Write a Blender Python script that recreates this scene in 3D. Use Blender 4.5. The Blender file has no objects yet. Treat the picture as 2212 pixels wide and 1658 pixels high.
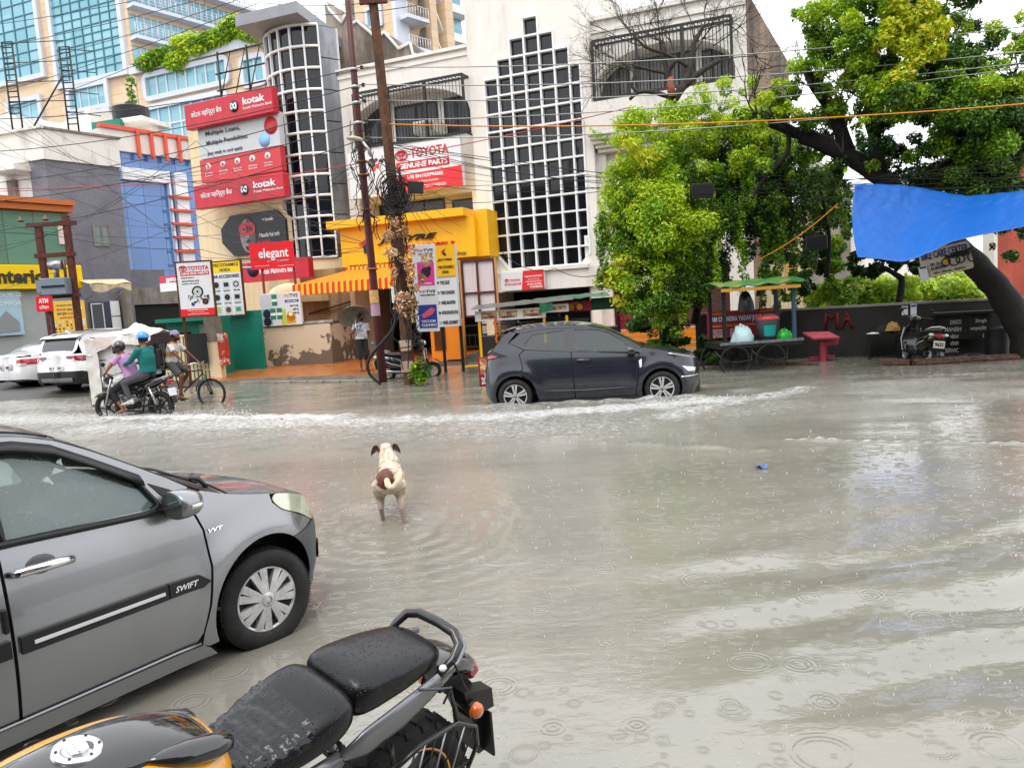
import bpy,bmesh,math,random
import numpy as np
from mathutils import Vector,Matrix,geometry,noise
SC=bpy.context.scene
COL=SC.collection
R=math.radians
FPX,CU,CV=1652.0,1106.0,829.0
PITCH,ROLL,HC=R(5.95),R(3.7),1.78
_f=Vector((0,math.cos(PITCH),-math.sin(PITCH)))
_r0=Vector((1,0,0));_u0=Vector((0,math.sin(PITCH),math.cos(PITCH)))
CR=_r0*math.cos(ROLL)-_u0*math.sin(ROLL)
CUP=_u0*math.cos(ROLL)+_r0*math.sin(ROLL)
CAMP=Vector((0,0,HC))
cam=bpy.data.cameras.new('camera');co=bpy.data.objects.new('camera',cam);COL.objects.link(co)
cam.sensor_width=36;cam.lens=36*FPX/2212;cam.clip_start=.05;cam.clip_end=900
co.matrix_world=Matrix(((CR.x,CUP.x,-_f.x,0),(CR.y,CUP.y,-_f.y,0),(CR.z,CUP.z,-_f.z,HC),(0,0,0,1)))
SC.camera=co
SUN_EL,SUN_AZ=R(62),R(200)
W=bpy.data.worlds.new("World");SC.world=W;W.use_nodes=True
nt=W.node_tree;nt.nodes.clear()
wo=nt.nodes.new('ShaderNodeOutputWorld');bg=nt.nodes.new('ShaderNodeBackground')
sky=nt.nodes.new('ShaderNodeTexSky');sky.sky_type='NISHITA';sky.sun_disc=False
sky.sun_elevation=SUN_EL;sky.sun_rotation=SUN_AZ;sky.dust_density=4;sky.air_density=1
mx=nt.nodes.new('ShaderNodeMix');mx.data_type='RGBA';mx.inputs[0].default_value=.93
nt.links.new(sky.outputs[0],mx.inputs[6]);mx.inputs[7].default_value=(16.4,16.8,17.3,1)
nt.links.new(mx.outputs[2],bg.inputs[0]);bg.inputs[1].default_value=.09
nt.links.new(bg.outputs[0],wo.inputs[0])
sl=bpy.data.lights.new('sun','SUN');sl.energy=1.1;sl.angle=R(25);sl.color=(1,.97,.92)
so=bpy.data.objects.new('sun',sl);COL.objects.link(so)
_sd=Vector((math.sin(SUN_AZ)*math.cos(SUN_EL),math.cos(SUN_AZ)*math.cos(SUN_EL),math.sin(SUN_EL)))
so.rotation_euler=_sd.to_track_quat('Z','Y').to_euler();so.location=(0,-10,30)
vs=SC.view_settings;vs.view_transform='Standard';vs.look='None';vs.exposure=0.52;vs.gamma=1
SC.cycles.max_bounces=8;SC.cycles.transparent_max_bounces=16
SC.cycles.caustics_reflective=False;SC.cycles.caustics_refractive=False
SC.cycles.sample_clamp_indirect=6
def ray(u,v):
 return(_f+CR*((u-CU)/FPX)-CUP*((v-CV)/FPX))
def G(u,v,z=0.0):
 d=ray(u,v);t=(z-HC)/d.z
 return CAMP+d*t
def PY(u,v,Y):
 d=ray(u,v);return CAMP+d*(Y/d.y)
def PX(p):
 q=Vector(p)-CAMP;w=q.dot(_f);return(CU+FPX*q.dot(CR)/w,CV-FPX*q.dot(CUP)/w)
class Frame:
 ""
 def __init__(s,p,ang):
  s.o=Vector((p[0],p[1],0));s.a=ang
  s.d=Vector((math.cos(ang),math.sin(ang),0));s.n=Vector((math.sin(ang),-math.cos(ang),0))
 def hit(s,u,v,out=0.0):
  d=ray(u,v);o=s.o+s.n*out;t=(o-CAMP).dot(s.n)/d.dot(s.n);p=CAMP+d*t
  return((p-s.o).dot(s.d),p.z)
 def rect(s,u0,v0,u1,v1,out=0.0):
  um,vm=(u0+u1)/2,(v0+v1)/2
  return(s.hit(u0,vm,out)[0],s.hit(u1,vm,out)[0],s.hit(um,v1,out)[1],s.hit(um,v0,out)[1])
 def world(s,x,y,z):
  return s.o+s.d*x-s.n*y+Vector((0,0,z))
def frame_uv(u,Y,ang):
 p=PY(u,700,Y);return Frame((p.x,p.y),ang)
MATS={}
def lin(c):
 return tuple((x/12.92 if x<=.04045 else((x+.055)/1.055)**2.4)for x in c)
def hx(h):
 return lin(tuple(int(h[i:i+2],16)/255 for i in(0,2,4)))
def M(name,col=(.5,.5,.5),rough=.6,metal=0.0,var=0.0,vscale=3.0,bump=0.0,bscale=40.0,dirt=None,dirta=0.0,dscale=1.5,streak=0.0,coat=0.0,spec=None,trans=0.0,ior=1.45,alpha=1.0,emit=None,estr=0.0,dirtlo=.45,dirthi=.6,sheen=0.0):
 if name in MATS:return MATS[name]
 m=bpy.data.materials.new(name);m.use_nodes=True;MATS[name]=m
 nt=m.node_tree;b=nt.nodes['Principled BSDF'];L=nt.links.new
 c=tuple(col[:3])+(1,)
 b.inputs['Base Color'].default_value=c;b.inputs['Roughness'].default_value=rough;b.inputs['Metallic'].default_value=metal
 if coat:b.inputs['Coat Weight'].default_value=coat;b.inputs['Coat Roughness'].default_value=.05
 if spec is not None:b.inputs['Specular IOR Level'].default_value=spec
 if trans:b.inputs['Transmission Weight'].default_value=trans
 b.inputs['IOR'].default_value=ior;b.inputs['Alpha'].default_value=alpha
 if sheen:b.inputs['Sheen Weight'].default_value=sheen
 if emit:b.inputs['Emission Color'].default_value=tuple(emit)+(1,);b.inputs['Emission Strength'].default_value=estr
 tc=nt.nodes.new('ShaderNodeTexCoord')
 out=None
 if var:
  n=nt.nodes.new('ShaderNodeTexNoise');n.inputs['Scale'].default_value=vscale;n.inputs['Detail'].default_value=6;n.inputs['Roughness'].default_value=.65
  L(tc.outputs['Object'],n.inputs['Vector'])
  mr=nt.nodes.new('ShaderNodeMapRange');mr.inputs[1].default_value=.3;mr.inputs[2].default_value=.7
  mr.inputs[3].default_value=1-var;mr.inputs[4].default_value=1+var
  L(n.outputs['Fac'],mr.inputs[0])
  mm=nt.nodes.new('ShaderNodeVectorMath');mm.operation='SCALE';mm.inputs[0].default_value=c[:3];L(mr.outputs[0],mm.inputs['Scale'])
  out=mm.outputs[0]
 if dirt is not None:
  n2=nt.nodes.new('ShaderNodeTexNoise');n2.inputs['Scale'].default_value=dscale;n2.inputs['Detail'].default_value=8;n2.inputs['Roughness'].default_value=.7
  if streak:
   mp=nt.nodes.new('ShaderNodeMapping');mp.inputs['Scale'].default_value=(1,1,1/streak);L(tc.outputs['Object'],mp.inputs['Vector']);L(mp.outputs[0],n2.inputs['Vector'])
  else:L(tc.outputs['Object'],n2.inputs['Vector'])
  r2=nt.nodes.new('ShaderNodeMapRange');r2.inputs[1].default_value=dirtlo;r2.inputs[2].default_value=dirthi;r2.inputs[4].default_value=dirta
  L(n2.outputs['Fac'],r2.inputs[0])
  mi=nt.nodes.new('ShaderNodeMix');mi.data_type='RGBA';L(r2.outputs[0],mi.inputs[0])
  if out is not None:L(out,mi.inputs[6])
  else:mi.inputs[6].default_value=c
  mi.inputs[7].default_value=tuple(dirt[:3])+(1,);out=mi.outputs[2]
 if out is not None:L(out,b.inputs['Base Color'])
 if bump:
  n3=nt.nodes.new('ShaderNodeTexNoise');n3.inputs['Scale'].default_value=bscale;n3.inputs['Detail'].default_value=4
  L(tc.outputs['Object'],n3.inputs['Vector'])
  bp=nt.nodes.new('ShaderNodeBump');bp.inputs['Strength'].default_value=bump;bp.inputs['Distance'].default_value=.02
  L(n3.outputs['Fac'],bp.inputs['Height']);L(bp.outputs[0],b.inputs['Normal'])
 return m
def MH(name,h,**k):return M(name,hx(h),**k)
class MB:
 def __init__(s):s.v=[];s.f=[];s.m=[];s.s=[];s.mats=[]
 def mi(s,mat):
  if mat is None:return 0
  if mat not in s.mats:s.mats.append(mat)
  return s.mats.index(mat)
 def add(s,vs,fs,mat=None,smooth=False):
  b=len(s.v);s.v+=[tuple(v)for v in vs];k=s.mi(mat)
  for f in fs:s.f.append(tuple(b+i for i in f));s.m.append(k);s.s.append(smooth)
  return s
 def box(s,c,d,mat=None,rot=None,bev=0.0):
  hx_,hy,hz=d[0]/2,d[1]/2,d[2]/2
  if bev>0:
   bb=min(bev,hx_*.95,hy*.95,hz*.95);vs=[];idx={}
   for sx in(-1,1):
    for sy in(-1,1):
     for sz in(-1,1):
      for k in range(3):
       o=[hx_-bb,hy-bb,hz-bb];o[k]+=bb
       idx[(sx,sy,sz,k)]=len(vs);vs.append(Vector((sx*o[0],sy*o[1],sz*o[2])))
   fs=[]
   for k in range(3):
    a,b_=[(1,2),(2,0),(0,1)][k]
    for sg in(-1,1):
     q=[]
     for(p,r)in((-1,-1),(1,-1),(1,1),(-1,1)):
      t=[0,0,0];t[k]=sg;t[a]=p;t[b_]=r;q.append(idx[(t[0],t[1],t[2],k)])
     fs.append(q if sg>0 else q[::-1])
   for k in range(3):
    a,b_=[(1,2),(2,0),(0,1)][k]
    for sa in(-1,1):
     for sb in(-1,1):
      q=[]
      for(sk,kk)in((-1,a),(1,a),(1,b_),(-1,b_)):
       t=[0,0,0];t[k]=sk;t[a]=sa;t[b_]=sb;q.append(idx[(t[0],t[1],t[2],kk)])
      fs.append(q if sa*sb<0 else q[::-1])
   for sx in(-1,1):
    for sy in(-1,1):
     for sz in(-1,1):
      q=[idx[(sx,sy,sz,k)]for k in range(3)];fs.append(q if sx*sy*sz>0 else q[::-1])
  else:
   vs=[Vector((x,y,z))for x in(-hx_,hx_)for y in(-hy,hy)for z in(-hz,hz)]
   fs=[(0,1,3,2),(4,6,7,5),(0,4,5,1),(2,3,7,6),(0,2,6,4),(1,5,7,3)]
  if rot is not None:vs=[rot@v for v in vs]
  c=Vector(c);return s.add([v+c for v in vs],fs,mat)
 def bx(s,x0,x1,y0,y1,z0,z1,mat=None,bev=0.0):
  return s.box(((x0+x1)/2,(y0+y1)/2,(z0+z1)/2),(abs(x1-x0),abs(y1-y0),abs(z1-z0)),mat,None,bev)
 def tube(s,pts,r,n=8,mat=None,cap=True,smooth=True,closed=False,sx=1.0):
  pts=[Vector(p)for p in pts];N=len(pts)
  rr=r if isinstance(r,(list,tuple))else[r]*N
  vs=[];up=None
  for i,p in enumerate(pts):
   if closed:t=(pts[(i+1)%N]-pts[i-1])
   else:t=pts[min(i+1,N-1)]-pts[max(i-1,0)]
   t=t.normalized()if t.length>1e-9 else Vector((0,0,1))
   if up is None:
    up=Vector((0,0,1))if abs(t.z)<.9 else Vector((1,0,0))
   a=(up-t*up.dot(t))
   if a.length<1e-6:a=t.orthogonal()
   a.normalize();b=t.cross(a);up=a
   for k in range(n):
    th=2*math.pi*k/n;vs.append(p+(a*math.cos(th)+b*math.sin(th)*sx)*rr[i])
  fs=[]
  for i in range(N if closed else N-1):
   j=(i+1)%N
   for k in range(n):
    k2=(k+1)%n;fs.append((i*n+k,i*n+k2,j*n+k2,j*n+k))
  s.add(vs,fs,mat,smooth)
  if cap and not closed:
   b=len(s.v)-len(vs);k=s.mi(mat)
   s.f.append(tuple(b+i for i in range(n))[::-1]);s.m.append(k);s.s.append(False)
   s.f.append(tuple(b+(N-1)*n+i for i in range(n)));s.m.append(k);s.s.append(False)
  return s
 def cyl(s,p0,p1,r,n=16,mat=None,r1=None):
  return s.tube([p0,p1],[r,r if r1 is None else r1],n,mat)
 def lathe(s,prof,c=(0,0,0),n=24,mat=None,axis='Z',smooth=True,rot=None,a0=0.0,a1=None):
  vs=[];full=a1 is None;a1=2*math.pi if full else a1;m=n if full else n+1
  for(r,h)in prof:
   for k in range(m):
    a=a0+(a1-a0)*k/n;x,y=r*math.cos(a),r*math.sin(a)
    v={'Z':(x,y,h),'Y':(x,h,y),'X':(h,x,y)}[axis];vs.append(Vector(v))
  if rot is not None:vs=[rot@v for v in vs]
  c=Vector(c);vs=[v+c for v in vs];fs=[]
  for i in range(len(prof)-1):
   for k in range(n):
    k2=(k+1)%m;fs.append((i*m+k,i*m+k2,(i+1)*m+k2,(i+1)*m+k))
  return s.add(vs,fs,mat,smooth)
 def ball(s,c,r,mat=None,n=12,rot=None):
  r=(r,r,r)if not isinstance(r,(tuple,list))else r
  vs=[];fs=[];h=n//2;c=Vector(c)
  for i in range(h+1):
   ph=math.pi*i/h
   for k in range(n):
    th=2*math.pi*k/n;v=Vector((r[0]*math.sin(ph)*math.cos(th),r[1]*math.sin(ph)*math.sin(th),r[2]*math.cos(ph)))
    if rot is not None:v=rot@v
    vs.append(c+v)
  for i in range(h):
   for k in range(n):
    k2=(k+1)%n;fs.append((i*n+k,(i+1)*n+k,(i+1)*n+k2,i*n+k2))
  return s.add(vs,fs,mat,True)
 def prism(s,poly,a,b,mat=None,plane='XZ',smooth=False):
  ""
  def P(p,h):return{'XZ':(p[0],h,p[1]),'XY':(p[0],p[1],h),'YZ':(h,p[0],p[1])}[plane]
  n=len(poly);vs=[P(p,a)for p in poly]+[P(p,b)for p in poly]
  fs=[tuple(range(n)),tuple(range(2*n-1,n-1,-1))]+[(i,n+i,n+(i+1)%n,(i+1)%n)for i in range(n)]
  return s.add(vs,fs,mat,smooth)
 def grid(s,fn,nu,nv,mat=None,smooth=True,closeu=False):
  vs=[fn(i/(nu),j/(nv))for i in range(nu+(0 if closeu else 1))for j in range(nv+1)]
  w=nv+1;fs=[];N=nu if closeu else nu+1
  for i in range(nu):
   i2=(i+1)%N
   for j in range(nv):fs.append((i*w+j,i2*w+j,i2*w+j+1,i*w+j+1))
  return s.add(vs,fs,mat,smooth)
 def loft(s,rings,mat=None,smooth=True,cap=True):
  n=len(rings[0]);vs=[p for r in rings for p in r];fs=[]
  for i in range(len(rings)-1):
   for k in range(n):
    k2=(k+1)%n;fs.append((i*n+k,i*n+k2,(i+1)*n+k2,(i+1)*n+k))
  s.add(vs,fs,mat,smooth)
  if cap:
   b=len(s.v)-len(vs);k=s.mi(mat)
   s.f.append(tuple(b+i for i in range(n))[::-1]);s.m.append(k);s.s.append(False)
   s.f.append(tuple(b+(len(rings)-1)*n+i for i in range(n)));s.m.append(k);s.s.append(False)
  return s
 def build(s,name,mat=None,parent=None,fixn=True,subsurf=0):
  if mat is not None and not s.mats:s.mats=[mat]
  me=bpy.data.meshes.new(name);me.from_pydata([tuple(v)for v in s.v],[],s.f)
  for m in(s.mats or([mat]if mat else[])):me.materials.append(m)
  me.polygons.foreach_set('material_index',s.m);me.polygons.foreach_set('use_smooth',s.s)
  me.update()
  if fixn:
   bm=bmesh.new();bm.from_mesh(me);bmesh.ops.recalc_face_normals(bm,faces=bm.faces);bm.to_mesh(me);bm.free()
  return link(name,me,parent,subsurf)
def link(name,me,parent=None,subsurf=0):
 o=bpy.data.objects.new(name,me);COL.objects.link(o)
 if parent is not None:o.parent=parent
 if subsurf:
  md=o.modifiers.new('s','SUBSURF');md.levels=subsurf;md.render_levels=subsurf
 return o
def E(name,loc,rz,label,cat,group=None,rot=None):
 o=bpy.data.objects.new(name,None);COL.objects.link(o);o.location=loc
 o.rotation_euler=rot if rot is not None else(0,0,rz);o.empty_display_size=.2
 return tag(o,label,cat,group)
def tag(o,label=None,cat=None,group=None,kind=None):
 if label:o['label']=label
 if cat:o['category']=cat
 if group:o['group']=group
 if kind:o['kind']=kind
 return o
def copy_tree(o,parent=None):
 c=o.copy();COL.objects.link(c)
 if parent is not None:c.parent=parent
 for ch in list(o.children):copy_tree(ch,c)
 return c
def fast_mesh(name,V,F,mats,midx=None,smooth=False,parent=None,n=4):
 me=bpy.data.meshes.new(name);V=np.asarray(V,dtype=np.float32);F=np.asarray(F,dtype=np.int32)
 me.vertices.add(len(V));me.vertices.foreach_set('co',V.ravel())
 me.loops.add(F.size);me.loops.foreach_set('vertex_index',F.ravel())
 me.polygons.add(len(F));me.polygons.foreach_set('loop_start',np.arange(0,F.size,n,dtype=np.int32))
 me.polygons.foreach_set('loop_total',np.full(len(F),n,dtype=np.int32))
 if midx is not None:me.polygons.foreach_set('material_index',np.asarray(midx,dtype=np.int32))
 if smooth:me.polygons.foreach_set('use_smooth',np.ones(len(F),dtype=bool))
 for m in mats:me.materials.append(m)
 me.update(calc_edges=True)
 return link(name,me,parent)
def text(parent,s,x0,x1,z0,z1,mat,y=-.01,bold=0.0,ext=.004,shear=0.0,name='lettering',xz=True,rot=0.0):
 ""
 cu=bpy.data.curves.new('t','FONT');cu.body=s;cu.size=1;cu.offset=bold;cu.extrude=ext;cu.shear=shear;cu.resolution_u=2
 to=bpy.data.objects.new('t',cu);me=bpy.data.meshes.new_from_object(to)
 bpy.data.objects.remove(to);bpy.data.curves.remove(cu)
 n=len(me.vertices)
 if n==0:return None
 a=np.empty(n*3,dtype=np.float32);me.vertices.foreach_get('co',a);a=a.reshape(-1,3)
 mn,mxx=a.min(0),a.max(0);w=max(mxx[0]-mn[0],1e-6);h=max(mxx[1]-mn[1],1e-6)
 X=(a[:,0]-mn[0])/w*(x1-x0);Z=(a[:,1]-mn[1])/h*(z1-z0)
 if rot:
  cx,cz=(x1-x0)/2,(z1-z0)/2;c,q=math.cos(rot),math.sin(rot);X,Z=cx+(X-cx)*c-(Z-cz)*q,cz+(X-cx)*q+(Z-cz)*c
 o=np.stack([x0+X,y-(a[:,2]),z0+Z],1).astype(np.float32)
 me.vertices.foreach_set('co',o.ravel());me.name=name;me.materials.clear();me.materials.append(mat);me.update()
 return link(name,me,parent)
def area(poly,x,z):
 c=False;j=len(poly)-1
 for i in range(len(poly)):
  if(poly[i][1]>z)!=(poly[j][1]>z)and x<(poly[j][0]-poly[i][0])*(z-poly[i][1])/(poly[j][1]-poly[i][1])+poly[i][0]:c=not c
  j=i
 return c
def lerp_tab(tab,x):
 if x<=tab[0][0]:return tab[0][1]
 for(a,b),(c,d)in zip(tab,tab[1:]):
  if x<=c:
   return b+(d-b)*(x-a)/(c-a)if c>a else d
 return tab[-1][1]
def smooth_tab(tab,x):
 ""
 n=len(tab)
 if x<=tab[0][0]:return tab[0][1]
 if x>=tab[-1][0]:return tab[-1][1]
 for i in range(n-1):
  if x<=tab[i+1][0]:
   x0,y0=tab[i];x1,y1=tab[i+1];h=x1-x0;t=(x-x0)/h
   m0=(y1-tab[i-1][1])/(x1-tab[i-1][0])if i>0 else(y1-y0)/h
   m1=(tab[i+2][1]-y0)/(tab[i+2][0]-x0)if i+2<n else(y1-y0)/h
   d=(y1-y0)/h
   if d==0:m0=m1=0
   else:
    if m0*d<0:m0=0
    if m1*d<0:m1=0
    m0=math.copysign(min(abs(m0),3*abs(d)),d)if m0 else 0;m1=math.copysign(min(abs(m1),3*abs(d)),d)if m1 else 0
   t2,t3=t*t,t*t*t
   return(2*t3-3*t2+1)*y0+(t3-2*t2+t)*h*m0+(-2*t3+3*t2)*y1+(t3-t2)*h*m1
def rng(seed):return random.Random(seed)
def tri2d(outer,holes=(),pts=()):
 ""
 vs=[];es=[]
 for loop in[outer]+list(holes):
  b=len(vs);n=len(loop);vs+=[Vector(p)for p in loop];es+=[(b+i,b+(i+1)%n)for i in range(n)]
 for p in pts:
  if area(outer,p[0],p[1])and not any(area(h,p[0],p[1])for h in holes):vs.append(Vector(p))
 r=geometry.delaunay_2d_cdt(vs,es,[],0,1e-5)
 V,F=r[0],r[2];out=[]
 for f in F:
  cx=sum(V[i].x for i in f)/len(f);cz=sum(V[i].y for i in f)/len(f)
  if len(f)==3 and abs((V[f[1]]-V[f[0]]).cross(V[f[2]]-V[f[0]]))<2e-6:continue
  if area(outer,cx,cz)and not any(area(h,cx,cz)for h in holes):out.append(tuple(f))
 return[tuple(v)for v in V],out
def slab(mb,outer,holes,y0,y1,mat):
 ""
 V,F=tri2d(outer,holes);n=len(V)
 mb.add([(v[0],y0,v[1])for v in V],[f[::-1]for f in F],mat);mb.add([(v[0],y1,v[1])for v in V],F,mat)
 for loop in[outer]+list(holes):
  m=len(loop);mb.add([(p[0],y0,p[1])for p in loop]+[(p[0],y1,p[1])for p in loop],[(i,(i+1)%m,m+(i+1)%m,m+i)for i in range(m)],mat)
 return mb
def dense(poly,step):
 out=[]
 for i in range(len(poly)):
  a,b=poly[i],poly[(i+1)%len(poly)];L=math.hypot(b[0]-a[0],b[1]-a[1]);k=max(1,int(L/step))
  out+=[(a[0]+(b[0]-a[0])*j/k,a[1]+(b[1]-a[1])*j/k)for j in range(k)]
 return out
def rnd_poly(poly,r=.1,seg=4):
 ""
 out=[];n=len(poly)
 for i in range(n):
  p,a,b=Vector(poly[i]),Vector(poly[i-1]),Vector(poly[(i+1)%n])
  rr=min(r,(a-p).length*.45,(b-p).length*.45);A=p+(a-p).normalized()*rr;B=p+(b-p).normalized()*rr
  for k in range(seg+1):
   t=k/seg;q=A*(1-t)**2+p*2*t*(1-t)+B*t*t;out.append((q.x,q.y))
 return out
def inset(poly,d):
 ""
 n=len(poly);ar=sum(poly[i-1][0]*poly[i][1]-poly[i][0]*poly[i-1][1]for i in range(n));sg=1 if ar>0 else-1;out=[]
 for i in range(n):
  p=Vector(poly[i]);a=(p-Vector(poly[i-1]));b=(Vector(poly[(i+1)%n])-p)
  if a.length<1e-9 or b.length<1e-9:out.append(tuple(p));continue
  a.normalize();b.normalize();na=Vector((-a.y,a.x))*sg;nb=Vector((-b.y,b.x))*sg;m=na+nb
  m=m/max(m.length_squared,.5)*2;out.append((p.x+m.x*d,p.y+m.y*d))
 return out
# ================================================================= ground, water, pavement
m_road=M('wet_asphalt',(.055,.052,.048),.45,var=.3,vscale=2,bump=.3,bscale=60)
m_plaster=MH('white_plaster','E6E0D8',rough=.85,var=.05,vscale=1.2,dirt=hx('A89A88'),dirta=.55,dscale=.9,streak=5,dirtlo=.5,dirthi=.8)
m_plaster2=MH('grubby_white_plaster','DDD8D0',rough=.85,var=.07,vscale=2,dirt=hx('77706A'),dirta=.7,dscale=1.1,streak=4,dirtlo=.52,dirthi=.75)
m_cream=MH('cream_plaster','E9D6AE',rough=.8,var=.05,vscale=2,dirt=hx('9A8460'),dirta=.5,dscale=1.1,streak=6,dirtlo=.5,dirthi=.8)
m_conc=MH('concrete','8B8378',rough=.9,var=.2,vscale=3,dirt=hx('4B453E'),dirta=.6,dscale=1.5,streak=3)
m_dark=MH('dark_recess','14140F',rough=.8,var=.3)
m_white=MH('white_paint','E9E9E9',rough=.45,var=.04,vscale=4)
m_glassk=M('dark_glazing',(.005,.006,.010),.06,spec=.55,var=.35,vscale=.6)
m_black=M('black_metal',(.012,.012,.012),.45,var=.3,vscale=8)
m_steel=M('steel',(.45,.45,.46),.35,metal=.9,var=.15)
m_brown=M('rusty_brown_steel',hx('5A2A1C'),.7,var=.35,vscale=9,dirt=hx('30180F'),dirta=.7,dscale=6)
def wz(y):t=min(1,max(0,(8.5-y)/4.5));return-.085*t*t*(3-2*t)
def ground_z(x,y):
 e=22.2+.18*(x+8)if x<-3.2 else 22.9+(x+3.2)*.55
 if x>3:e=40
 z=-.13
 if y>e-1.2:z+=min(1,(y-e+1.2)/2.4)*(.20+.05*min(1,max(0,-9-x)/3))
 z+=.05*math.exp(-((x+1.05)**2+(y-6.4)**2)/1.5)-.08*min(1,max(0,(8-y)/4))
 return z+.02*noise.noise(Vector((x*.3,y*.3,0)))
def ground_obj():
 vs=[];fs=[];xs=[-400,-150,-70]+[-50+1.0*i for i in range(101)]+[70,150,400];ys=[-60,-10]+[0+.6*i for i in range(84)]+[60,90,160,420]
 for y in ys:
  for x in xs:vs.append((x,y,ground_z(x,y)))
 w=len(xs)
 for j in range(len(ys)-1):
  for i in range(w-1):fs.append((j*w+i,j*w+i+1,(j+1)*w+i+1,(j+1)*w+i))
 mb=MB();mb.add(vs,fs,m_road,True);tag(mb.build('ground',parent=None),kind='structure')
ground_obj()
def m_pavers():
 m=bpy.data.materials.new('block_paving');m.use_nodes=True;nt=m.node_tree;b=nt.nodes['Principled BSDF'];L=nt.links.new
 tc=nt.nodes.new('ShaderNodeTexCoord');ck=nt.nodes.new('ShaderNodeTexBrick');ck.offset=.5;ck.inputs['Scale'].default_value=2.2
 ck.inputs['Color1'].default_value=hx('B03C1A')+(1,);ck.inputs['Color2'].default_value=hx('E0A030')+(1,);ck.inputs['Mortar'].default_value=hx('4A3024')+(1,)
 ck.inputs['Mortar Size'].default_value=.03;ck.inputs['Bias'].default_value=-.1
 L(tc.outputs['Object'],ck.inputs['Vector'])
 n=nt.nodes.new('ShaderNodeTexNoise');n.inputs['Scale'].default_value=1.3;L(tc.outputs['Object'],n.inputs['Vector'])
 mi=nt.nodes.new('ShaderNodeMix');mi.data_type='RGBA';mi.inputs[0].default_value=.22;L(ck.outputs['Color'],mi.inputs[6]);mi.inputs[7].default_value=hx('7A4A33')+(1,)
 L(mi.outputs[2],b.inputs['Base Color']);b.inputs['Roughness'].default_value=.3;return m
def pavement():
 mb=MB();P=[G(462,823,.12),G(560,816,.12),G(800,808,.12),G(900,795,.12),G(1060,752,.12),G(1075,728,.12),G(880,735,.12),G(690,752,.12),G(480,775,.12),G(430,790,.12)]
 p2=[(p.x,p.y)for p in P];V,F=tri2d(p2);mb.add([(v[0],v[1],.12)for v in V],F,MP)
 n=len(p2);mb.add([(p[0],p[1],.12)for p in p2]+[(p[0],p[1],-.1)for p in p2],[(i,(i+1)%n,n+(i+1)%n,n+i)for i in range(n)],m_conc)
 tag(mb.build('pavement'),kind='structure')
MP=m_pavers();pavement()
mb=MB()
a,b=G(505,826,.02),G(812,822,.02)
d=(b-a);n_=9
for i in range(n_):
 p=a+d*((i+.5)/n_);mb.box((p.x,p.y,.0),(d.length/n_*.95,.16,.11),m_conc,Matrix.Rotation(math.atan2(d.y,d.x),3,'Z'),.02)
tag(mb.build('kerb'),kind='structure')
# ================================================================= flood water
WAKES=[]
def wk(u0,v0,u1,v1,w,f,h):a,b=G(u0,v0),G(u1,v1);WAKES.append((a.x,a.y,b.x,b.y,w,f,h))
wk(0,905,260,905,1.3,.8,.03);wk(300,925,1250,925,2.0,.62,.02);wk(1250,925,1700,880,1.2,.5,.02);wk(210,925,1090,905,1.1,.8,.05);wk(1060,905,1540,868,.75,.9,.06)
wk(1520,860,1000,880,.25,.7,.05);wk(0,870,230,880,1.2,.6,.03);wk(250,905,720,905,.6,1.0,.07)
wk(1740,840,1430,905,.5,.75,.05);wk(1430,905,1180,950,.4,.5,.06);wk(1730,842,2000,822,.35,.45,.03)
wk(1700,950,2260,958,.045,.9,.05);wk(1240,955,1650,972,.06,.35,.05);wk(1480,880,1700,870,.5,.5,.03);wk(1760,830,2230,850,.8,.38,.03)
wk(820,1085,890,1118,.22,.6,.02);wk(520,822,1040,806,.35,.28,.01);wk(1640,792,2200,786,.3,.1,.01)
wk(1050,880,1160,880,.3,.6,.04);wk(1380,866,1500,856,.35,.8,.05)
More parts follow.
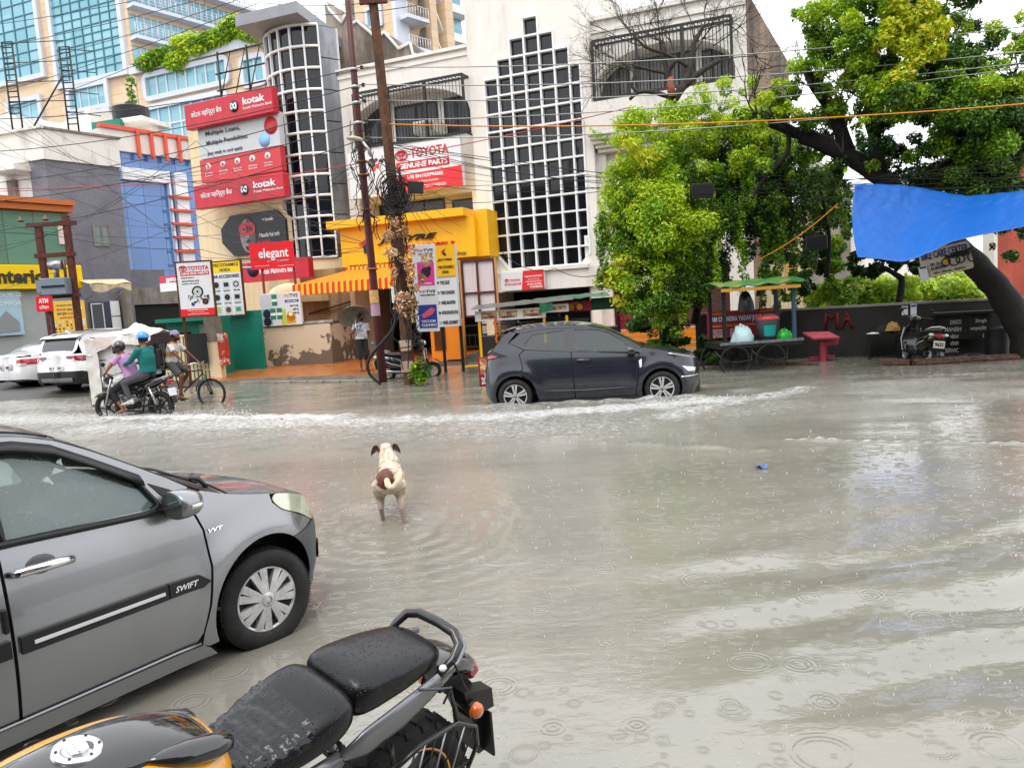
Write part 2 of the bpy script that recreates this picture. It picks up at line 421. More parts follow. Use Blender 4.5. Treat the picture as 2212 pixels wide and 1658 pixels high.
def water():
 ny,nx=520,560
 ys=np.concatenate([np.geomspace(.55,34,ny-1),[80]]);t=np.linspace(-1,1,nx);ts=np.sign(t)*np.abs(t)**1.05
 Y,Tt=np.meshgrid(ys,ts,indexing='ij');X=Tt*(1.2+Y*.86)
 X=np.where(Y>40,Tt*200,X)
 Z=np.zeros_like(X);foam=np.zeros_like(X)
 rs=np.random.RandomState(7)
 for k in range(26):
  lam=np.exp(rs.uniform(np.log(.35),np.log(2.2)));a=rs.uniform(R(58),R(118));kx,ky=math.cos(a)*2*math.pi/lam,math.sin(a)*2*math.pi/lam
  amp=.0011*lam;reg=.35+.65*np.clip((X+.3)/1.5,0,1)*np.clip((6-Y)/3,0,1)
  Z+=amp*np.sin(kx*X+ky*Y+rs.uniform(0,6.28))*(reg)
 m=np.clip((X-.1-.12*Y)/.9,0,1)*np.clip((6.2-Y)/1.8,0,1)
 Z+=m*(.017*np.sin(Y*8.2-X*2.0+.9*np.sin(X*1.9+.5*Y))+.010*np.sin(Y*4.6-X*2.9+1)+.005*np.sin(Y*15-X*5+np.sin(X*5)))
 nf=np.zeros_like(X)
 for(x0,y0,x1,y1,w,f,h)in WAKES:
  dx,dy=x1-x0,y1-y0;L2=dx*dx+dy*dy;s=np.clip(((X-x0)*dx+(Y-y0)*dy)/L2,0,1);d=np.hypot(X-x0-s*dx,Y-y0-s*dy)
  g=np.exp(-(d/w)**2);foam=np.maximum(foam,f*g);Z+=h*g*.35;nf=np.maximum(nf,g*h)
 far=np.clip((Y-7)/6,0,1)
 for k in range(30):
  lam=np.exp(rs.uniform(np.log(.18),np.log(.9)));a=rs.uniform(0,math.pi);Z+=nf*.13*lam*np.sin((math.cos(a)*X+math.sin(a)*Y)*2*math.pi/lam+rs.uniform(0,6.28))
 for k in range(14):
  lam=np.exp(rs.uniform(np.log(.4),np.log(1.6)));a=R(90)+rs.normal(0,.35);Z+=far*.0030*lam*np.sin((math.cos(a)*X+math.sin(a)*Y)*2*math.pi/lam+rs.uniform(0,6.28))
 tt=np.clip((8.5-Y)/4.5,0,1);Z+=-.085*tt*tt*(3-2*tt)
 for(cx,cy)in((-1.05,6.2),(-1.15,6.6)):
  d=np.hypot(X-cx,Y-cy);Z+=.006*np.sin(d*34)*np.exp(-d*1.8)
 V=np.stack([X,Y,Z],-1).reshape(-1,3);i=np.arange(ny-1)[:,None]*nx+np.arange(nx-1)[None,:];F=np.stack([i,i+1,i+nx+1,i+nx],-1).reshape(-1,4)
 o=fast_mesh('flood_water',V,F,[M_WATER()],smooth=True);tag(o,kind='structure')
 at=o.data.attributes.new('foam','FLOAT','POINT');at.data.foreach_set('value',foam.reshape(-1).astype(np.float32))
 return o
def M_WATER():
 m=bpy.data.materials.new('muddy_water');m.use_nodes=True;nt=m.node_tree;b=nt.nodes['Principled BSDF'];L=nt.links.new;N=nt.nodes.new
 tc=N('ShaderNodeTexCoord');at=N('ShaderNodeAttribute');at.attribute_name='foam'
 def mp(sc,src=None):q=N('ShaderNodeMapping');q.inputs['Scale'].default_value=sc;L(tc.outputs['Object']if src is None else src,q.inputs['Vector']);return q.outputs[0]
 def noi(sc,scale,det=4,rough=.6):q=N('ShaderNodeTexNoise');q.inputs['Scale'].default_value=scale;q.inputs['Detail'].default_value=det;q.inputs['Roughness'].default_value=rough;L(mp(sc),q.inputs['Vector']);return q.outputs['Fac']
 def math_(op,a,c=None,d=None):
  q=N('ShaderNodeMath');q.operation=op
  for k,x in enumerate((a,c,d)):
   if x is None:continue
   if isinstance(x,(int,float)):q.inputs[k].default_value=x
   else:L(x,q.inputs[k])
  return q.outputs[0]
 def mrange(x,a,b_,c=0,d=1):q=N('ShaderNodeMapRange');L(x,q.inputs[0]);q.inputs[1].default_value=a;q.inputs[2].default_value=b_;q.inputs[3].default_value=c;q.inputs[4].default_value=d;return q.outputs[0]
 def mix(f,a,c):
  q=N('ShaderNodeMix');q.data_type='RGBA';L(f,q.inputs[0])
  for k,x in((6,a),(7,c)):
   if isinstance(x,tuple):q.inputs[k].default_value=x+(1,)
   else:L(x,q.inputs[k])
  return q.outputs[2]
 n1=noi((.5,1,1),.5,4);base=mix(mrange(n1,.35,.65),hx('79766C'),hx('88847A'))
 n2=noi((.25,1.2,1),.8,5);base=mix(mrange(n2,.5,.75,0,.5),base,hx('938A7E'))
 f1=noi((3.2,9,1),2.2,6,.75);f2=noi((1,2.2,1),14,3,.6)
 fa=math_('MULTIPLY',at.outputs['Fac'],.42);th=math_('SUBTRACT',.84,fa);ff=math_('MULTIPLY_ADD',f2,.35,math_('MULTIPLY',f1,.75))
 foam=mrange(math_('SUBTRACT',ff,th),-.06,.16);foam=math_('MULTIPLY',foam,mrange(at.outputs['Fac'],.04,.2))
 col=mix(foam,base,(.66,.66,.65));L(col,b.inputs['Base Color'])
 rg=mrange(foam,0,1,.045,.6);L(rg,b.inputs['Roughness']);b.inputs['IOR'].default_value=1.5;b.inputs['Specular IOR Level'].default_value=.75
 hs=[]
 for sc,seed,fr in((4.2,0.0,110),(2.6,7.3,80),(7.5,3.1,160)):
  v=N('ShaderNodeTexVoronoi');v.voronoi_dimensions='2D';v.inputs['Scale'].default_value=sc;v.inputs['Randomness'].default_value=1
  q=N('ShaderNodeMapping');q.inputs['Location'].default_value=(seed,seed*1.7,0);L(tc.outputs['Object'],q.inputs['Vector']);L(q.outputs[0],v.inputs['Vector'])
  sp=N('ShaderNodeSeparateColor');L(v.outputs['Color'],sp.inputs[0])
  rad=mrange(sp.outputs[0],0,1,.04,.30);on=math_('GREATER_THAN',sp.outputs[1],.5)
  dd=math_('SUBTRACT',v.outputs['Distance'],rad);env=math_('EXPONENT',math_('MULTIPLY',math_('MULTIPLY',dd,dd),-170.0));w=math_('COSINE',math_('MULTIPLY',dd,fr))
  inside=math_('GREATER_THAN',.46,v.outputs['Distance'])
  hs.append(math_('MULTIPLY',math_('MULTIPLY',math_('MULTIPLY',env,w),on),math_('MULTIPLY',inside,1.0/sc)))
 h=math_('ADD',math_('ADD',hs[0],hs[1]),hs[2])
 fine=noi((.8,1.6,1),9,4,.55);fo=noi((1,2,1),30,3,.6)
 H=math_('ADD',math_('MULTIPLY',h,.0030),math_('ADD',math_('MULTIPLY',fine,.0042),math_('MULTIPLY',math_('MULTIPLY',fo,at.outputs['Fac']),.030)))
 bp=N('ShaderNodeBump');bp.inputs['Strength'].default_value=1.0;bp.inputs['Distance'].default_value=1.0;L(H,bp.inputs['Height']);L(bp.outputs[0],b.inputs['Normal'])
 return m
WATER=water()
def bubbles():
 rs=np.random.RandomState(11);V=[];F=[];base=[(math.cos(k*math.pi/3),math.sin(k*math.pi/3))for k in range(6)]
 n=1000;u=rs.uniform(0,2212,n);v=850+rs.rand(n)**1.25*780
 for i in range(n):
  p=G(u[i],v[i]);r=rs.uniform(.0015,.0045)*(.7+.10*p.y);h=r*rs.uniform(.8,2.2)
  if p.y>17 or(p.x<-1.2 and p.y<5)or(abs(p.x+.6)<1.2 and p.y<2.6):continue
  b=len(V);w0=wz(p.y);V+=[(p.x+r*c,p.y+r*s,w0)for c,s in base]+[(p.x+r*.6*c,p.y+r*.6*s,w0+.004+h*.7)for c,s in base]+[(p.x,p.y,w0+.004+h)]
  for k in range(6):
   k2=(k+1)%6;F.append((b+k,b+k2,b+6+k2,b+6+k));F.append((b+6+k,b+6+k2,b+12,b+12))
 mb=MB();mb.add(V,[f[:3]if f[2]==f[3]else f for f in F],M('bubble_white',(.55,.55,.54),.15,spec=.8),True)
 tag(mb.build('rain_splashes',fixn=False),'tiny white splashes and bubbles of rain dotting the flood water','splashes',kind='stuff')
bubbles()
def splash(name,pts,n,seed,label,sc=.03,up=.35):
 rs=np.random.RandomState(seed);mb=MB();mw=M('thrown_water',(.66,.66,.65),.3,spec=.7)
 for i in range(n):
  p=pts[rs.randint(len(pts))];q=Vector((p[0]+rs.normal(0,p[2]),p[1]+rs.normal(0,p[3]),abs(rs.normal(0,up*p[4]))))
  r=sc*rs.uniform(.25,1)*(1-.5*min(1,q.z/up));mb.ball(q,(r*rs.uniform(.8,2.4),r,r*rs.uniform(.5,1.2)),mw,6)
 tag(mb.build(name,fixn=False),label,'splash',kind='stuff')
g=lambda u,v:G(u,v)
a,b,c_=g(375,905),g(455,905),g(230,905)
splash('water_splash',[(a.x,a.y,.25,.15,.5),(b.x,b.y,.35,.15,1),(b.x+.3,b.y,.25,.1,1),(c_.x,c_.y,.2,.12,.5)],620,1,'white spray thrown up behind the wheels of the motorcycle',.017,.13)
a,b=g(1112,885),g(1430,868);splash('water_splash',[(a.x,a.y,.3,.06,.4),(b.x,b.y,.35,.06,.5),(b.x+.9,b.y,.3,.1,.4)],260,2,'low froth round the wheels of the dark blue-grey hatchback',.014,.05)
a=g(822,1095);splash('water_splash',[(a.x,a.y,.05,.04,1),(a.x,a.y,.16,.1,.3)],130,3,'small splash kicked up by the paws of the walking dog',.006,.05)
# ================================================================= buildings
def bld(name,fr,label,cat='building',group=None):
 return E(name,fr.o,fr.a,label,cat,group)
def wallbox(fr,par,name,u0,v0,u1,v1,mat,out=0.0,depth=4.0,z0=None,bev=0):
 x0,x1,z_0,z1=fr.rect(u0,v0,u1,v1,out)
 if z0 is not None:z_0=z0
 return MB().bx(x0,x1,-out,depth,z_0,z1,mat,bev).build(name,parent=par),(x0,x1,z_0,z1)
def window(par,x0,x1,z0,z1,y,nx,nz,mg,mf,fw=.05,name='window',proud=.03):
 ""
 mb=MB()
 for i in range(nx+1):
  x=x0+(x1-x0)*i/nx;mb.bx(x-fw/2,x+fw/2,y-proud,y+.02,z0-fw/2,z1+fw/2,mf)
 for j in range(nz+1):
  z=z0+(z1-z0)*j/nz;mb.bx(x0-fw/2,x1+fw/2,y-proud-.004,y+.016,z-fw/2,z+fw/2,mf)
 w=mb.build(name,parent=par)
 MB().bx(x0,x1,y-.008,y+.03,z0,z1,mg).build('pane',parent=w)
 return w
def rail(par,x0,x1,y,z,h,mat,n,name='railing',r=.02):
 mb=MB()
 for k in range(4):mb.cyl((x0,y,z+h*(k+1)/4),(x1,y,z+h*(k+1)/4),r*.8,5,mat)
 for i in range(n+1):
  x=x0+(x1-x0)*i/n;mb.cyl((x,y,z),(x,y,z+h),r,5,mat)
 return mb.build(name,parent=par)
def xf(mb,a,b):
 out=[]
 for v in mb.v:
  w=a.world(v[0],v[1],v[2])-b.o;out.append((w.dot(b.d),-w.dot(b.n),w.z))
 mb.v=out;return mb
m_stone=MH('beige_stone_cladding','D9B88C',rough=.7,var=.10,vscale=.5)
def stone():
 m=MATS['beige_stone_cladding'];nt=m.node_tree;b=nt.nodes['Principled BSDF'];L=nt.links.new
 tc=nt.nodes.new('ShaderNodeTexCoord');mp=nt.nodes.new('ShaderNodeMapping');mp.inputs['Rotation'].default_value=(R(90),0,0);L(tc.outputs['Object'],mp.inputs['Vector'])
 k=nt.nodes.new('ShaderNodeTexBrick');k.inputs['Scale'].default_value=1.0;k.inputs['Brick Width'].default_value=2.4;k.inputs['Row Height'].default_value=.9;k.inputs['Mortar Size'].default_value=.03
 k.inputs['Color1'].default_value=hx('DDC3A4')+(1,);k.inputs['Color2'].default_value=hx('D3B797')+(1,);k.inputs['Mortar'].default_value=hx('BDA27C')+(1,)
 L(mp.outputs[0],k.inputs['Vector']);L(k.outputs['Color'],b.inputs['Base Color'])
stone()
def m_tint(name,c1,c2,w,h,rough=.12,line=None):
 ""
 m=bpy.data.materials.new(name);m.use_nodes=True;nt=m.node_tree;b=nt.nodes['Principled BSDF'];L=nt.links.new
 tc=nt.nodes.new('ShaderNodeTexCoord');mp=nt.nodes.new('ShaderNodeMapping');mp.inputs['Rotation'].default_value=(R(90),0,0);L(tc.outputs['Object'],mp.inputs['Vector'])
 k=nt.nodes.new('ShaderNodeTexBrick');k.offset=0;k.inputs['Scale'].default_value=1;k.inputs['Brick Width'].default_value=w;k.inputs['Row Height'].default_value=h
 k.inputs['Mortar Size'].default_value=.0 if line is None else.03;k.inputs['Color1'].default_value=hx(c1)+(1,);k.inputs['Color2'].default_value=hx(c2)+(1,)
 if line:k.inputs['Mortar'].default_value=hx(line)+(1,)
 L(mp.outputs[0],k.inputs['Vector']);L(k.outputs['Color'],b.inputs['Base Color']);b.inputs['Roughness'].default_value=rough;b.inputs['Specular IOR Level'].default_value=.9;MATS[name]=m;return m
m_teal=m_tint('teal_curtain_glass','5E9DAE','80B6C4',2.1,1.75)
m_frm=MH('pale_metal_frame','C9CDD6',rough=.4)
m_dk=MH('dark_mullion','3C6E7C',rough=.5)
m_creeper=MH('roof_plants','7FA63A',rough=.7,var=.4,vscale=3)
FT=frame_uv(530,78,R(-21));T=bld('office_tower',FT,'tall beige stone office tower with teal glass curtain walls, far behind the left shops')
x0,x1,z0,z1=FT.rect(-160,-60,288,330);x1T=x1;zt=FT.hit(300,-140)[1]
MB().prism([(x0,0),(x1,0),(x1-1,20),(x0,20)],0,zt,m_stone,'XY').build('wall',parent=T)
def tpane(u0,v0,u1,v1,nx,nz,name='window',mat=m_teal,fr=FT,par=T,frm=m_frm,mul=m_dk,fw=.5):
 a0,a1,b0,b1=fr.rect(u0,v0,u1,v1,.1)
 mb=MB();mb.bx(a0-fw,a0,-.45,.1,b0-fw,b1+fw,frm).bx(a1,a1+fw,-.45,.1,b0-fw,b1+fw,frm).bx(a0,a1,-.44,.1,b0-fw,b0,frm).bx(a0,a1,-.44,.1,b1,b1+fw,frm)
 w=mb.build(name,parent=par);MB().bx(a0,a1,-.12,.2,b0,b1,mat).build('pane',parent=w)
 mb=MB()
 for i in range(1,nx):x=a0+(a1-a0)*i/nx;mb.bx(x-.06,x+.06,-.2,-.1,b0,b1,mul)
 for i in range(1,nz):z=b0+(b1-b0)*i/nz;mb.bx(a0,a1,-.195,-.1,z-.05,z+.05,mul)
 mb.build('mullions',parent=w);return w
tpane(-160,-130,78,190,10,12);tpane(112,-140,256,172,7,16)
tpane(25,222,88,262,3,1,mul=m_frm);tpane(155,190,232,232,4,1,mul=m_frm);tpane(155,250,236,275,4,1,mul=m_frm)
FL=frame_uv(430,74,R(-23));x0,x1,z0,z1=FL.rect(306,128,575,420)
xf(MB().bx(x0,x1,0,6,0,z1,m_stone).bx(x0-.3,x1+.3,-.5,6.2,z1,z1+.8,m_frm),FL,FT).build('low_wing',parent=T)
def tpaneL(u0,v0,u1,v1,nx,nz,fr,name='window',fw=.45):
 a0,a1,b0,b1=fr.rect(u0,v0,u1,v1,.1);q=rnd_poly([(a0-fw,b0-fw),(a1+fw,b0-fw),(a1+fw,b1+fw),(a0-fw,b1+fw)],.8)
 mb=MB();slab(mb,q,[[(a0,b0),(a1,b0),(a1,b1),(a0,b1)]],-.4,.05,m_frm);w=xf(mb,fr,FT).build(name,parent=T)
 mb=MB().bx(a0,a1,-.1,.2,b0,b1,m_teal);xf(mb,fr,FT).build('pane',parent=w)
 mb=MB()
 for i in range(1,nx):x=a0+(a1-a0)*i/nx;mb.bx(x-.08,x+.08,-.2,-.1,b0,b1,m_frm)
 for i in range(1,nz):z=b0+(b1-b0)*i/nz;mb.bx(a0,a1,-.195,-.1,z-.08,z+.08,m_frm)
 xf(mb,fr,FT).build('mullions',parent=w)
tpaneL(318,150,492,192,8,1,FL);tpaneL(322,222,492,296,7,2,FL);tpaneL(530,128,572,178,2,1,FL)
FB=Frame(tuple(FT.world(x1T,0,0))[:2],R(54));xa=.1;xb=FB.hit(545,60)[0]
mb=MB();mb.bx(xa,xb,0,8,0,FB.hit(286,-60)[1],m_teal)
zs=[FB.hit(290,v)[1]for v in(-118,-51,16,83)]
for z in zs:mb.bx(xa-.2,xb,-1.3,0,z-.35,z,m_frm);mb.bx(xa,xb,-.1,0,z-.8,z-.36,m_stone)
for i in range(1,20):x=xa+(xb-xa)*i/20;mb.bx(x-.07,x+.07,-.08,0,0,zs[0],m_frm)
xf(mb,FB,FT).build('balcony_wing',parent=T)
mb=MB()
for z in zs[1:]:
 for k in range(4):mb.cyl((xa-.2,-1.25,z+.3*(k+1)),(xb,-1.25,z+.3*(k+1)),.035,4,m_frm)
 for i in range(26):x=xa-.2+(xb-xa)*i/25;mb.cyl((x,-1.25,z),(x,-1.25,z+1.2),.05,4,m_frm)
xf(mb,FB,FT).build('railing',parent=T)
def leaf_mass(name,centers,n,size,mats,seed,parent=None,flat=.6,wts=None,droop=0.0):
 ""
 rs=np.random.RandomState(seed);C=np.array([c[:6]for c in centers],float);vol=C[:,3]*C[:,4]*C[:,5];p=vol**.67;p/=p.sum()
 k=rs.choice(len(C),n,p=p);d=rs.normal(size=(n,3));d/=np.linalg.norm(d,axis=1)[:,None];r=rs.uniform(.35,1.0,n)**.45
 P=C[k,:3]+d*r[:,None]*C[k,3:6]*(1+rs.normal(0,.10,(n,1)))
 if droop:P[:,2]-=np.abs(rs.normal(0,droop,n))
 nrm=d*.55+rs.normal(size=(n,3))*.55;nrm[:,2]+=flat;nrm/=np.linalg.norm(nrm,axis=1)[:,None]
 t=np.cross(nrm,rs.normal(size=(n,3)));t/=np.linalg.norm(t,axis=1)[:,None];b=np.cross(nrm,t)
 s=size*rs.uniform(.6,1.35,(n,1));a=t*s;bb=b*s*.5
 V=np.stack([P-a,P+bb-a*.15,P+a,P-bb-a*.15],1);V[:,2]-=np.array([0,0,1])*s*.25
 F=np.arange(n*4).reshape(n,4);tone=rs.rand(len(C))
 if len(centers[0])>6:tone=np.array([c[6]for c in centers],float)
 q=np.clip(tone[k]+rs.normal(0,.13,n),0,.999);mi=(q*len(mats)).astype(int)
 return fast_mesh(name,V.reshape(-1,3),F,mats,mi,parent=parent)
def m_leaf(name,h,tr=.28,rough=.45):
 if name in MATS:return MATS[name]
 m=bpy.data.materials.new(name);m.use_nodes=True;nt=m.node_tree;b=nt.nodes['Principled BSDF'];L=nt.links.new
 c=hx(h)+(1,);b.inputs['Base Color'].default_value=c;b.inputs['Roughness'].default_value=rough
 t=nt.nodes.new('ShaderNodeBsdfTranslucent');t.inputs['Color'].default_value=tuple(min(1,x*1.25)for x in c[:3])+(1,);ms=nt.nodes.new('ShaderNodeMixShader');ms.inputs[0].default_value=tr
 L(b.outputs[0],ms.inputs[1]);L(t.outputs[0],ms.inputs[2]);L(ms.outputs[0],nt.nodes['Material Output'].inputs[0]);MATS[name]=m;return m
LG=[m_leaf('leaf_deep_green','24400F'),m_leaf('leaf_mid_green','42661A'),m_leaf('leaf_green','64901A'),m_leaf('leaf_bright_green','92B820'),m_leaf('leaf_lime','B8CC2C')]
LY=[m_leaf('leaf_lime','B8CC2C'),m_leaf('leaf_yellow_green','C2CC2C'),m_leaf('leaf_yellow','D6C026'),m_leaf('leaf_orange','C98A22')]
cs=[];rs=rng(5)
for i in range(26):
 t=i/25;u=318+t*258;x,z=FL.hit(u,118,.5);w=FL.world(x,-.4,z1+.7+rs.uniform(-.5,.5)+(.5 if t>.3 else-.2)+(.5 if.6<t<.85 else 0));cs.append((w.x,w.y,w.z,1.5,.9,.75))
o=leaf_mass('roof_plants',cs,16000,.18,LG[2:],3);tag(o,'green creepers trailing along the roof edge of the tower low wing','plants',kind='stuff')
F2=frame_uv(770,92,R(-30));T2=bld('apartment_tower',F2,'far beige tower with stacked balconies and open stairs above the saw-tooth wall','building')
a0,a1,_,_=F2.rect(768,0,852,100);H2=F2.hit(800,-110)[1]
MB().bx(a0,a1,0,12,0,H2,m_stone).bx(a1,a1+.5,-.3,2,0,H2,m_frm).build('wall',parent=T2)
for v in(-40,18,84):
 b0,b1,c0,c1=F2.rect(795,v,826,v+42);window(T2,b0,b1,c0,c1,-.1,2,1,m_teal,m_frm,.3,proud=.25)
F3=Frame((F2.world(a1,0,0).x,F2.world(a1,0,0).y),R(48));xe=F3.hit(1012,60)[0]
mb=MB().bx(.6,xe,1.5,9,0,H2,m_conc)
xs=[F3.hit(u,60)[0]for u in(855,905,921,935,954,970,1000)]
for(i,j)in((2,3),(4,5)):mb.bx(xs[i],xs[j],-.8,1.6,0,H2,m_stone)
xf(mb,F3,F2).build('wall',parent=T2)
zz0=F3.hit(870,108)[1]
for k in range(5):
 z=zz0+k*3.3
 mb=MB().bx(.4,xs[1],-1.8,1.5,z-.4,z,m_frm).bx(xs[5],xe,-.6,1.5,z-.9,z,m_white)
 for i in range(9):x=.5+(xs[1]-.5)*i/8;mb.cyl((x,-1.7,z),(x,-1.7,z+1.1),.05,4,m_frm)
 mb.cyl((.5,-1.7,z+1.1),(xs[1],-1.7,z+1.1),.06,4,m_frm)
 xf(mb,F3,F2).build('balcony',parent=T2)
 mb=MB().bx(.8,xs[1]-.5,1.3,1.6,z,z+2.4,m_teal).bx(xs[5]+.2,xe-.2,.9,1.6,z,z+2.3,m_teal);xf(mb,F3,F2).build('window',parent=T2)
 mb=MB();q=[(xs[3],z),(xs[4],z-3.1),(xs[4],z-3.45),(xs[3],z-.5)];mb.prism(q,-.2,1.4,m_white);q=[(xs[1],z-3.1),(xs[2],z),(xs[2],z-.4),(xs[1],z-3.5)];mb.prism(q,0,1.4,m_conc);xf(mb,F3,F2).build('stairs',parent=T2)
# ================================================================= left shops
m_grey=MH('grey_stone_cladding','74727A',rough=.6,var=.16,vscale=7,bump=.3,bscale=30,dirt=hx('5C5964'),dirta=.5,dscale=.8)
m_blue=m_tint('blue_curtain_glass','3F6FB4','5487C8',1.15,1.3,.08,line='2F5790')
m_red=MH('coral_red_paint','D9553C',rough=.5,var=.05)
FG=frame_uv(141,41,R(55.5));BG=bld('grey_shop_building',FG,'grey stone clad shop building with flaking white parapet, behind the yellow sign store')
xr=FG.hit(272,500)[0];zt=FG.hit(141,349)[1];ztp=FG.hit(141,286)[1]
MB().bx(0,xr,0,.3,0,zt,m_grey).build('wall',parent=BG)
MB().bx(0,xr,.25,8,0,zt,m_grey).build('core',parent=BG)
FG2=Frame((FG.o.x,FG.o.y),R(-17.6));xl=FG2.hit(-60,320)[0];xm=FG2.hit(62,350)[0]
xf(MB().bx(xm,0,0,.3,0,zt,m_grey).bx(xl,xm,.2,.5,0,zt,m_plaster),FG2,FG).build('front_wall',parent=BG)
mb=MB()
mb.bx(-.1,xr+.1,-.1,.5,zt,ztp,m_plaster2);xf(mb,FG,FG);m2=MB().bx(xl,.1,-.12,.4,zt,ztp,m_plaster2).bx(xl,.2,-.25,.5,ztp,ztp+.12,m_conc);xf(m2,FG2,FG);mb.add(m2.v,m2.f,m_plaster2);mb.bx(-.2,xr+.2,-.2,.6,ztp,ztp+.12,m_conc)
mb.build('parapet',parent=BG)
a0,a1,b0,b1=FG.rect(203,487,234,530);window(BG,a0,a1,b0,b1,-.02,2,1,MH('dull_window_glass','6E7A78',rough=.2),m_conc,.08)
a0,a1,b0,b1=FG2.rect(0,420-60,58,372)
xf(MB().bx(a0,a1+.3,-1.0,.2,b0-.1,b0+.15,m_plaster),FG2,FG).build('ledge',parent=BG)
a0,a1,b0,b1=FG2.rect(18,388,34,436);xf(MB().bx(a0,a1,-.02,.25,b0,b1,m_conc).bx(a0-.1,a0,-.06,.25,b0,b1,m_white),FG2,FG).build('door',parent=BG)
FW=frame_uv(60,56,R(-10));BW=bld('white_rooftop_block',FW,'plain white rooftop block streaked with rust, above the grey clad building')
a0,a1,b0,b1=FW.rect(-80,243,130,330);MB().prism([(a0,0),(a1,0),(a1,b1-1.1),(a0+(a1-a0)*.55,b1-.2),(a0,b1+.7)],0,6,m_plaster).build('wall',parent=BW)
a0,a1,b0,b1=FW.rect(114,262,220,300);MB().prism([(a0,0),(a1,0),(a1,b1+.55),(a1-.4,b1+.55),(a1-.4,b1+.2),(a0,b1-.7)],-1,2,m_plaster).build('annex',parent=BW)
FU=frame_uv(262,45,R(56.3));BU=bld('blue_glass_building',FU,'blue mirror glass building with coral red edge strips and white fascia')
xe=FU.hit(450,450)[0];zb=FU.hit(262,328)[1];ztop=FU.hit(262,284)[1]
MB().bx(0,xe,0,8,0,zb,m_blue).build('curtain_wall',parent=BU)
MB().bx(-.02,xe,-.25,8,zb,ztop,m_plaster).build('fascia',parent=BU)
MB().bx(-.1,xe,-.4,0,ztop,ztop+.22,m_red).build('edge_strip',parent=BU)
FU2=Frame((FU.o.x,FU.o.y),R(-20));xl=FU2.hit(222,300)[0];xf(MB().bx(xl,0,.02,7,zb+.2,ztop-.1,m_plaster).bx(xl*.8,0,.05,7,0,zb+.2,m_blue),FU2,FU).build('return_wall',parent=BU)
for i in range(5):
 u=302+i*29.3;x=FU.hit(u,320,.5)[0];zc=FU.hit(u,333+i*3.2,.5)[1];MB().bx(x-.08,x+.08,-.5,-.3,zc-.2,zc+1.45,m_red).build('fin',parent=BU)
x0c,z1c=FU.hit(365,392,.3);x1c=FU.hit(404,392,.3)[0];xm1=FU.hit(378,480,.3)[0];xm2=FU.hit(388,480,.3)[0]
zc1=FU.hit(385,372,.3)[1];zc0=FU.hit(385,575,.3)[1];xl_=FU.hit(268,400,.3)[0]
MB().bx(x0c,xm1,-.3,0,zc0,zc1,m_white).bx(xm2,x1c,-.3,0,zc0,zc1,m_white).bx(xl_,x0c,-.28,0,zc1-.75,zc1-.05,m_white).build('white_frame',parent=BU)
for i in range(6):
 v=421+i*28.5+i*i*.15;_,z=FU.hit(385,v+4,.5);MB().bx(x0c-.15,x1c+.15,-.5,-.28,z-.07,z+.07,m_red).build('strip',parent=BU)
a0,a1,b0,b1=FU.rect(266,583,352,622);MB().bx(a0,a1,-.2,.1,b0,b1,m_grey).bx(a0,xe,-.5,.1,b0-1.0,b0,m_conc).build('ledge',parent=BU)
a0,a1,b0,b1=FU.rect(285,640,365,715);MB().bx(a0,a1+4,-.3,.1,0,b1,m_dark).build('recess',parent=BU)
a0,a1,b0,b1=FG.rect(196,655,262,715);MB().bx(a0,a1,-.05,.1,0.1,b1+.1,MH('navy_shopfront','1A2338',rough=.25)).build('shopfront',parent=BG)
a0,a1,b0,b1=FG.rect(197,656,222,712);window(BG,a0,a1,.2,b1,-.1,1,1,m_glassk,m_steel,.07,'door')
a0,a1,b0,b1=FG.rect(237,650,256,682);MB().bx(a0,a1,-.12,-.05,b0-.9,b1,m_white).bx(a0,a1,-.125,-.1,b0-.05,b0,m_black).build('notice',parent=BG)
a0,a1,b0,b1=FG.rect(262,625,276,720);MB().bx(a0,a1,-.5,.1,0,b1,m_conc).build('pillar',parent=BG)
mA=MH('sun_bleached_canvas','D8C7A4',rough=.9,var=.12,vscale=6,dirt=hx('A08A62'),dirta=.5,dscale=3)
FA=frame_uv(230,37.5,R(50));AW=bld('awning',FA,'torn cream canvas awning on a bent frame, over the dark shopfront','awning')
a0,a1,b0,b1=FA.rect(180,605,287,625)
mb=MB();r_=rng(3)
mb.grid(lambda i,j:(a0+(a1-a0)*i+j*(.2-.4*i),.9-1.2*j,b1+.1-.28*j+.05*math.sin(i*9)*(j)),14,4,mA)
mb.grid(lambda i,j:(a0+.25+(a1-a0-.5)*i,-.3+.04*math.sin(i*30),b1-.2-(.28+.12*math.sin(i*7))*j),24,3,mA);mb.build('canvas',parent=AW)
MB().tube([(a0+.2,-.3,b1-.15),(a0+.35,-.1,b1-.7),(a0+.2,.5,b1-.9)],.025,5,m_steel).tube([(a1-.2,-.3,b1-.15),(a1-.9,.1,b1-.9),(a1-1.4,.6,b1-1.1)],.02,5,m_steel).build('frame',parent=AW)
FI=frame_uv(100,36,R(57.5));BI=bld('sign_store',FI,'store with green tinted upper glazing, terracotta eave and long yellow name board')
xl=FI.hit(-40,600)[0];xr=FI.hit(163,600)[0]
ze=FI.hit(80,457)[1];m_terra=MH('terracotta_eave','C26A34',rough=.6,var=.05)
MB().bx(xl,xr,.1,8,0,ze,MH('pale_store_wall','A9AFAF',rough=.7,var=.05)).build('wall',parent=BI)
MB().bx(xl,xr+.15,-.5,3,ze+.32,ze+.55,m_terra).bx(xl,xr+.08,-.35,3,ze+.02,ze+.30,m_terra).build('eave',parent=BI)
z1=ze;z0=FI.hit(80,571)[1]
mg=m_tint('green_tinted_glazing','4E7A6C','5A8A7A',1.3,1.6,.08,'3E665C')
MB().bx(xl,xr,-.02,.1,z0,z1,mg).build('upper_glazing',parent=BI)
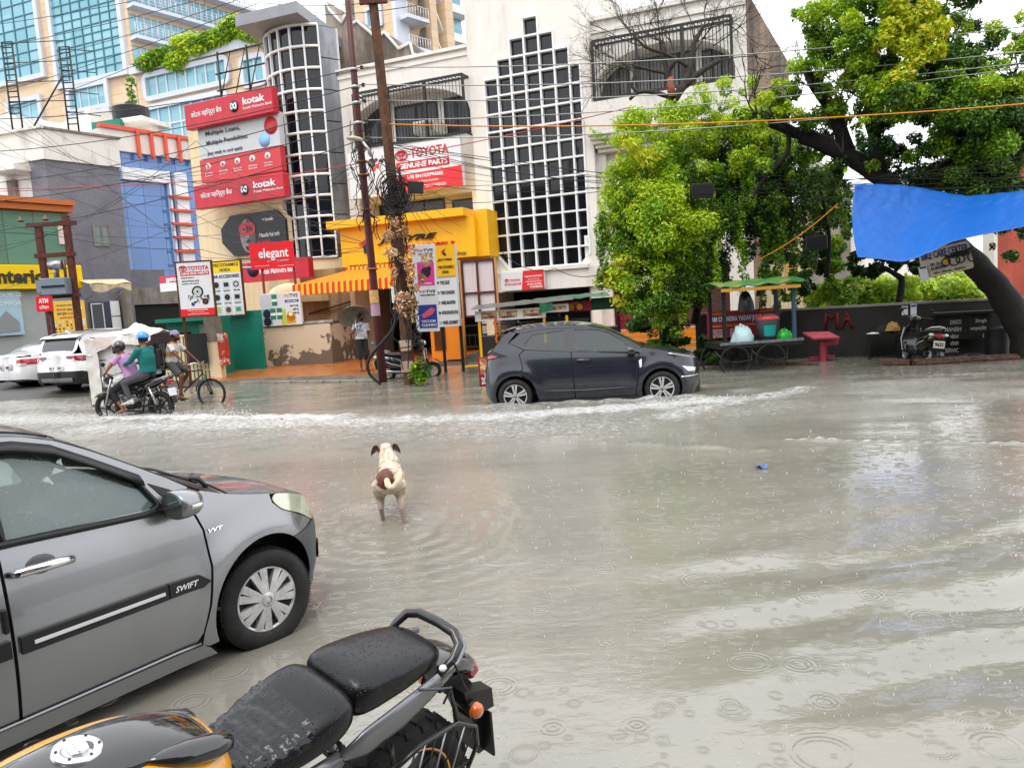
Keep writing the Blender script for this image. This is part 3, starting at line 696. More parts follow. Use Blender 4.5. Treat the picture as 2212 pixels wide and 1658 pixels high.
a0,a1,b0,b1=FI.rect(124,480,152,528);MB().bx(a0,a1,-.12,0,b0,b1,MH('pale_pink_panel','E3CFC8',rough=.5)).build('panel',parent=BI)
a0,a1,b0,b1=FI.rect(-40,573,172,625)
my=MH('sign_yellow','F2CC12',rough=.35,var=.02)
MB().bx(a0,a1,-.28,0,b0,b1,my,.03).build('name_board',parent=BI)
a0,a1,b0,b1=FI.rect(-13,586,90,613);text(BI,'nterio',a0,a1,b0,b1+.05,MH('letter_dark_brown','39342C',rough=.4),y=-.3,bold=.035,ext=.02)
mpb=MH('poster_pale_blue','A9CBDD',rough=.3,var=.1,vscale=1.5)
a0,a1,b0,b1=FI.rect(-40,628,46,725);MB().bx(a0,a1,-.08,.1,b0,b1,mpb).build('window_poster',parent=BI)
a0,a1,b0,b1=FI.rect(-6,632,45,641);text(BI,'OUR SE',a0,a1,b0,b1,m_white,y=-.09,bold=.01)
a0,a1,b0,b1=FI.rect(-14,650,45,660);text(BI,'COMFOR',a0,a1,b0,b1,m_white,y=-.09,bold=.01)
a0,a1,b0,b1=FI.rect(-40,672,40,722);MB().prism([(a0,b0),(a1,b0+.1),(a1,b1-.5),(a0+1,b1)],-.1,-.07,MH('poster_grey_sofa','8E9396',rough=.5)).build('poster_picture',parent=BI)
a0,a1,b0,b1=FI.rect(120,570,172,720);MB().bx(a1-.25,a1,-.15,.1,.2,b1-1,MH('teal_trim','4FA7B8',rough=.3)).build('corner_trim',parent=BI)
# ================================================================= bank building
FK=frame_uv(480,33,R(-25));BK=bld('bank_building',FK,'cream bank building with a round glazed stair tower and stacked red boards')
xl=FK.hit(428,500)[0];xr=FK.hit(615,500)[0];zt=FK.hit(520,225)[1]
MB().bx(xl,xr,0,7,0,zt,m_cream).build('wall',parent=BK)
MR=MH('bank_red','C81E34',rough=.35,var=.04,dirt=hx('9C1424'),dirta=.4,dscale=1.2,streak=4)
MRp=MH('bank_pale_red','C8383F',rough=.4);MGy=MH('board_grey_white','C2C6C8',rough=.4,var=.03)
m_let=MH('letter_white','F2F2F2',rough=.4)
def bank_board(u0,v0,u1,v1,out,part=True,lower=False):
 a0,a1,b0,b1=FK.rect(u0,v0,u1,v1,out)
 o=MB().bx(a0,a1,-out,-out+.35,b0,b1,MR,.02).build('fascia_board',parent=BK);h=b1-b0;w=a1-a0
 text(o,'कोटक महिन्द्रा बैंक',a0+w*.08,a0+w*.44,b0+h*.36,b0+h*.68,m_let,y=-out-.01,bold=.004)
 c=a0+w*.58;zc=b0+h*.52;mk=MB().lathe([(0,-out-.02),(h*.23,-out-.02),(h*.23,-out)],(c,0,zc),24,MH('logo_navy','2A2146'),'Y')
 q=[(c+.6*h*.23*math.sin(t)*1.0,-out-.04,zc+.5*h*.23*math.sin(2*t))for t in[k*2*math.pi/32 for k in range(32)]];mk.tube(q,h*.03,5,m_let,closed=True);mk.build('logo',parent=o)
 text(o,'kotak',a0+w*.68,a0+w*.92,b0+h*.50,b0+h*.78,m_let,y=-out-.01,bold=.02)
 text(o,'Kotak Mahindra Bank',a0+w*.68,a0+w*.995,b0+h*.32,b0+h*.42,m_let,y=-out-.01)
 return o
bank_board(397,206,590,262,1.0)
a0,a1,b0,b1=FK.rect(428,257,604,330,.7);o=MB().bx(a0,a1,-.7,-.4,b0,b1,MGy).build('billboard_panel',parent=BK);w=a1-a0;h=b1-b0
mlk=MH('letter_charcoal','2E3036')
for k,(s,f,g)in enumerate((('Multiple Loans,',.10,.54),('Multiple Possibilities',.10,.62),('Just walk in and apply',.10,.55))):
 text(o,s,a0+w*f,a0+w*g,b1-h*(.36+.29*k),b1-h*(.18+.29*k)-(h*.05 if k==2 else 0),mlk,y=-.72,bold=.004)
MB().lathe([(0,-.72),(h*.26,-.72),(h*.26,-.7)],(a0+w*.91,0,b0+h*.62),24,MRp,'Y').lathe([(0,-.715),(h*.22,-.715),(h*.22,-.7)],(a0+w*.82,0,b0+h*.24),20,MH('print_sky_blue','8FBFE4'),'Y').build('picture',parent=o)
a0,a1,b0,b1=FK.rect(432,331,608,382,.7);o=MB().bx(a0,a1,-.7,-.4,b0,b1,MRp).build('billboard_band',parent=BK);w=a1-a0;h=b1-b0
for k,s in enumerate(('Home Loan','Personal Loan','Loan Against Securities','Business Loan','Working Capital Solutions')):
 c=a0+w*(.11+.185*k);MB().lathe([(0,-.72),(h*.15,-.72),(h*.15,-.7)],(c,0,b0+h*.68),18,m_let,'Y').build('icon',parent=o)
 MB().prism([(c-h*.06,b0+h*.62),(c+h*.06,b0+h*.62),(c+h*.06,b0+h*.70),(c,b0+h*.76),(c-h*.06,b0+h*.70)],-.735,-.72,MRp).build('icon_mark',parent=o)
 p=s.split(' ',1);text(o,p[0],c-w*.05,c+w*.05,b0+h*.36,b0+h*.43,m_let,y=-.715);text(o,p[1],c-w*.05,c+w*.05,b0+h*.25,b0+h*.32,m_let,y=-.715)
bank_board(418,386,614,439,1.1)
a0,a1,b0,b1=FK.rect(478,459,618,548,.25);w=a1-a0;h=b1-b0;c=.17
oc=[(a0+w*c,b0),(a1-w*.06,b0),(a1,b0+h*.2),(a1,b1-h*.25),(a1-w*.12,b1),(a0+w*c,b1),(a0,b1-h*.3),(a0,b0+h*.35)]
MB().prism(inset(oc,-.12),-.12,0,m_cream).build('poster_surround',parent=BK)
o=MB().prism(oc,-.25,-.1,MH('poster_black','17171C',rough=.35)).build('poster',parent=BK)
fc=(a0+w*.42,b0+h*.50);mkf=MH('poster_face_grey','8E8684',rough=.5);mkd=MH('poster_hair','2A2626',rough=.5);E_=lambda rx,rz,t0=0,t1=360,ox=0,oz=0,n=26:[(fc[0]+ox+rx*math.cos(R(t0+(t1-t0)*k/n)),fc[1]+oz+rz*math.sin(R(t0+(t1-t0)*k/n)))for k in range(n+(0 if t1-t0==360 else 1))]
MB().prism(E_(w*.135,h*.43,0,360,0,h*.02),-.256,-.25,mkd).prism(E_(w*.12,h*.42,0,360,0,-h*.04),-.262,-.256,mkf).prism([(fc[0],fc[1]-h*.46)]+E_(w*.12,h*.42,-88,88,0,-h*.04,16)+[(fc[0],fc[1]+h*.38)],-.265,-.262,MH('poster_face_shade','5C5654',rough=.5)).build('picture_face',parent=o)
mb=MB()
for s_ in(-1,1):cx=fc[0]+s_*w*.052;mb.lathe([(h*.075,-.272),(h*.165,-.272)],(cx,0,fc[1]+h*.12),20,MR,'Y').lathe([(0,-.274),(h*.035,-.274)],(cx,0,fc[1]+h*.12),10,m_black,'Y')
mb.prism([(fc[0]-w*.045,fc[1]-h*.19),(fc[0],fc[1]-h*.14),(fc[0]+w*.045,fc[1]-h*.19),(fc[0],fc[1]-h*.22)],-.272,-.266,mkd).prism([(fc[0]-w*.012,fc[1]+h*.08),(fc[0]+w*.012,fc[1]+h*.08),(fc[0]+w*.022,fc[1]-h*.10),(fc[0]-w*.022,fc[1]-h*.10)],-.270,-.265,MH('poster_nose','9C9492')).prism(E_(w*.05,h*.12,180,360,0,-h*.30),-.270,-.265,mkd);mb.build('picture_mask',parent=o)
text(o,'Hausla hai toh',a0+w*.60,a0+w*.9,b0+h*.38,b0+h*.48,m_let,y=-.255,bold=.006);text(o,'ho jayega.',a0+w*.56,a0+w*.76,b0+h*.22,b0+h*.32,MR,y=-.255,bold=.01);text(o,'= kotak',a0+w*.66,a0+w*.83,b0+h*.76,b0+h*.84,m_let,y=-.255,bold=.015)
a0,a1,b0,b1=FK.rect(524,563,640,606,1.2);o=MB().bx(a0,a1+.6,-1.2,-.9,b0,b1,MR).build('fascia_board',parent=BK);w=a1-a0;h=b1-b0
text(o,'Kotak Mahindra Bank',a0+w*.33,a0+w*1.0,b0+h*.35,b0+h*.62,m_let,y=-1.21,bold=.01)
MB().lathe([(0,-1.23),(h*.36,-1.23),(h*.36,-1.2)],(a0+w*.2,0,b0+h*.62),20,MATS['logo_navy'],'Y').build('logo',parent=o)
a0,a1,b0,b1=FK.rect(360,594,396,628,1.2);o=MB().bx(a0-.4,a1+1,-1.2,-1,b0,b1,MH('bank_pink_red','D2325A',rough=.4)).bx(a0-.4,a1+1,-1.21,-1,b0,b0+.35,m_white).build('side_board',parent=BK);text(o,'Bank',a0,a1-.1,b0+.55,b1-.3,m_let,y=-1.21,bold=.03)
a0,a1,b0,b1=FK.rect(565,608,640,640,2.2);mb=MB();mb.lathe([((a1-a0)*.5*math.cos(t),(b1-b0)*.9*math.sin(t))for t in[k*R(90)/6 for k in range(7)]],((a0+a1)/2,-1.6,b0),20,m_cream);mb.bx(a0,a1,-2.2,0,b0-.25,b0,m_cream);mb.build('entrance_dome',parent=BK)
YT=31.0;pc=PY(699,300,YT+1.9);FC=Frame((pc.x,pc.y),R(-23));Rad=2.02
ztop=FC.hit(640,55,1.9)[1];zbot=FC.hit(690,556,1.9)[1];mb=MB();A0,A1,NC,NR=R(182),R(309),8,11
zz_=lambda j:zbot+(ztop-zbot)*j/NR
mb.lathe([(Rad-.06,zbot),(Rad-.06,ztop)],(0,0,0),40,m_glassk,a0=A0,a1=A1);xf(mb,FC,FK).build('stair_glazing',parent=BK)
mb=MB()
for i in range(NC+1):
 a=A0+(A1-A0)*i/NC;c_,s_=math.cos(a),math.sin(a);mb.box((Rad*c_,Rad*s_,(zbot+ztop)/2),(.10,.06,ztop-zbot),m_white,Matrix.Rotation(a,3,'Z'))
for j in range(NR+1):mb.lathe([(Rad-.05,zz_(j)-.045),(Rad+.05,zz_(j)-.045),(Rad+.05,zz_(j)+.045),(Rad-.05,zz_(j)+.045)],(0,0,0),40,m_white,a0=A0,a1=A1)
xf(mb,FC,FK).build('stair_mullions',parent=BK)
mb=MB().lathe([(Rad-.02,.3),(Rad-.02,zbot-.04)],(0,0,0),40,m_cream,a0=A0,a1=A1+R(10));xf(mb,FC,FK).build('stair_base',parent=BK)
mpn=MH('silver_metal_panel','8C8E92',rough=.35,metal=.5,var=.1,vscale=2,dirt=hx('55585C'),dirta=.6,dscale=.8,streak=4)
p1=FC.world(Rad*math.cos(A1),Rad*math.sin(A1),0);FS=Frame((p1.x,p1.y),R(38));xe=FS.hit(742,260)[0]
mb=MB()
for j in range(7):
 za,zb_=4.6+(ztop-4.6)*j/7,4.6+(ztop-4.6)*(j+1)/7;mb.bx(0,xe*.98,0,.3,za,zb_-.04,mpn);mb.bx(xe*.98,xe*1.08,0,.3,za,zb_-.03,m_steel)
mb.bx(0,xe,.05,.3,4.6,ztop,m_dark);xf(mb,FS,FK).build('side_panels',parent=BK)
ca=FK.world(*[0,0,0]);roof=[PY(509,52,29.5),PY(640,17,27.6),PY(712,68,31.5)];zr=ztop+.1
def atz(u,v,z):return G(u,v,z)
Rf=[atz(509,58,zr),atz(642,27,zr),atz(714,80,zr)]
far=[Rf[2]+Vector((.3,3,0)),Rf[0]+Vector((1,5,0))];pl=[(p.x,p.y)for p in Rf+far]
mb=MB();mw=MH('canopy_grey','8E9095',rough=.5,var=.1,vscale=2)
mb.prism(pl,zr,zr+.42,mw,'XY');FWo=Frame((0,0),0);xf(mb,FWo,FK).build('canopy',parent=BK)
mb=MB()
for(u,v)in((540,20),(556,12),(700,30)):
 p=FK.o;q=PY(u,v,33);q2=FK;mb.cyl((0,0,0),(0,0,.01),.01,4,m_white)if False else None
# ================================================================= white facade buildings
F1=Frame((PY(1100,700,29.0).x,29.0),R(-21.5))
B1=bld('white_shop_building',F1,'white plaster building with a caged arched window, above the yellow tyre shop')
def P1(u,v,out=0,fr=None):return(fr or F1).hit(u,v,out)
def arch_poly(x0,x1,zb,zs,zt,n=14):
 c=(x0+x1)/2;a=(x1-x0)/2;return[(x0,zb),(x1,zb),(x1,zs)]+[(c+a*math.cos(t),zs+(zt-zs)*math.sin(t))for t in[math.pi*k/n for k in range(1,n)]]+[(x0,zs)]
xl,xr=P1(738,400)[0],P1(1046,300)[0];zt=P1(880,130)[1];zb=0
ax0,ax1=P1(760,250)[0],P1(1016,250)[0];azb=P1(900,312)[1];azs=P1(900,255)[1];azt=P1(905,190)[1]
hz0,hz1=P1(900,485)[1],P1(900,428)[1];hx0,hx1=P1(800,450)[0],P1(1022,450)[0]
gz1=P1(880,618)[1];gx0,gx1=P1(785,680)[0],P1(1040,680)[0]
mb=MB();slab(mb,[(xl,0),(xr,0),(xr,zt),(xl,zt)],[arch_poly(ax0,ax1,azb,azs,azt),[(hx0,hz0),(hx1,hz0),(hx1,hz1),(hx0,hz1)],[(gx0,.12),(gx1,.12),(gx1,gz1),(gx0,gz1)]],0,.7,m_plaster)
mb.bx(xl,xr,6.5,7,0,zt,m_plaster).bx(xl,xl+.3,.7,6.5,0,zt,m_plaster).bx(xr-.3,xr,.7,6.5,0,zt,m_plaster).bx(xl,xr,.7,6.5,zt-.3,zt,m_plaster)
mb.build('wall',parent=B1)
MB().bx(xl-.05,xr+.05,-.12,.7,zt,zt+.12,m_plaster).bx(xl,xr,-.05,.3,zt-.25,zt-.12,m_plaster).build('cornice',parent=B1)
MB().bx(ax0-.1,ax1+.1,.72,.9,azb-.1,azt+.1,m_plaster).bx(hx0,hx1,.72,.9,hz0-.3,hz1+.3,m_cream).build('recess_wall',parent=B1)
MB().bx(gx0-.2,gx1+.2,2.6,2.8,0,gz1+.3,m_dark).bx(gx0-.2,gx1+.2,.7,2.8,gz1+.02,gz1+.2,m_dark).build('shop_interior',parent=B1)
m_gcur=MH('curtained_glass','3B3D42',rough=.15,var=.4,vscale=2)
for(u0,v0,u1,v1,n)in((853,224,943,302,2),(960,210,1012,287,1),(786,236,836,309,1)):
 a0,a1,b0,b1=F1.rect(u0,v0,u1,v1,-.6);window(B1,a0,a1,b0,b1,.7,n,1,m_gcur,MH('dark_timber','33241E',rough=.6),.08)
for(u0,u1)in((806,852),(870,956),(975,1022)):
 a0,a1,b0,b1=F1.rect(u0,430,u1,484,-.5);window(B1,a0,a1,b0,b1,.7,2 if u0==870 else 1,1,m_gcur,m_black,.05)
def cage(par,fr,u0,u1,tl,tr,bl,br,out=.7,name='window_cage',nb=34):
 a0=fr.hit(u0,tl,out)[0];a1=fr.hit(u1,tr,out)[0];um=(u0+u1)/2;z1=fr.hit(um,(tl+tr)/2,out)[1];z0=fr.hit(um,(bl+br)/2,out)[1]
 mb=MB();r=.035
 for z in(z0,z1):
  mb.bx(a0,a1,-out-.03,-out+.03,z-.04,z+.04,m_black)
  for x in(a0,a1):mb.bx(x-.03,x+.03,-out,0,z-.03,z+.03,m_black)
 for x in(a0,a0+(a1-a0)*.33,a0+(a1-a0)*.66,a1):mb.bx(x-.045,x+.045,-out-.035,-out+.035,z0,z1,m_black)
 for i in range(nb):x=a0+(a1-a0)*i/nb;mb.cyl((x,-out,z0),(x,-out,z1),.014,4,m_black)
 for i in range(24):x=a0+(a1-a0)*i/24;mb.tube([(x,-out,z1+.05),(x+.2,0,z1+.08)],.012,4,m_black)
 mb.bx(a0,a1,-.03,.03,z1+.04,z1+.1,m_black)
 return mb.build(name,parent=par)
cage(B1,F1,762,998,204,160,318,292)
a0,a1,b0,b1=F1.rect(897,262,945,289,.3);o=MB().bx(a0,a1,-.5,.6,b0,b1,MH('ac_casing','CFCFCB',rough=.5),.03).build('air_conditioner',parent=B1)
mb=MB()
for i in range(7):mb.bx(a0+.04,a1-.04,-.51,-.49,b0+.05+(b1-b0-.12)*i/7,b0+.07+(b1-b0-.12)*i/7,m_conc)
for i in range(3):x=a0+(a1-a0)*(i+.5)/3;mb.bx(x-.01,x+.01,-.512,-.49,b0+.05,b1-.05,m_conc)
mb.build('grille',parent=o)
MB().tube([F1.hit(777,250,.1)+(0,)and(F1.hit(777,250)[0],-.12,F1.hit(777,250)[1]),(F1.hit(790,640)[0],-.12,1.0)],.07,8,MH('drain_pipe','B7AFA4',rough=.7)).build('drain_pipe',parent=B1)
FZ=frame_uv(800,34,R(-21.5));BZ=bld('sawtooth_roof_wall',FZ,'stained concrete wall with saw-tooth top, rising behind the white plaster building','wall')
pts=[(700,0),(712,21),(739,51),(748,30),(759,55),(772,46),(805,76),(817,81),(831,70),(862,106),(887,93),(893,118),(905,122)]
q=[FZ.hit(*p)for p in pts];q=[(q[0][0],6)]+q+[(q[-1][0],6)]
m_zc=MH('stained_concrete','94887C',rough=.9,var=.2,vscale=1.5,dirt=hx('4A3F38'),dirta=.8,dscale=.6,streak=3)
MB().prism(q,0,3.5,m_zc).build('wall',parent=BZ)
mb=MB()
for a_,b_ in zip(q[1:-2],q[2:-1]):mb.tube([(a_[0],-.05,a_[1]),(b_[0],-.05,b_[1])],.06,4,m_white)
mb.build('coping',parent=BZ)
F4=Frame((F1.world(0,-.35,0).x,F1.world(0,-.35,0).y),R(-21.5));B4=bld('stepped_glass_building',F4,'tall white building with a stepped dark glass grid like a pyramid top')
xl,xr=F4.hit(1005,60)[0],F4.hit(1282,300)[0];zt=F4.hit(1100,-60)[1];zsh=F4.hit(1180,625)[1]
X=[F4.hit(u,345)[0]for u in(1057,1086.5,1115.5,1146.5,1178,1209.5,1241,1264)]
zT=F4.hit(1162,33)[1];zB=F4.hit(1162,577)[1];dz=(zT-zB)/14
tops=[3,2,1,0,1,2,3]
hole=[(X[0],zB+dz*.9),(X[1],zB),(X[6],zB),(X[7],zB+dz*.6)]
st=[]
for i in range(6,-1,-1):
 z=zT-dz*tops[i];st+=[(X[i+1],z),(X[i],z)]
ded=[]
for p in hole+st:
 if not ded or(abs(p[0]-ded[-1][0])+abs(p[1]-ded[-1][1]))>1e-4:ded.append(p)
mb=MB();slab(mb,[(xl,zsh),(xr,zsh),(xr,zt),(xl,zt)],[ded],0,.4,m_plaster)
mb.bx(xl,xl+.3,.4,7,0,zt,m_plaster).bx(xr-.3,xr,.4,7,0,zt,m_plaster).bx(xl,xr,6.7,7,0,zt,m_plaster).bx(xl,xr,.4,6.7,zt-.3,zt,m_plaster).bx(xl,xr,.4,6.7,zsh,zsh+.2,m_plaster)
mb.build('wall',parent=B4)
mb=MB()
for i in range(7):
 top=14-tops[i]
 for j in range(top):
  z0_,z1_=zB+dz*j,zB+dz*(j+1)
  if j==0 and i==0:continue
  r_=random.Random(i*31+j);t=r_.uniform(-.012,.012);
  mb.add([(X[i],.12+t,z0_),(X[i+1],.12-t,z0_),(X[i+1],.12-t+.01,z1_),(X[i],.12+t+.01,z1_)],[(0,1,2,3)],m_glassk)
mb.add([(X[1],.12,zB),(X[1],.12,zB+dz),(X[0],.12,zB+dz)],[(0,1,2)],m_glassk)
gw=MB();
for i in range(8):
 lo=zB+dz*(1 if i==0 else.5 if i==7 else 0);hi=zT-dz*min(tops[max(i-1,0)],tops[min(i,6)])
 gw.bx(X[i]-.031,X[i]+.031,-.06,.14,lo,hi+.045,m_white)
for j in range(15):
 ii=[i for i in range(7)if 14-tops[i]>=j];gw.bx(X[ii[0]if j else 1],X[ii[-1]+1],-.055,.135,zB+dz*j-.031,zB+dz*j+.031,m_white)
gw.prism([(X[0]-.05,zB+dz*1.0),(X[1],zB-.05),(X[1],zB+.06),(X[0]+.05,zB+dz*1.06)],-.05,.14,m_white)
gf=gw.build('window_grid',parent=B4);mb.build('panes',parent=gf,fixn=False)
MB().bx(X[0]-.3,xr-.02,-.25,.0,zsh,zB-.12,m_plaster).bx(X[0]+.2,X[7],-.35,0,zB-.16,zB-.06,m_plaster).prism([(xl,zsh-.02),(X[0]-.3,zsh-.02),(X[1]-.4,zB-.14),(xl,zB+dz*1.5)],-.12,.0,m_plaster).build('sill_band',parent=B4)
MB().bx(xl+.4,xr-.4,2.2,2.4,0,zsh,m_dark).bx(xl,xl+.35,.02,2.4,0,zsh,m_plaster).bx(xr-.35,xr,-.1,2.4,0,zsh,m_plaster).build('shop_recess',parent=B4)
F5=Frame((F1.world(0,.1,0).x,F1.world(0,.1,0).y),R(-21.5));B5=bld('arched_window_building',F5,'weathered white building with a wide caged arch and brown side wall, behind the bare tree')
xl,xr=F5.hit(1276,300)[0],F5.hit(1612,60)[0];zt=F5.hit(1430,18)[1]
ax0,ax1=F5.hit(1289,190)[0],F5.hit(1588,150)[0];azb=F5.hit(1440,200)[1];azs=F5.hit(1440,165)[1];azt=F5.hit(1465,84)[1]
gz=F5.hit(1400,600)[1];gA,gB=F5.hit(1308,650)[0],F5.hit(1366,650)[0]
mb=MB();slab(mb,[(xl,0),(xr,0),(xr,zt),(xl,zt)],[arch_poly(ax0,ax1,azb,azs,azt),[(gA,.6),(gB,.6),(gB,gz),(gA,gz)],[(gB+.8,.6),(xr-.8,.6),(xr-.8,gz+.3),(gB+.8,gz+.3)]],0,.8,m_plaster2)
mb.bx(xl,xr,8.5,9,0,zt,m_plaster2).bx(xl,xr,.8,8.5,zt-.3,zt,m_plaster2)
mb.build('wall',parent=B5)
m_flank=MH('brown_weathered_render','8D7662',rough=.9,var=.15,vscale=1,dirt=hx('3E332B'),dirta=.85,dscale=.5,streak=4)
p_=F5.world(xr,0,0);FF=Frame((p_.x,p_.y),R(62));mb=MB().bx(0,FF.hit(1703,120)[0],.0,.5,0,zt+.1,m_flank);xf(mb,FF,F5).build('side_wall',parent=B5)
MB().bx(xl-.1,xr+.1,-.12,.8,zt,zt+.14,m_plaster2).bx(xl,xr,-.06,.2,zt-.4,zt-.3,m_plaster2).build('cornice',parent=B5)
MB().bx(ax0-.1,ax1+.1,.85,1.0,azb-.1,azt+.1,m_plaster2).build('recess_wall',parent=B5)
for(u0,v0,u1,v1,n)in((1298,150,1358,215,3),(1372,120,1500,205,4),(1518,105,1580,185,3)):
 a0,a1,b0,b1=F5.rect(u0,v0,u1,v1,-.8);window(B5,a0,a1,b0,b1,.85,n,1,MH('grey_curtained_glass','6F6D6C',rough=.3,var=.3,vscale=4,streak=0),m_black,.05)
cage(B5,F5,1278,1578,92,32,215,172,nb=40)
z1=F5.hit(1400,215)[1];z0=F5.hit(1330,288)[1]
MB().bx(xl+.1,xr,-.9,0,z0,azb-.15,m_plaster2).build('balcony',parent=B5)
mb=MB()
for k in range(5):mb.bx(xl+.1+.06*k,xr,-.9+.13*k,0,z0-.13*(k+1),z0-.13*k-.005,m_plaster2)
mb.build('moulding',parent=B5)
MB().bx(xl-.02,xl+.55,-.2,0,0,z0-.6,m_plaster2).bx(F5.hit(1430,500)[0],F5.hit(1450,500)[0],-.2,0,0,z0-.6,m_plaster2).build('pillar',parent=B5)
m_shut=MH('crimson_shutter','9C2340',rough=.5,var=.1);m_shut2=MH('brown_shutter','6B4A44',rough=.55,var=.15)
def shutter(par,fr,x0,x1,z0,z1,y,mat,n=22):
 mb=MB()
 for k in range(n):
  za=z0+(z1-z0)*k/n;zb_=z0+(z1-z0)*(k+1)/n;zm=(za+zb_)/2;mb.add([(x0,y,za),(x1,y,za),(x1,y-.05,zm),(x0,y-.05,zm),(x1,y,zb_),(x0,y,zb_)],[(0,1,2,3),(3,2,4,5)],mat)
 return mb.build('roller_shutter',parent=par)
shutter(B5,F5,gA,gB,.6,gz,.3,m_shut);shutter(B5,F5,gB+.8,xr-.8,.6,gz+.3,.4,m_shut2,30)
mst=MH('ochre_steps','C07A28',rough=.6,var=.12)
mb=MB()
for k in range(4):mb.bx(gA-.6,gB+2.6,-1.6+.4*k,.2,0,.15*(k+1)-.002*k,mst)
mb.build('steps',parent=B5)
a0,a1,b0,b1=F5.rect(1263,507,1294,556,.4);o=MB().bx(a0,a1,-.4,-.3,b0,b1,m_white).build('sign_panel',parent=B5);text(o,'WONDE',a0+.12,a1-.15,b0+.1,b1-.1,MH('letter_charcoal','2E3036'),y=-.41,bold=.02,rot=0)
a0,a1,b0,b1=F5.rect(1294,582,1304,610,.25);o=MB().bx(a0,a1,-.25,-.2,b0,b1,MR).build('notice_board',parent=B5)
MB().bx(F5.hit(1275,600)[0],F5.hit(1306,600)[0],-.19,0,0,F5.hit(1290,556)[1],MH('pinkish_plaster','CDB09C',rough=.8,var=.08)).build('lower_wall',parent=B5)
F6=frame_uv(1700,27,R(-12));B6=bld('peeling_cream_building',F6,'peeling cream walled outbuilding with corrugated sheets, behind the hanging creepers')
mpe=MH('peeling_cream','D3C2A2',rough=.85,var=.1,vscale=3,dirt=hx('8A6E50'),dirta=.7,dscale=1.2,streak=8)
a0,a1,b0,b1=F6.rect(1615,470,1752,665);MB().bx(a0,a1,0,6,0,b1,mpe).build('wall',parent=B6)
a0,a1,b0,b1=F6.rect(1700,545,1718,610);window(B6,a0,a1,b0,b1,-.03,1,2,m_glassk,MH('ochre_frame','C69A4C'),.12)
a0,a1,b0,b1=F6.rect(1752,400,1846,665)
mb=MB()
for k in range(20):
 xa_,xb_=a0+(a1-a0)*k/20,a0+(a1-a0)*(k+1)/20;mb.add([(xa_,.5,0),((xa_+xb_)/2,.42,0),(xb_,.5,0),(xa_,.5,b1),((xa_+xb_)/2,.42,b1),(xb_,.5,b1)],[(0,1,4,3),(1,2,5,4)],MH('pale_corrugated_sheet','CBC8C0',rough=.7,var=.08,dirt=hx('8E8576'),dirta=.5,dscale=.8,streak=6))
mb.prism([(a0,b1),(a1,b1),((a0+a1)/2-1,b1+1.6)],.45,.7,MATS['pale_corrugated_sheet']);mb.bx(a0,a1,.55,1.2,0,b1,MATS['pale_corrugated_sheet']);mb.build('sheet_wall',parent=B6)
F7=frame_uv(2146,24,R(15));B7=bld('red_walled_building',F7,'faded red walled building at the right edge, behind the leaning trunk')
a0,a1,b0,b1=F7.rect(2149,235,2320,660);MB().bx(a0,a1,0,.4,0,b1,MH('faded_red_wall','B5523F',rough=.8,var=.12,vscale=1.5,dirt=hx('7C3A2E'),dirta=.6,dscale=1,streak=4)).build('wall',parent=B7)
a0,a1,b0,b1=F7.rect(2141,240,2149,660);MB().bx(a0,a1,-.1,.3,0,b1,m_plaster2).build('corner_strip',parent=B7)
F8=frame_uv(1950,60,R(-5));B8=bld('distant_white_building',F8,'plain pale distant building glimpsed through the tree branches')
a0,a1,b0,b1=F8.rect(1860,380,2080,640);MB().bx(a0,a1,0,8,0,b1,m_plaster).build('wall',parent=B8)
for k in range(3):window(B8,a0+2+k*2.2,a0+3.4+k*2.2,b1-2.6,b1-1.0,-.05,2,2,m_glassk,m_white,.1)
FO=Frame((45,-13),math.pi+R(2));BO=bld('opposite_building',FO,'grey shop block across the road behind the viewpoint, seen only in reflections')
mo_=MH('grey_block_wall','6B6762',rough=.8,var=.2,vscale=.4);mb=MB()
for k,(xa,xb,h)in enumerate(((0,22,12),(22,40,17),(40,62,13.5),(62,90,16))):mb.bx(xa,xb-.1,0,8,-.3,h,mo_)
mb.build('wall',parent=BO);mb=MB()
for k in range(27):
 for j in range(4):mb.bx(1+k*3.3,3.2+k*3.3,-.05,0,.6+j*2.9,2.6+j*2.9,m_glassk)
mb.build('windows',parent=BO)
# ================================================================= low wall, trees, plants, tarpaulin
m_wallg=MH('dark_cement_wall','302F2C',rough=.85,var=.25,vscale=1.5,dirt=hx('22211E'),dirta=.7,dscale=.7,streak=2)
A,B=G(1505,780),G(2330,757);ang=math.atan2(B.y-A.y,B.x-A.x);FWL=Frame((A.x,A.y),ang);LW=(B-A).length
lw=bld('low_wall',FWL,'long dark cement boundary wall with red painted letters','wall')
zt=FWL.hit(1900,661)[1]
V_=[];mb=MB().bx(0,LW,0,.25,-.2,zt,m_wallg).bx(-.02,LW,-.02,.27,zt,zt+.05,m_conc);mb.build('wall',parent=lw)
mrp=MH('faded_red_paint','7A2420',rough=.9,var=.3,vscale=20)
a0,a1,b0,b1=FWL.rect(1783,676,1842,709);w=(a1-a0)
mb=MB();lt=lambda pts,r=.045:[mb.tube([(x,-.005,z)for x,z in pts],r,5,mrp)]
lt([(a0,b0),(a0+w*.05,b1),(a0+w*.22,b0+.25),(a0+w*.42,b1),(a0+w*.45,b0)]);lt([(a0+w*.62,b0),(a0+w*.78,b1),(a0+w*.98,b0)]);lt([(a0+w*.68,b0+.2),(a0+w*.9,b0+.22)])
mb.build('painted_letters',parent=lw)
for u in(1955,1974):
 a0,a1,b0,b1=FWL.rect(u-7,656 if u==1974 else 661,u+6,680);o=MB().bx(a0,a1,-.02,0,b0,b1,m_white).bx(a0+.01,a1-.01,-.024,-.02,b1-.07,b1-.02,MH('print_blue','2A57A6')).build('notice',parent=lw)
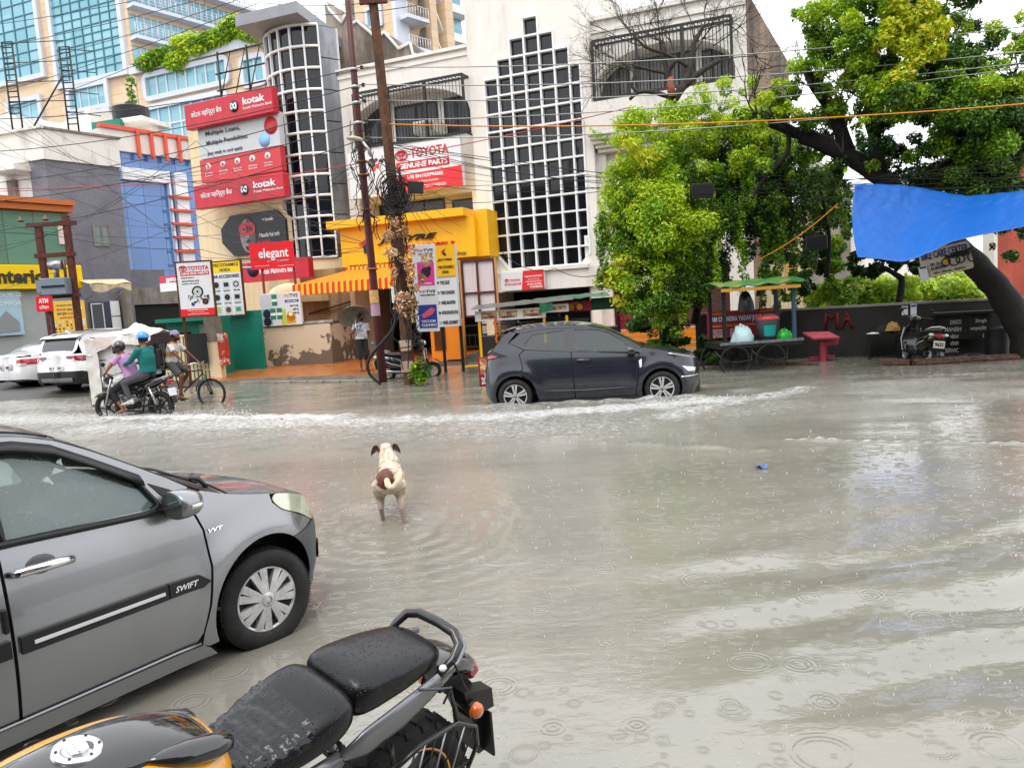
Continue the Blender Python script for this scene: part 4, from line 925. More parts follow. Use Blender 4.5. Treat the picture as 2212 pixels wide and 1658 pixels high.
m_bark=MH('dark_wet_bark','16120F',rough=.8,var=.4,vscale=6,bump=1.0,bscale=12)
m_barkg=MH('grey_twig_bark','3A332C',rough=.85,var=.3,vscale=8)
def limb(mb,pts,r0,r1,mat,n=9,wob=.04,seed=0):
 ""
 P=[PY(*p)if len(p)==3 and not isinstance(p,Vector)else p for p in pts];r_=rng(seed);Q=[]
 for i in range(len(P)-1):
  a=P[max(i-1,0)];b=P[i];c=P[i+1];d=P[min(i+2,len(P)-1)]
  for k in range(5):
   t=k/5;Q.append(.5*((2*b)+(c-a)*t+(2*a-5*b+4*c-d)*t*t+(3*b-a-3*c+d)*t**3)+Vector((r_.uniform(-1,1),r_.uniform(-1,1),r_.uniform(-1,1)))*wob*r0)
 Q.append(P[-1]);N=len(Q);mb.tube(Q,[(r0+(r1-r0)*(i/(N-1)))*(1+r_.uniform(-.08,.08))for i in range(N)],n,mat);return Q
def twigs(mb,base,d,L,r,depth,rs,mat,spread=.6,up=.1,n=3):
 pts=[base];p=base.copy();dd=d.normalized()
 for k in range(4):
  dd=(dd+Vector((rs.uniform(-1,1),rs.uniform(-1,1),rs.uniform(-1,1)))*.28+Vector((0,0,up*.3))).normalized();p=p+dd*L/4;pts.append(p.copy())
 mb.tube(pts,[r*(1-.14*k)for k in range(5)],5 if r>.03 else 3,mat,cap=False)
 if depth<=0:return
 for k in range(n):
  t=rs.choice([2,3,4,4]);nd=(dd+Vector((rs.uniform(-1,1),rs.uniform(-1,1),rs.uniform(-.7,1)))*spread).normalized()
  twigs(mb,pts[t],nd,L*rs.uniform(.62,.85),r*.6,depth-1,rs,mat,spread,up,n)
def ell(u,v,Y,ru,rv,ry=None,tone=None):
 ""
 p=PY(u,v,Y);k=Y/FPX;t=(p.x,p.y,p.z,ru*k,(ry if ry else(ru+rv)/2*k),rv*k);return t+((tone,)if tone is not None else())
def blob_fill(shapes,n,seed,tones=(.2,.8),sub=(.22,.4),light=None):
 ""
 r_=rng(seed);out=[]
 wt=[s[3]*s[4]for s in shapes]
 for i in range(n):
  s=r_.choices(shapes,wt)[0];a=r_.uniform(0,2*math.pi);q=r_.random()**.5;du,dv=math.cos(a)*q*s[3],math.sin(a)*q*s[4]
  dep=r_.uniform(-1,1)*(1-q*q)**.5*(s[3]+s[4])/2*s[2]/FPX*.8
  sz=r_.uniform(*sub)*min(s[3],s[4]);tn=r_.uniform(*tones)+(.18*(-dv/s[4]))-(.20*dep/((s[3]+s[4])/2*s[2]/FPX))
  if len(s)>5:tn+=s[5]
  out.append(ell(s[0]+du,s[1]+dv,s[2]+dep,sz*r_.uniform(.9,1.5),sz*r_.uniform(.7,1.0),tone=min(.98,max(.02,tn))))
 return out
t=E('leaning_tree',G(2200,780),0,'big tree with a thick black leaning trunk at the right end of the low wall','tree')
o_=t.location.copy();Yb=16.9
def rel(mb):mb.v=[(v[0]-o_.x,v[1]-o_.y,v[2]-o_.z)for v in mb.v];return mb
mb=MB();trunk=limb(mb,[(2225,800,15.6),(2208,715,15.7),(2168,640,15.9),(2120,585,16.2),(2060,525,16.6),(2000,470,17),(1900,385,17.2),(1820,330,17.3),(1730,292,17.4)],.31,.17,m_bark,12,.06,1)
limb(mb,[(1960,440,17),(2060,360,16.8),(2160,330,16.4),(2260,300,16)],.26,.12,m_bark,9,.06,2)
limb(mb,[(1835,335,17.3),(1800,240,17.3),(1755,180,17.2),(1735,130,17.1)],.17,.07,m_bark,9,.06,3)
limb(mb,[(1900,390,17.2),(1890,300,17),(1880,230,16.8),(1915,180,16.7),(1930,80,16.6),(1960,-20,16.5)],.16,.07,m_bark,9,.06,4)
limb(mb,[(1740,295,17.4),(1690,275,17.3),(1640,255,17.2),(1585,240,17.1)],.15,.05,m_bark,8,.08,5)
limb(mb,[(2130,330,16.5),(2160,250,16.2),(2220,170,16)],.11,.05,m_bark,8,.08,6)
limb(mb,[(2060,355,16.8),(2065,250,16.8),(2080,150,16.8)],.10,.05,m_bark,8,.08,7)
limb(mb,[(1700,280,17.3),(1700,330,17.2),(1640,400,17.2),(1625,430,17.2)],.06,.03,m_bark,6,.08,8)
rel(mb).build('trunk',parent=t)
rs=rng(8);mb=MB()
for(u,v)in((1735,140),(1755,190),(1800,240),(1880,230),(1915,180),(1930,80),(2160,330),(2160,250),(2200,190),(1640,255),(1690,275),(2080,150),(2065,250),(1960,0),(1820,330)):
 for k in range(2):twigs(mb,PY(u,v,17),Vector((rs.uniform(-1,1),rs.uniform(-.6,.6),rs.uniform(0,1))),.7,.03,2,rs,m_barkg)
rel(mb).build('branches',parent=t)
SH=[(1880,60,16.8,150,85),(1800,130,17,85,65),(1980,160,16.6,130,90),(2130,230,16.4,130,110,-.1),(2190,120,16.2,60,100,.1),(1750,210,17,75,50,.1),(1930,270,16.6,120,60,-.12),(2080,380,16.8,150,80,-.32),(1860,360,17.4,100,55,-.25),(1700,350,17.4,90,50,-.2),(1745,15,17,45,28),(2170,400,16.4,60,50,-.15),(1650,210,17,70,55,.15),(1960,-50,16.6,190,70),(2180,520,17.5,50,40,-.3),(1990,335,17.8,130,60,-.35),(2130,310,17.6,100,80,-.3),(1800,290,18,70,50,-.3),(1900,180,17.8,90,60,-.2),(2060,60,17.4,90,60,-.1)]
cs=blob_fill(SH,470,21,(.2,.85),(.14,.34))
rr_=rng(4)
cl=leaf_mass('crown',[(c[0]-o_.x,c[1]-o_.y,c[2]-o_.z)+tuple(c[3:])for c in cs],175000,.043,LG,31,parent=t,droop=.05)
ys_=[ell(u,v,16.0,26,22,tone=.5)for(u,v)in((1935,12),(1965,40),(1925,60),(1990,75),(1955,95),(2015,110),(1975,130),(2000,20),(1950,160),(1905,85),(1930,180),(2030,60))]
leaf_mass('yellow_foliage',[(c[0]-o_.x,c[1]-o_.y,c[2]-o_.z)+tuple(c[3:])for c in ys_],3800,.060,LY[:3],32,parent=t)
t=E('creeper_tree',G(1435,775),0,'dense bright green tree hung with trailing creepers, in front of the arched window building','tree');o_=t.location.copy()
mb=MB();limb(mb,[(1430,790,19),(1438,690,19),(1420,560,19),(1440,420,19),(1460,330,19)],.16,.10,m_bark,9,.1,11);limb(mb,[(1500,700,19),(1530,560,19),(1560,430,19),(1600,340,18.8)],.10,.06,m_bark,8,.1,12)
limb(mb,[(1640,640,19),(1660,520,19),(1650,420,18.9),(1600,330,18.8)],.09,.05,m_bark,8,.1,13)
limb(mb,[(1785,600,19),(1790,500,19),(1770,400,18.9)],.07,.04,m_bark,8,.1,14)
rel(mb).build('trunk',parent=t)
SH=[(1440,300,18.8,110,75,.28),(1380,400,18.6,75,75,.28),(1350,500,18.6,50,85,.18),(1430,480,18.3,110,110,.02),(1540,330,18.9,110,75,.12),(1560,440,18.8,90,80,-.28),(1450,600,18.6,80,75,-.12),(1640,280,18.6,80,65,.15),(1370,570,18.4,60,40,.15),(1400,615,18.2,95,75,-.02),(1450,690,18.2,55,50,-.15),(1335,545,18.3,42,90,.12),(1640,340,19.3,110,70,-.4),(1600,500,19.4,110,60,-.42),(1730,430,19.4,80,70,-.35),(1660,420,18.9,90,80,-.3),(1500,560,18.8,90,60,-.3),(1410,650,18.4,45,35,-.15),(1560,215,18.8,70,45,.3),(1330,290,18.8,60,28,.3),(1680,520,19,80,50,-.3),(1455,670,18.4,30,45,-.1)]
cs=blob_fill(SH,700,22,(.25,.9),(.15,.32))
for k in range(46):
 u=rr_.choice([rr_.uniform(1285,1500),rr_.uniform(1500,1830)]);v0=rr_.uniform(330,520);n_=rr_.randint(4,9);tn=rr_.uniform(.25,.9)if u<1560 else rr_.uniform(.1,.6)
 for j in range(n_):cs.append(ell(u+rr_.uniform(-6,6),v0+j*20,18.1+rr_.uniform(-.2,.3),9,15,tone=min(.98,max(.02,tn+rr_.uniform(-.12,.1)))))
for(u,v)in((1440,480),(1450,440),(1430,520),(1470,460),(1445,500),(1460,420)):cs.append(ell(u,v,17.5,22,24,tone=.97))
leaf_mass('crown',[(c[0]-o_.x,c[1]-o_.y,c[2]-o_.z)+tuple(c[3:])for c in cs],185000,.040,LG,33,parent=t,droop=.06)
ys_=[ell(u,v,17.9,22,14,tone=.4)for(u,v)in((1362,310),(1390,335),(1340,650),(1330,590),(1320,610),(1345,560),(1400,350))]
leaf_mass('yellow_foliage',[(c[0]-o_.x,c[1]-o_.y,c[2]-o_.z)+tuple(c[3:])for c in ys_],900,.055,LY,34,parent=t)
t=E('bare_tree',G(1462,775),0,'bare leafless tree with a tangle of dark twigs, in front of the caged arch','tree');o_=t.location.copy()
mb=MB();rs=rng(77);Yt=20.5
limb(mb,[(1455,800,Yt),(1455,500,Yt),(1456,280,Yt),(1452,205,Yt)],.14,.11,m_barkg,8,.1,20)
mbark2=MH('peeled_orange_bark','8A5238',rough=.8,var=.3)
for pts,r0,r1 in(([(1452,210,Yt),(1443,160,Yt),(1460,130,Yt-.2)],.10,.05),([(1456,215,Yt),(1480,180,Yt),(1492,140,Yt),(1500,95,Yt),(1520,55,Yt)],.12,.05),([(1480,185,Yt),(1515,155,Yt),(1555,130,Yt)],.10,.06),([(1452,212,Yt),(1415,200,Yt),(1380,200,Yt),(1360,215,Yt)],.07,.04),([(1443,165,Yt),(1430,120,Yt),(1425,85,Yt)],.06,.03),([(1490,145,Yt),(1440,118,Yt),(1400,105,Yt),(1370,80,Yt)],.06,.03),([(1445,160,Yt),(1400,150,Yt),(1365,140,Yt)],.05,.03),([(1380,200,Yt),(1365,185,Yt),(1372,160,Yt)],.05,.03)):
 limb(mb,pts,r0,r1,m_barkg,7,.1,int(r0*999)+int(pts[-1][0]))
rel(mb).build('trunk',parent=t)
mb=MB();limb(mb,[(1452,208,Yt-.15),(1450,190,Yt-.2),(1447,170,Yt-.15)],.10,.08,mbark2,7,.1,5);rel(mb).build('peeled_bark',parent=t)
mb=MB()
for(u,v,du,dv)in((1520,60,.4,1),(1500,95,-.3,1),(1555,130,1,.3),(1460,130,.2,1),(1425,88,-.2,1),(1372,82,-.6,.8),(1365,140,-1,.1),(1372,160,-.8,.4),(1400,105,-.3,1),(1360,150,-1,.3),(1492,140,.5,.8),(1440,118,0,1),(1520,60,1,.4),(1425,88,-1,.5),(1470,125,.6,.7),(1385,100,-1,.6),(1350,170,-1,.1),(1500,80,.9,.6),(1445,150,-.5,.8),(1540,100,1,.7),(1400,150,-.8,.3)):
 twigs(mb,PY(u,v,Yt),Vector((du,rs.uniform(-.4,.4),dv)),rs.uniform(.65,.9),.022,4,rs,m_barkg,.75,.0)
rel(mb).build('twigs',parent=t)
t=E('crooked_sapling',G(1940,770),0,'crooked dark sapling rising behind the low wall under the blue sheet','tree');o_=t.location.copy()
mb=MB();limb(mb,[(1932,700,20),(1943,640,20),(1948,605,20),(1930,590,20),(1890,570,20)],.10,.06,m_bark,8,.1,31);limb(mb,[(1930,590,20),(1960,560,20),(1990,540,20)],.05,.03,m_bark,6,.1,32);rel(mb).build('trunk',parent=t)
cs=blob_fill([(1880,560,20,60,30,-.35),(1990,560,20,40,25,-.3),(1940,540,20.3,60,30,-.4)],40,3,(.2,.6),(.25,.4));leaf_mass('crown',[(c[0]-o_.x,c[1]-o_.y,c[2]-o_.z)+tuple(c[3:])for c in cs],3500,.10,LG,35,parent=t)
LB=LG[2:]+[m_leaf('leaf_pale','B4CC5A')]
bs=[]
for i in range(74):u=rr_.uniform(1745,2130);v=655-(u-1745)*.035-rr_.uniform(0,45);bs.append(ell(u,v,rr_.uniform(20.6,23),rr_.uniform(18,30),rr_.uniform(14,22),tone=rr_.uniform(.1,.95)))
tag(leaf_mass('bushes',bs,20000,.075,LB,36),'bank of bright green bushes and weeds behind the low wall','bushes',kind='stuff')
cs=blob_fill([(1790,480,21,40,120,-.1),(1750,540,21,30,90,-.2),(1700,600,20,40,50,-.1),(1845,470,21,30,60,0)],70,9,(.2,.8),(.25,.45))
tag(leaf_mass('creepers',cs,9000,.07,LG,37),'loose creepers climbing over the pale sheet wall left of the blue tarpaulin','creeper',kind='stuff')
cs=blob_fill([(1480,760,19,120,30,-.2),(1400,690,19.2,40,30,0),(1560,740,18.6,60,40,-.35)],30,10,(.1,.6),(.3,.5))
tag(leaf_mass('undergrowth',cs,4500,.08,LG[:3]+[MH('dead_leaves','7A6650')],38),'dark weeds and dead stalks round the foot of the creeper tree','plants',kind='stuff')
m_tarp=MH('blue_tarpaulin','0458AC',rough=.5,var=.06,vscale=2)
nt=m_tarp.node_tree
TU=[(1846,399,15.6),(1890,398,15.7),(1970,403,15.8),(2051,418,15.8),(2090,423,15.7),(2212,412,15.2),(2260,408,15)]
TL=[(1853,556,14.2),(1905,561,14.1),(1950,566,14),(2010,545,14),(2060,522,14),(2212,490,13.5),(2260,480,13.3)]
def samp(tab,t):
 x=tab[0][0]+(tab[-1][0]-tab[0][0])*t;return x,smooth_tab([(a[0],a[1])for a in tab],x),smooth_tab([(a[0],a[2])for a in tab],x)
def tarp(i,j):
 a=samp(TU,i);b=samp(TL,i);k=j;u=a[0]+(b[0]-a[0])*k;v=a[1]+(b[1]-a[1])*k;Y=a[2]+(b[2]-a[2])*k
 p=PY(u,v,Y);r=math.exp(-((i-.02)/.35)**2);p.y+=.035*math.sin(i*22+3*j)*(.3+j*(1-j)*2)+.035*noise.noise(Vector((i*26+9*j,j*5,2)))+.022*noise.noise(Vector((i*60-34*j,j*14,7)))+.15*math.sin(math.pi*j)-.03*r*abs(noise.noise(Vector((math.atan2(j,i+.01)*14,3,3))))*(1-j)*3;p.z+=.006*math.sin(i*60)*(1-j);return p
mb=MB();mb.grid(tarp,90,34,m_tarp);to=mb.build('tarpaulin',parent=None,fixn=False);md=to.modifiers.new('t','SOLIDIFY');md.thickness=.006
tag(to,'large bright blue tarpaulin stretched as a shade across the right side','tarpaulin')
p=PY(2042,562,15.6);FBn=Frame((p.x,p.y),R(-28));bn=bld('repair_banner',FBn,'tilted cream banner of a bike repair stall tied on the leaning trunk','banner')
bn.rotation_euler=(0,R(-9),R(-28));bn.location=p
mcr=MH('banner_cream','CFC7AE',rough=.7,var=.06,vscale=5,dirt=hx('9C927A'),dirta=.5,dscale=4)
k=15.6/FPX;W2,H2_=44*k*1.12,31*k
q=rnd_poly([(-W2,-H2_),(W2,-H2_*.9),(W2*.98,H2_),(-W2*.95,H2_)],.05)
MB().prism(q,-.03,.0,mcr).build('cloth',parent=bn)
mbl=MH('banner_blue','1E2C6E',rough=.6)
text(bn,'BIKE CARE CERTER',-W2*.88,W2*.9,H2_*.28,H2_*.82,mbl,y=-.035,bold=.02);text(bn,'SPL IN.',-W2*.6,-W2*.2,-H2_*.22,-H2_*.02,mbl,y=-.035,bold=.01);text(bn,'ALL BIKE REPAIR',-W2*.6,W2*.0,-H2_*.5,-H2_*.3,mbl,y=-.035,bold=.01);text(bn,'Bike - Scooty - Gearless',-W2*.5,W2*.7,-H2_*.82,-H2_*.66,m_black,y=-.035,bold=.01)
mb=MB()
for(cx,s)in((W2*.28,.75),(W2*.68,1)):
 for dx in(-.17,.17):mb.tube([(cx+dx*s+.10*s*math.cos(t),-.036,-.04+.10*s*math.sin(t))for t in[i*math.pi/6 for i in range(12)]],.012,4,m_black,closed=True)
 mb.prism([(cx-.2*s,.04),(cx+.05*s,.0),(cx+.2*s,.16*s),(cx+.05*s,.12*s),(cx-.15*s,.12*s)],-.04,-.035,m_black)
mb.bx(-W2*.1,W2*.1,-.036,-.03,-H2_*.25,H2_*.05,MH('print_yellow','E0A82A'));mb.build('picture',parent=bn)
o=MB().prism([(-W2*1.05,-H2_*1.15),(-W2*.72,-H2_*1.1),(-W2*.75,-H2_*.1),(-W2*1.08,-H2_*.1)],-.06,-.045,m_white).bx(-W2*1.03,-W2*.77,-.064,-.06,-H2_*.25,-H2_*.13,mbl).build('payment_notice',parent=bn)
# ================================================================= cars
def m_paint(name,col,metal=.6,rough=.32,coat=1.0,grime=None):
 m=M(name,col,rough,metal=metal,coat=coat,var=.04,vscale=1.5,dirt=grime,dirta=.35 if grime else 0,dscale=2.2,streak=2,dirtlo=.5,dirthi=.75)
 nt=m.node_tree;b=nt.nodes['Principled BSDF'];L=nt.links.new
 tc=nt.nodes.new('ShaderNodeTexCoord');v=nt.nodes.new('ShaderNodeTexVoronoi');v.inputs['Scale'].default_value=75;L(tc.outputs['Object'],v.inputs['Vector'])
 mr=nt.nodes.new('ShaderNodeMapRange');mr.inputs[1].default_value=.05;mr.inputs[2].default_value=.28;mr.inputs[3].default_value=1;mr.inputs[4].default_value=0;L(v.outputs['Distance'],mr.inputs[0])
 bp=nt.nodes.new('ShaderNodeBump');bp.inputs['Strength'].default_value=.10;bp.inputs['Distance'].default_value=.003;L(mr.outputs[0],bp.inputs['Height']);L(bp.outputs[0],b.inputs['Coat Normal']);return m
def m_carglass(name,tint=(.5,.58,.57),fog=.12,fogc=(.55,.62,.62)):
 m=bpy.data.materials.new(name);m.use_nodes=True;nt=m.node_tree;nt.nodes.clear();N=nt.nodes.new;L=nt.links.new
 o=N('ShaderNodeOutputMaterial');t=N('ShaderNodeBsdfTransparent');t.inputs[0].default_value=tint+(1,);g=N('ShaderNodeBsdfGlossy');g.inputs['Roughness'].default_value=.04;g.inputs[0].default_value=(.95,1,1,1)
 f=N('ShaderNodeFresnel');f.inputs[0].default_value=1.75;mx=N('ShaderNodeMixShader');L(f.outputs[0],mx.inputs[0]);L(t.outputs[0],mx.inputs[1]);L(g.outputs[0],mx.inputs[2])
 d=N('ShaderNodeBsdfDiffuse');d.inputs[0].default_value=fogc+(1,);m2=N('ShaderNodeMixShader')
 tc=N('ShaderNodeTexCoord');v=N('ShaderNodeTexVoronoi');v.inputs['Scale'].default_value=60;L(tc.outputs['Object'],v.inputs['Vector']);mr=N('ShaderNodeMapRange');mr.inputs[1].default_value=.12;mr.inputs[2].default_value=.2;mr.inputs[3].default_value=fog+(.18 if fog>.05 else.03);mr.inputs[4].default_value=fog;L(v.outputs['Distance'],mr.inputs[0])
 L(mr.outputs[0],m2.inputs[0]);L(mx.outputs[0],m2.inputs[1]);L(d.outputs[0],m2.inputs[2]);L(m2.outputs[0],o.inputs[0]);MATS[name]=m;return m
m_tyre=MH('tyre_rubber','1B1B1C',rough=.75,var=.2,vscale=20,dirt=hx('3A3732'),dirta=.4,dscale=8)
m_trim=MH('black_plastic_trim','161617',rough=.4,var=.1,vscale=10)
m_silver=M('wheel_silver',(.62,.62,.63),.35,metal=.5,var=.08,vscale=9,dirt=hx('8A6A58'),dirta=.35,dscale=14)
m_chrome=M('chrome',(.8,.8,.82),.12,metal=1.0)
m_lampc=M('clear_lamp',(.75,.78,.74),.06,metal=.35,coat=1)
m_lampr=M('red_lamp',(.45,.015,.03),.1,coat=1);m_lampo=M('orange_lamp',(.75,.14,.02),.2,coat=1)
m_int=MH('dark_interior','2A2B2C',rough=.7)
class Body:
 def __init__(s,E_,W_,belt,tumble,cz=.55,crown=.06,nose=.3,rear=.25,bulge=.02,zlow=.2,flare=()):
  s.E_=E_;s.W_=W_;s.belt=belt;s.tum=tumble;s.crown=crown;s.nose=nose;s.rear=rear;s.bulge=bulge;s.cz=cz;s.zlow=zlow;s.flare=flare
  s.xm=(W_[0][0]+W_[-1][0])/2
 def E(s,x):return smooth_tab(s.E_,x)
 def S(s,x,z):
  k=max(0,z-s.cz);q=x+(s.nose*k if x>s.xm else-s.rear*k);q2=max(0,.34-z)*.35;q+=q2 if x>s.xm else-q2
  w=smooth_tab(s.W_,q);zb=lerp_tab(s.belt,x)
  w-=s.bulge*((z-s.cz)/.35)**2*(1 if z<zb else 0)if z<zb else s.bulge*((zb-s.cz)/.35)**2
  d=z-zb;w-=s.tum*.5*(d+math.sqrt(d*d+.0016))*w/.8
  for(fx,fz,fr,fa)in s.flare:d=math.hypot(x-fx,z-fz);w+=fa*math.exp(-((d-fr)/.09)**2)
  return max(w,0.0)
 def Ey(s,x):return s.S(x,s.E(x))
 def T(s,x,y):
  e=max(s.Ey(x),.02);t=min(1,abs(y)/e);return s.E(x)+s.crown*(1-t**2.6)*min(1,e/.5)
def patch(body,poly,mat,name,parent,kind='side',sgn=-1,holes=(),step=.05,off=0.0,rim=.012,dens=.06):
 ""
 poly=dense(poly,dens);holes=[dense(h,.03)for h in holes]
 x0,x1=min(p[0]for p in poly),max(p[0]for p in poly);y0,y1=min(p[1]for p in poly),max(p[1]for p in poly)
 pts=[(x0+step*(i+.5*(j%2)),y0+step*j)for i in range(int((x1-x0)/step)+2)for j in range(int((y1-y0)/step)+2)]
 inn=inset(poly,step*.35);pts=[p for p in pts if area(inn,p[0],p[1])]
 V,F=tri2d(poly,holes,pts)
 f=(lambda a,b,o:(a,sgn*(body.S(a,b)+o),b))if kind=='side' else(lambda a,b,o:(a,b,body.T(a,b)+o))
 mb=MB();mb.add([f(v[0],v[1],off)for v in V],F,mat,True)
 if rim:
  for loop in[poly]+list(holes):
   m=len(loop);mb.add([f(p[0],p[1],off)for p in loop]+[f(p[0],p[1],off-rim)for p in loop],[(i,(i+1)%m,m+(i+1)%m,m+i)for i in range(m)],mat)
 me_fix=[]
 for fi,fc in enumerate(mb.f):
  if len(fc)==3:
   a,b,c=[Vector(mb.v[i])for i in fc];n=(b-a).cross(c-a);out=n.y*sgn if kind=='side' else n.z
   if out<0:mb.f[fi]=fc[::-1]
 return mb.build(name,parent=parent,fixn=False)
def circ(cx,cz,r,a0,a1,n=20):return[(cx+r*math.cos(R(a0+(a1-a0)*k/n)),cz+r*math.sin(R(a0+(a1-a0)*k/n)))for k in range(n+1)]
def wheel(par,c,Rr,rim,sgn,style='cover',wdt=.19,steer=0.0,mat_sp=None,name='wheel'):
 w=bpy.data.objects.new(name,None);COL.objects.link(w);w.parent=par;w.location=c;w.rotation_euler=(0,0,(0 if sgn<0 else math.pi)+steer);w.empty_display_size=.1
 h=wdt/2;pr=[(rim*.97,-h*.85),(rim*1.03,-h*.98),(rim*1.10,-h*1.02),((rim+Rr)/2,-h*1.06),(Rr*.955,-h*.92),(Rr*.99,-h*.72)]
 mb=MB();pr2=pr+[(Rr,-h*.45),(Rr,h*.45),(Rr*.99,h*.72),(Rr*.95,h*.95),(rim,h*.9)];mb.lathe(pr2,(0,0,0),48,m_tyre,'Y')
 if style in('cover','alloy'):
  for k in range(110):
   a=2*math.pi*k/110;c_,s_=math.cos(a),math.sin(a);mb.box((c_*(Rr*.985),-h*.62,s_*(Rr*.985)),(.008,h*.5,.008),m_tyre,Matrix.Rotation(-a,3,'Y'))
   mb.box((c_*(Rr+.001),0,s_*(Rr+.001)),(.006,h*.9,.007),m_tyre,Matrix.Rotation(-a,3,'Y'))
 mb.build('tyre',parent=w)
 mb=MB();mb.lathe([(rim,-h*.80),(rim*.96,-h*.86),(rim*.90,-h*.80),(rim*.88,-h*.3)],(0,0,0),40,mat_sp or m_silver,'Y');mb.lathe([(0,-h*.25),(rim*.9,-h*.25)],(0,0,0),24,m_black,'Y')
 ms=mat_sp or m_silver
 if style=='cover':
  for k in range(7):
   for(da,wi)in((-.17,.5),(.17,.5)):
    a=2*math.pi*k/7+da;q=Matrix.Rotation(-a,3,'Y');pts=[(rim*.22,-.013),(rim*.93,-.024),(rim*.93,.024),(rim*.22,.013)];vs=[]
    for(r_,t_)in pts:vs+=[q@Vector((r_,-h*(.98 if r_<rim*.5 else.86),t_)),q@Vector((r_,-h*.4,t_*1.05))]
    mb.add(vs,[(0,2,4,6),(1,7,5,3),(0,1,3,2),(4,5,7,6),(2,3,5,4),(0,6,7,1)],ms)
  mb.lathe([(0,-h*1.04),(rim*.17,-h*1.03),(rim*.24,-h*.95),(rim*.30,-h*.7)],(0,0,0),24,ms,'Y');mb.lathe([(rim*.62,-h*.5),(rim*.9,-h*.72)],(0,0,0),24,m_tyre,'Y')
  mb.tube([(rim*.10*math.sin(t)*(1 if k%2 else 1),-h*1.06,rim*.10*math.cos(t))for k,t in enumerate([x*math.pi/4 for x in range(6)])],.004,4,MH('badge_grey','8A8A8C'))
 elif style=='alloy':
  for k in range(5):
   for da in(-.16,.16):
    a=2*math.pi*k/5+.35;q=Matrix.Rotation(-a,3,'Y');o_=.035*(1 if da>0 else-1);vs=[]
    for(r_,t_)in((rim*.16,o_*.35-.012),(rim*.95,o_*.95-.021),(rim*.95,o_*.95+.021),(rim*.16,o_*.35+.012)):vs+=[q@Vector((r_,-h*.92,t_)),q@Vector((r_,-h*.5,t_))]
    mb.add(vs,[(0,2,4,6),(1,7,5,3),(0,1,3,2),(4,5,7,6),(2,3,5,4),(0,6,7,1)],ms)
  mb.lathe([(0,-h*.96),(rim*.12,-h*.95),(rim*.2,-h*.7)],(0,0,0),16,MH('hub_cap','8D8A7C',rough=.4,metal=.5),'Y')
 else:
  for k in range(6):
   a=2*math.pi*k/6;q=Matrix.Rotation(-a,3,'Y');vs=[]
   for(r_,t_)in((rim*.16,-.03),(rim*.95,-.018),(rim*.95,.018),(rim*.16,.03)):vs+=[q@Vector((r_,-h*.9,t_)),q@Vector((r_,-h*.5,t_))]
   mb.add(vs,[(0,2,4,6),(1,7,5,3),(0,1,3,2),(4,5,7,6),(2,3,5,4),(0,6,7,1)],ms)
  mb.lathe([(0,-h*.96),(rim*.2,-h*.9),(rim*.25,-h*.6)],(0,0,0),16,ms,'Y')
 mb.build('rim',parent=w);return w
def inner(par,B,x0,x1,zb,wheels,Rw,mat=None):
 ""
 mb=MB();m=mat or m_black
 for sg in(-1,1):
  hl=[circ(cx,cz,Rw*1.16,0,360,22)[:-1]for cx,cz in wheels]
  pol=[(x0+.12,zb),(x1-.15,zb),(x1-.12,.6),(x1-.3,B.E(x1-.3)-.06)];pol+=[(x,min(lerp_tab(B.belt,x)-.03,B.E(x)-.04))for x in np.linspace(x1-.45,x0+.35,14)];pol+=[(x0+.15,.8)]
  V,F=tri2d(pol,[],[(a,c)for a in np.arange(x0+.1,x1,.12)for c in np.arange(.1,1,.12)]);F=[f for f in F if not any(math.hypot(sum(V[i][0]for i in f)/3-cx,sum(V[i][1]for i in f)/3-cz)<Rw*1.2 for cx,cz in wheels)]
  mb.add([(v[0],sg*(B.S(v[0],v[1])-.02),v[1])for v in V],F,m)
  for cx,cz in wheels:
   q=circ(cx,cz,Rw*1.17,-25,205,18);w1=B.S(cx,.6)-.015;mb.add([(p[0],sg*(B.S(p[0],max(p[1],.2))-.02),p[1])for p in q]+[(p[0],sg*(w1-.36),p[1])for p in q],[(i,i+1,len(q)+i+1,len(q)+i)for i in range(len(q)-1)],m)
   q=circ(cx,cz,Rw*1.17,0,360,18)[:-1];mb.add([(p[0],sg*(w1-.34),p[1])for p in q],[tuple(range(len(q)))],m)
 W0=max(w for _,w in B.W_)-.1;xs=sorted(wheels);cx0,cx1=xs[0][0]+Rw*1.2,xs[-1][0]-Rw*1.2
 mb.bx(cx0,cx1,-W0,W0,zb,zb+.06,m);mb.bx(x0+.2,x1-.2,-W0+.3,W0-.3,zb+.02,zb+.1,m)
 return mb.build('underbody',parent=par,fixn=False)
def seats(par,xs,z,w=.5,mat=None):
 mt=mat or m_int
 for x in xs:
  for y in(-.36,.36):
   mb=MB();mb.box((x,y,z),(.5,w,.14),mt,None,.05);mb.box((x-.30,y,z+.32),(.14,w,.6),mt,Matrix.Rotation(R(-14),3,'Y'),.05);mb.box((x-.40,y,z+.70),(.09,.26,.17),mt,Matrix.Rotation(R(-14),3,'Y'),.04);mb.build('seat',parent=par)
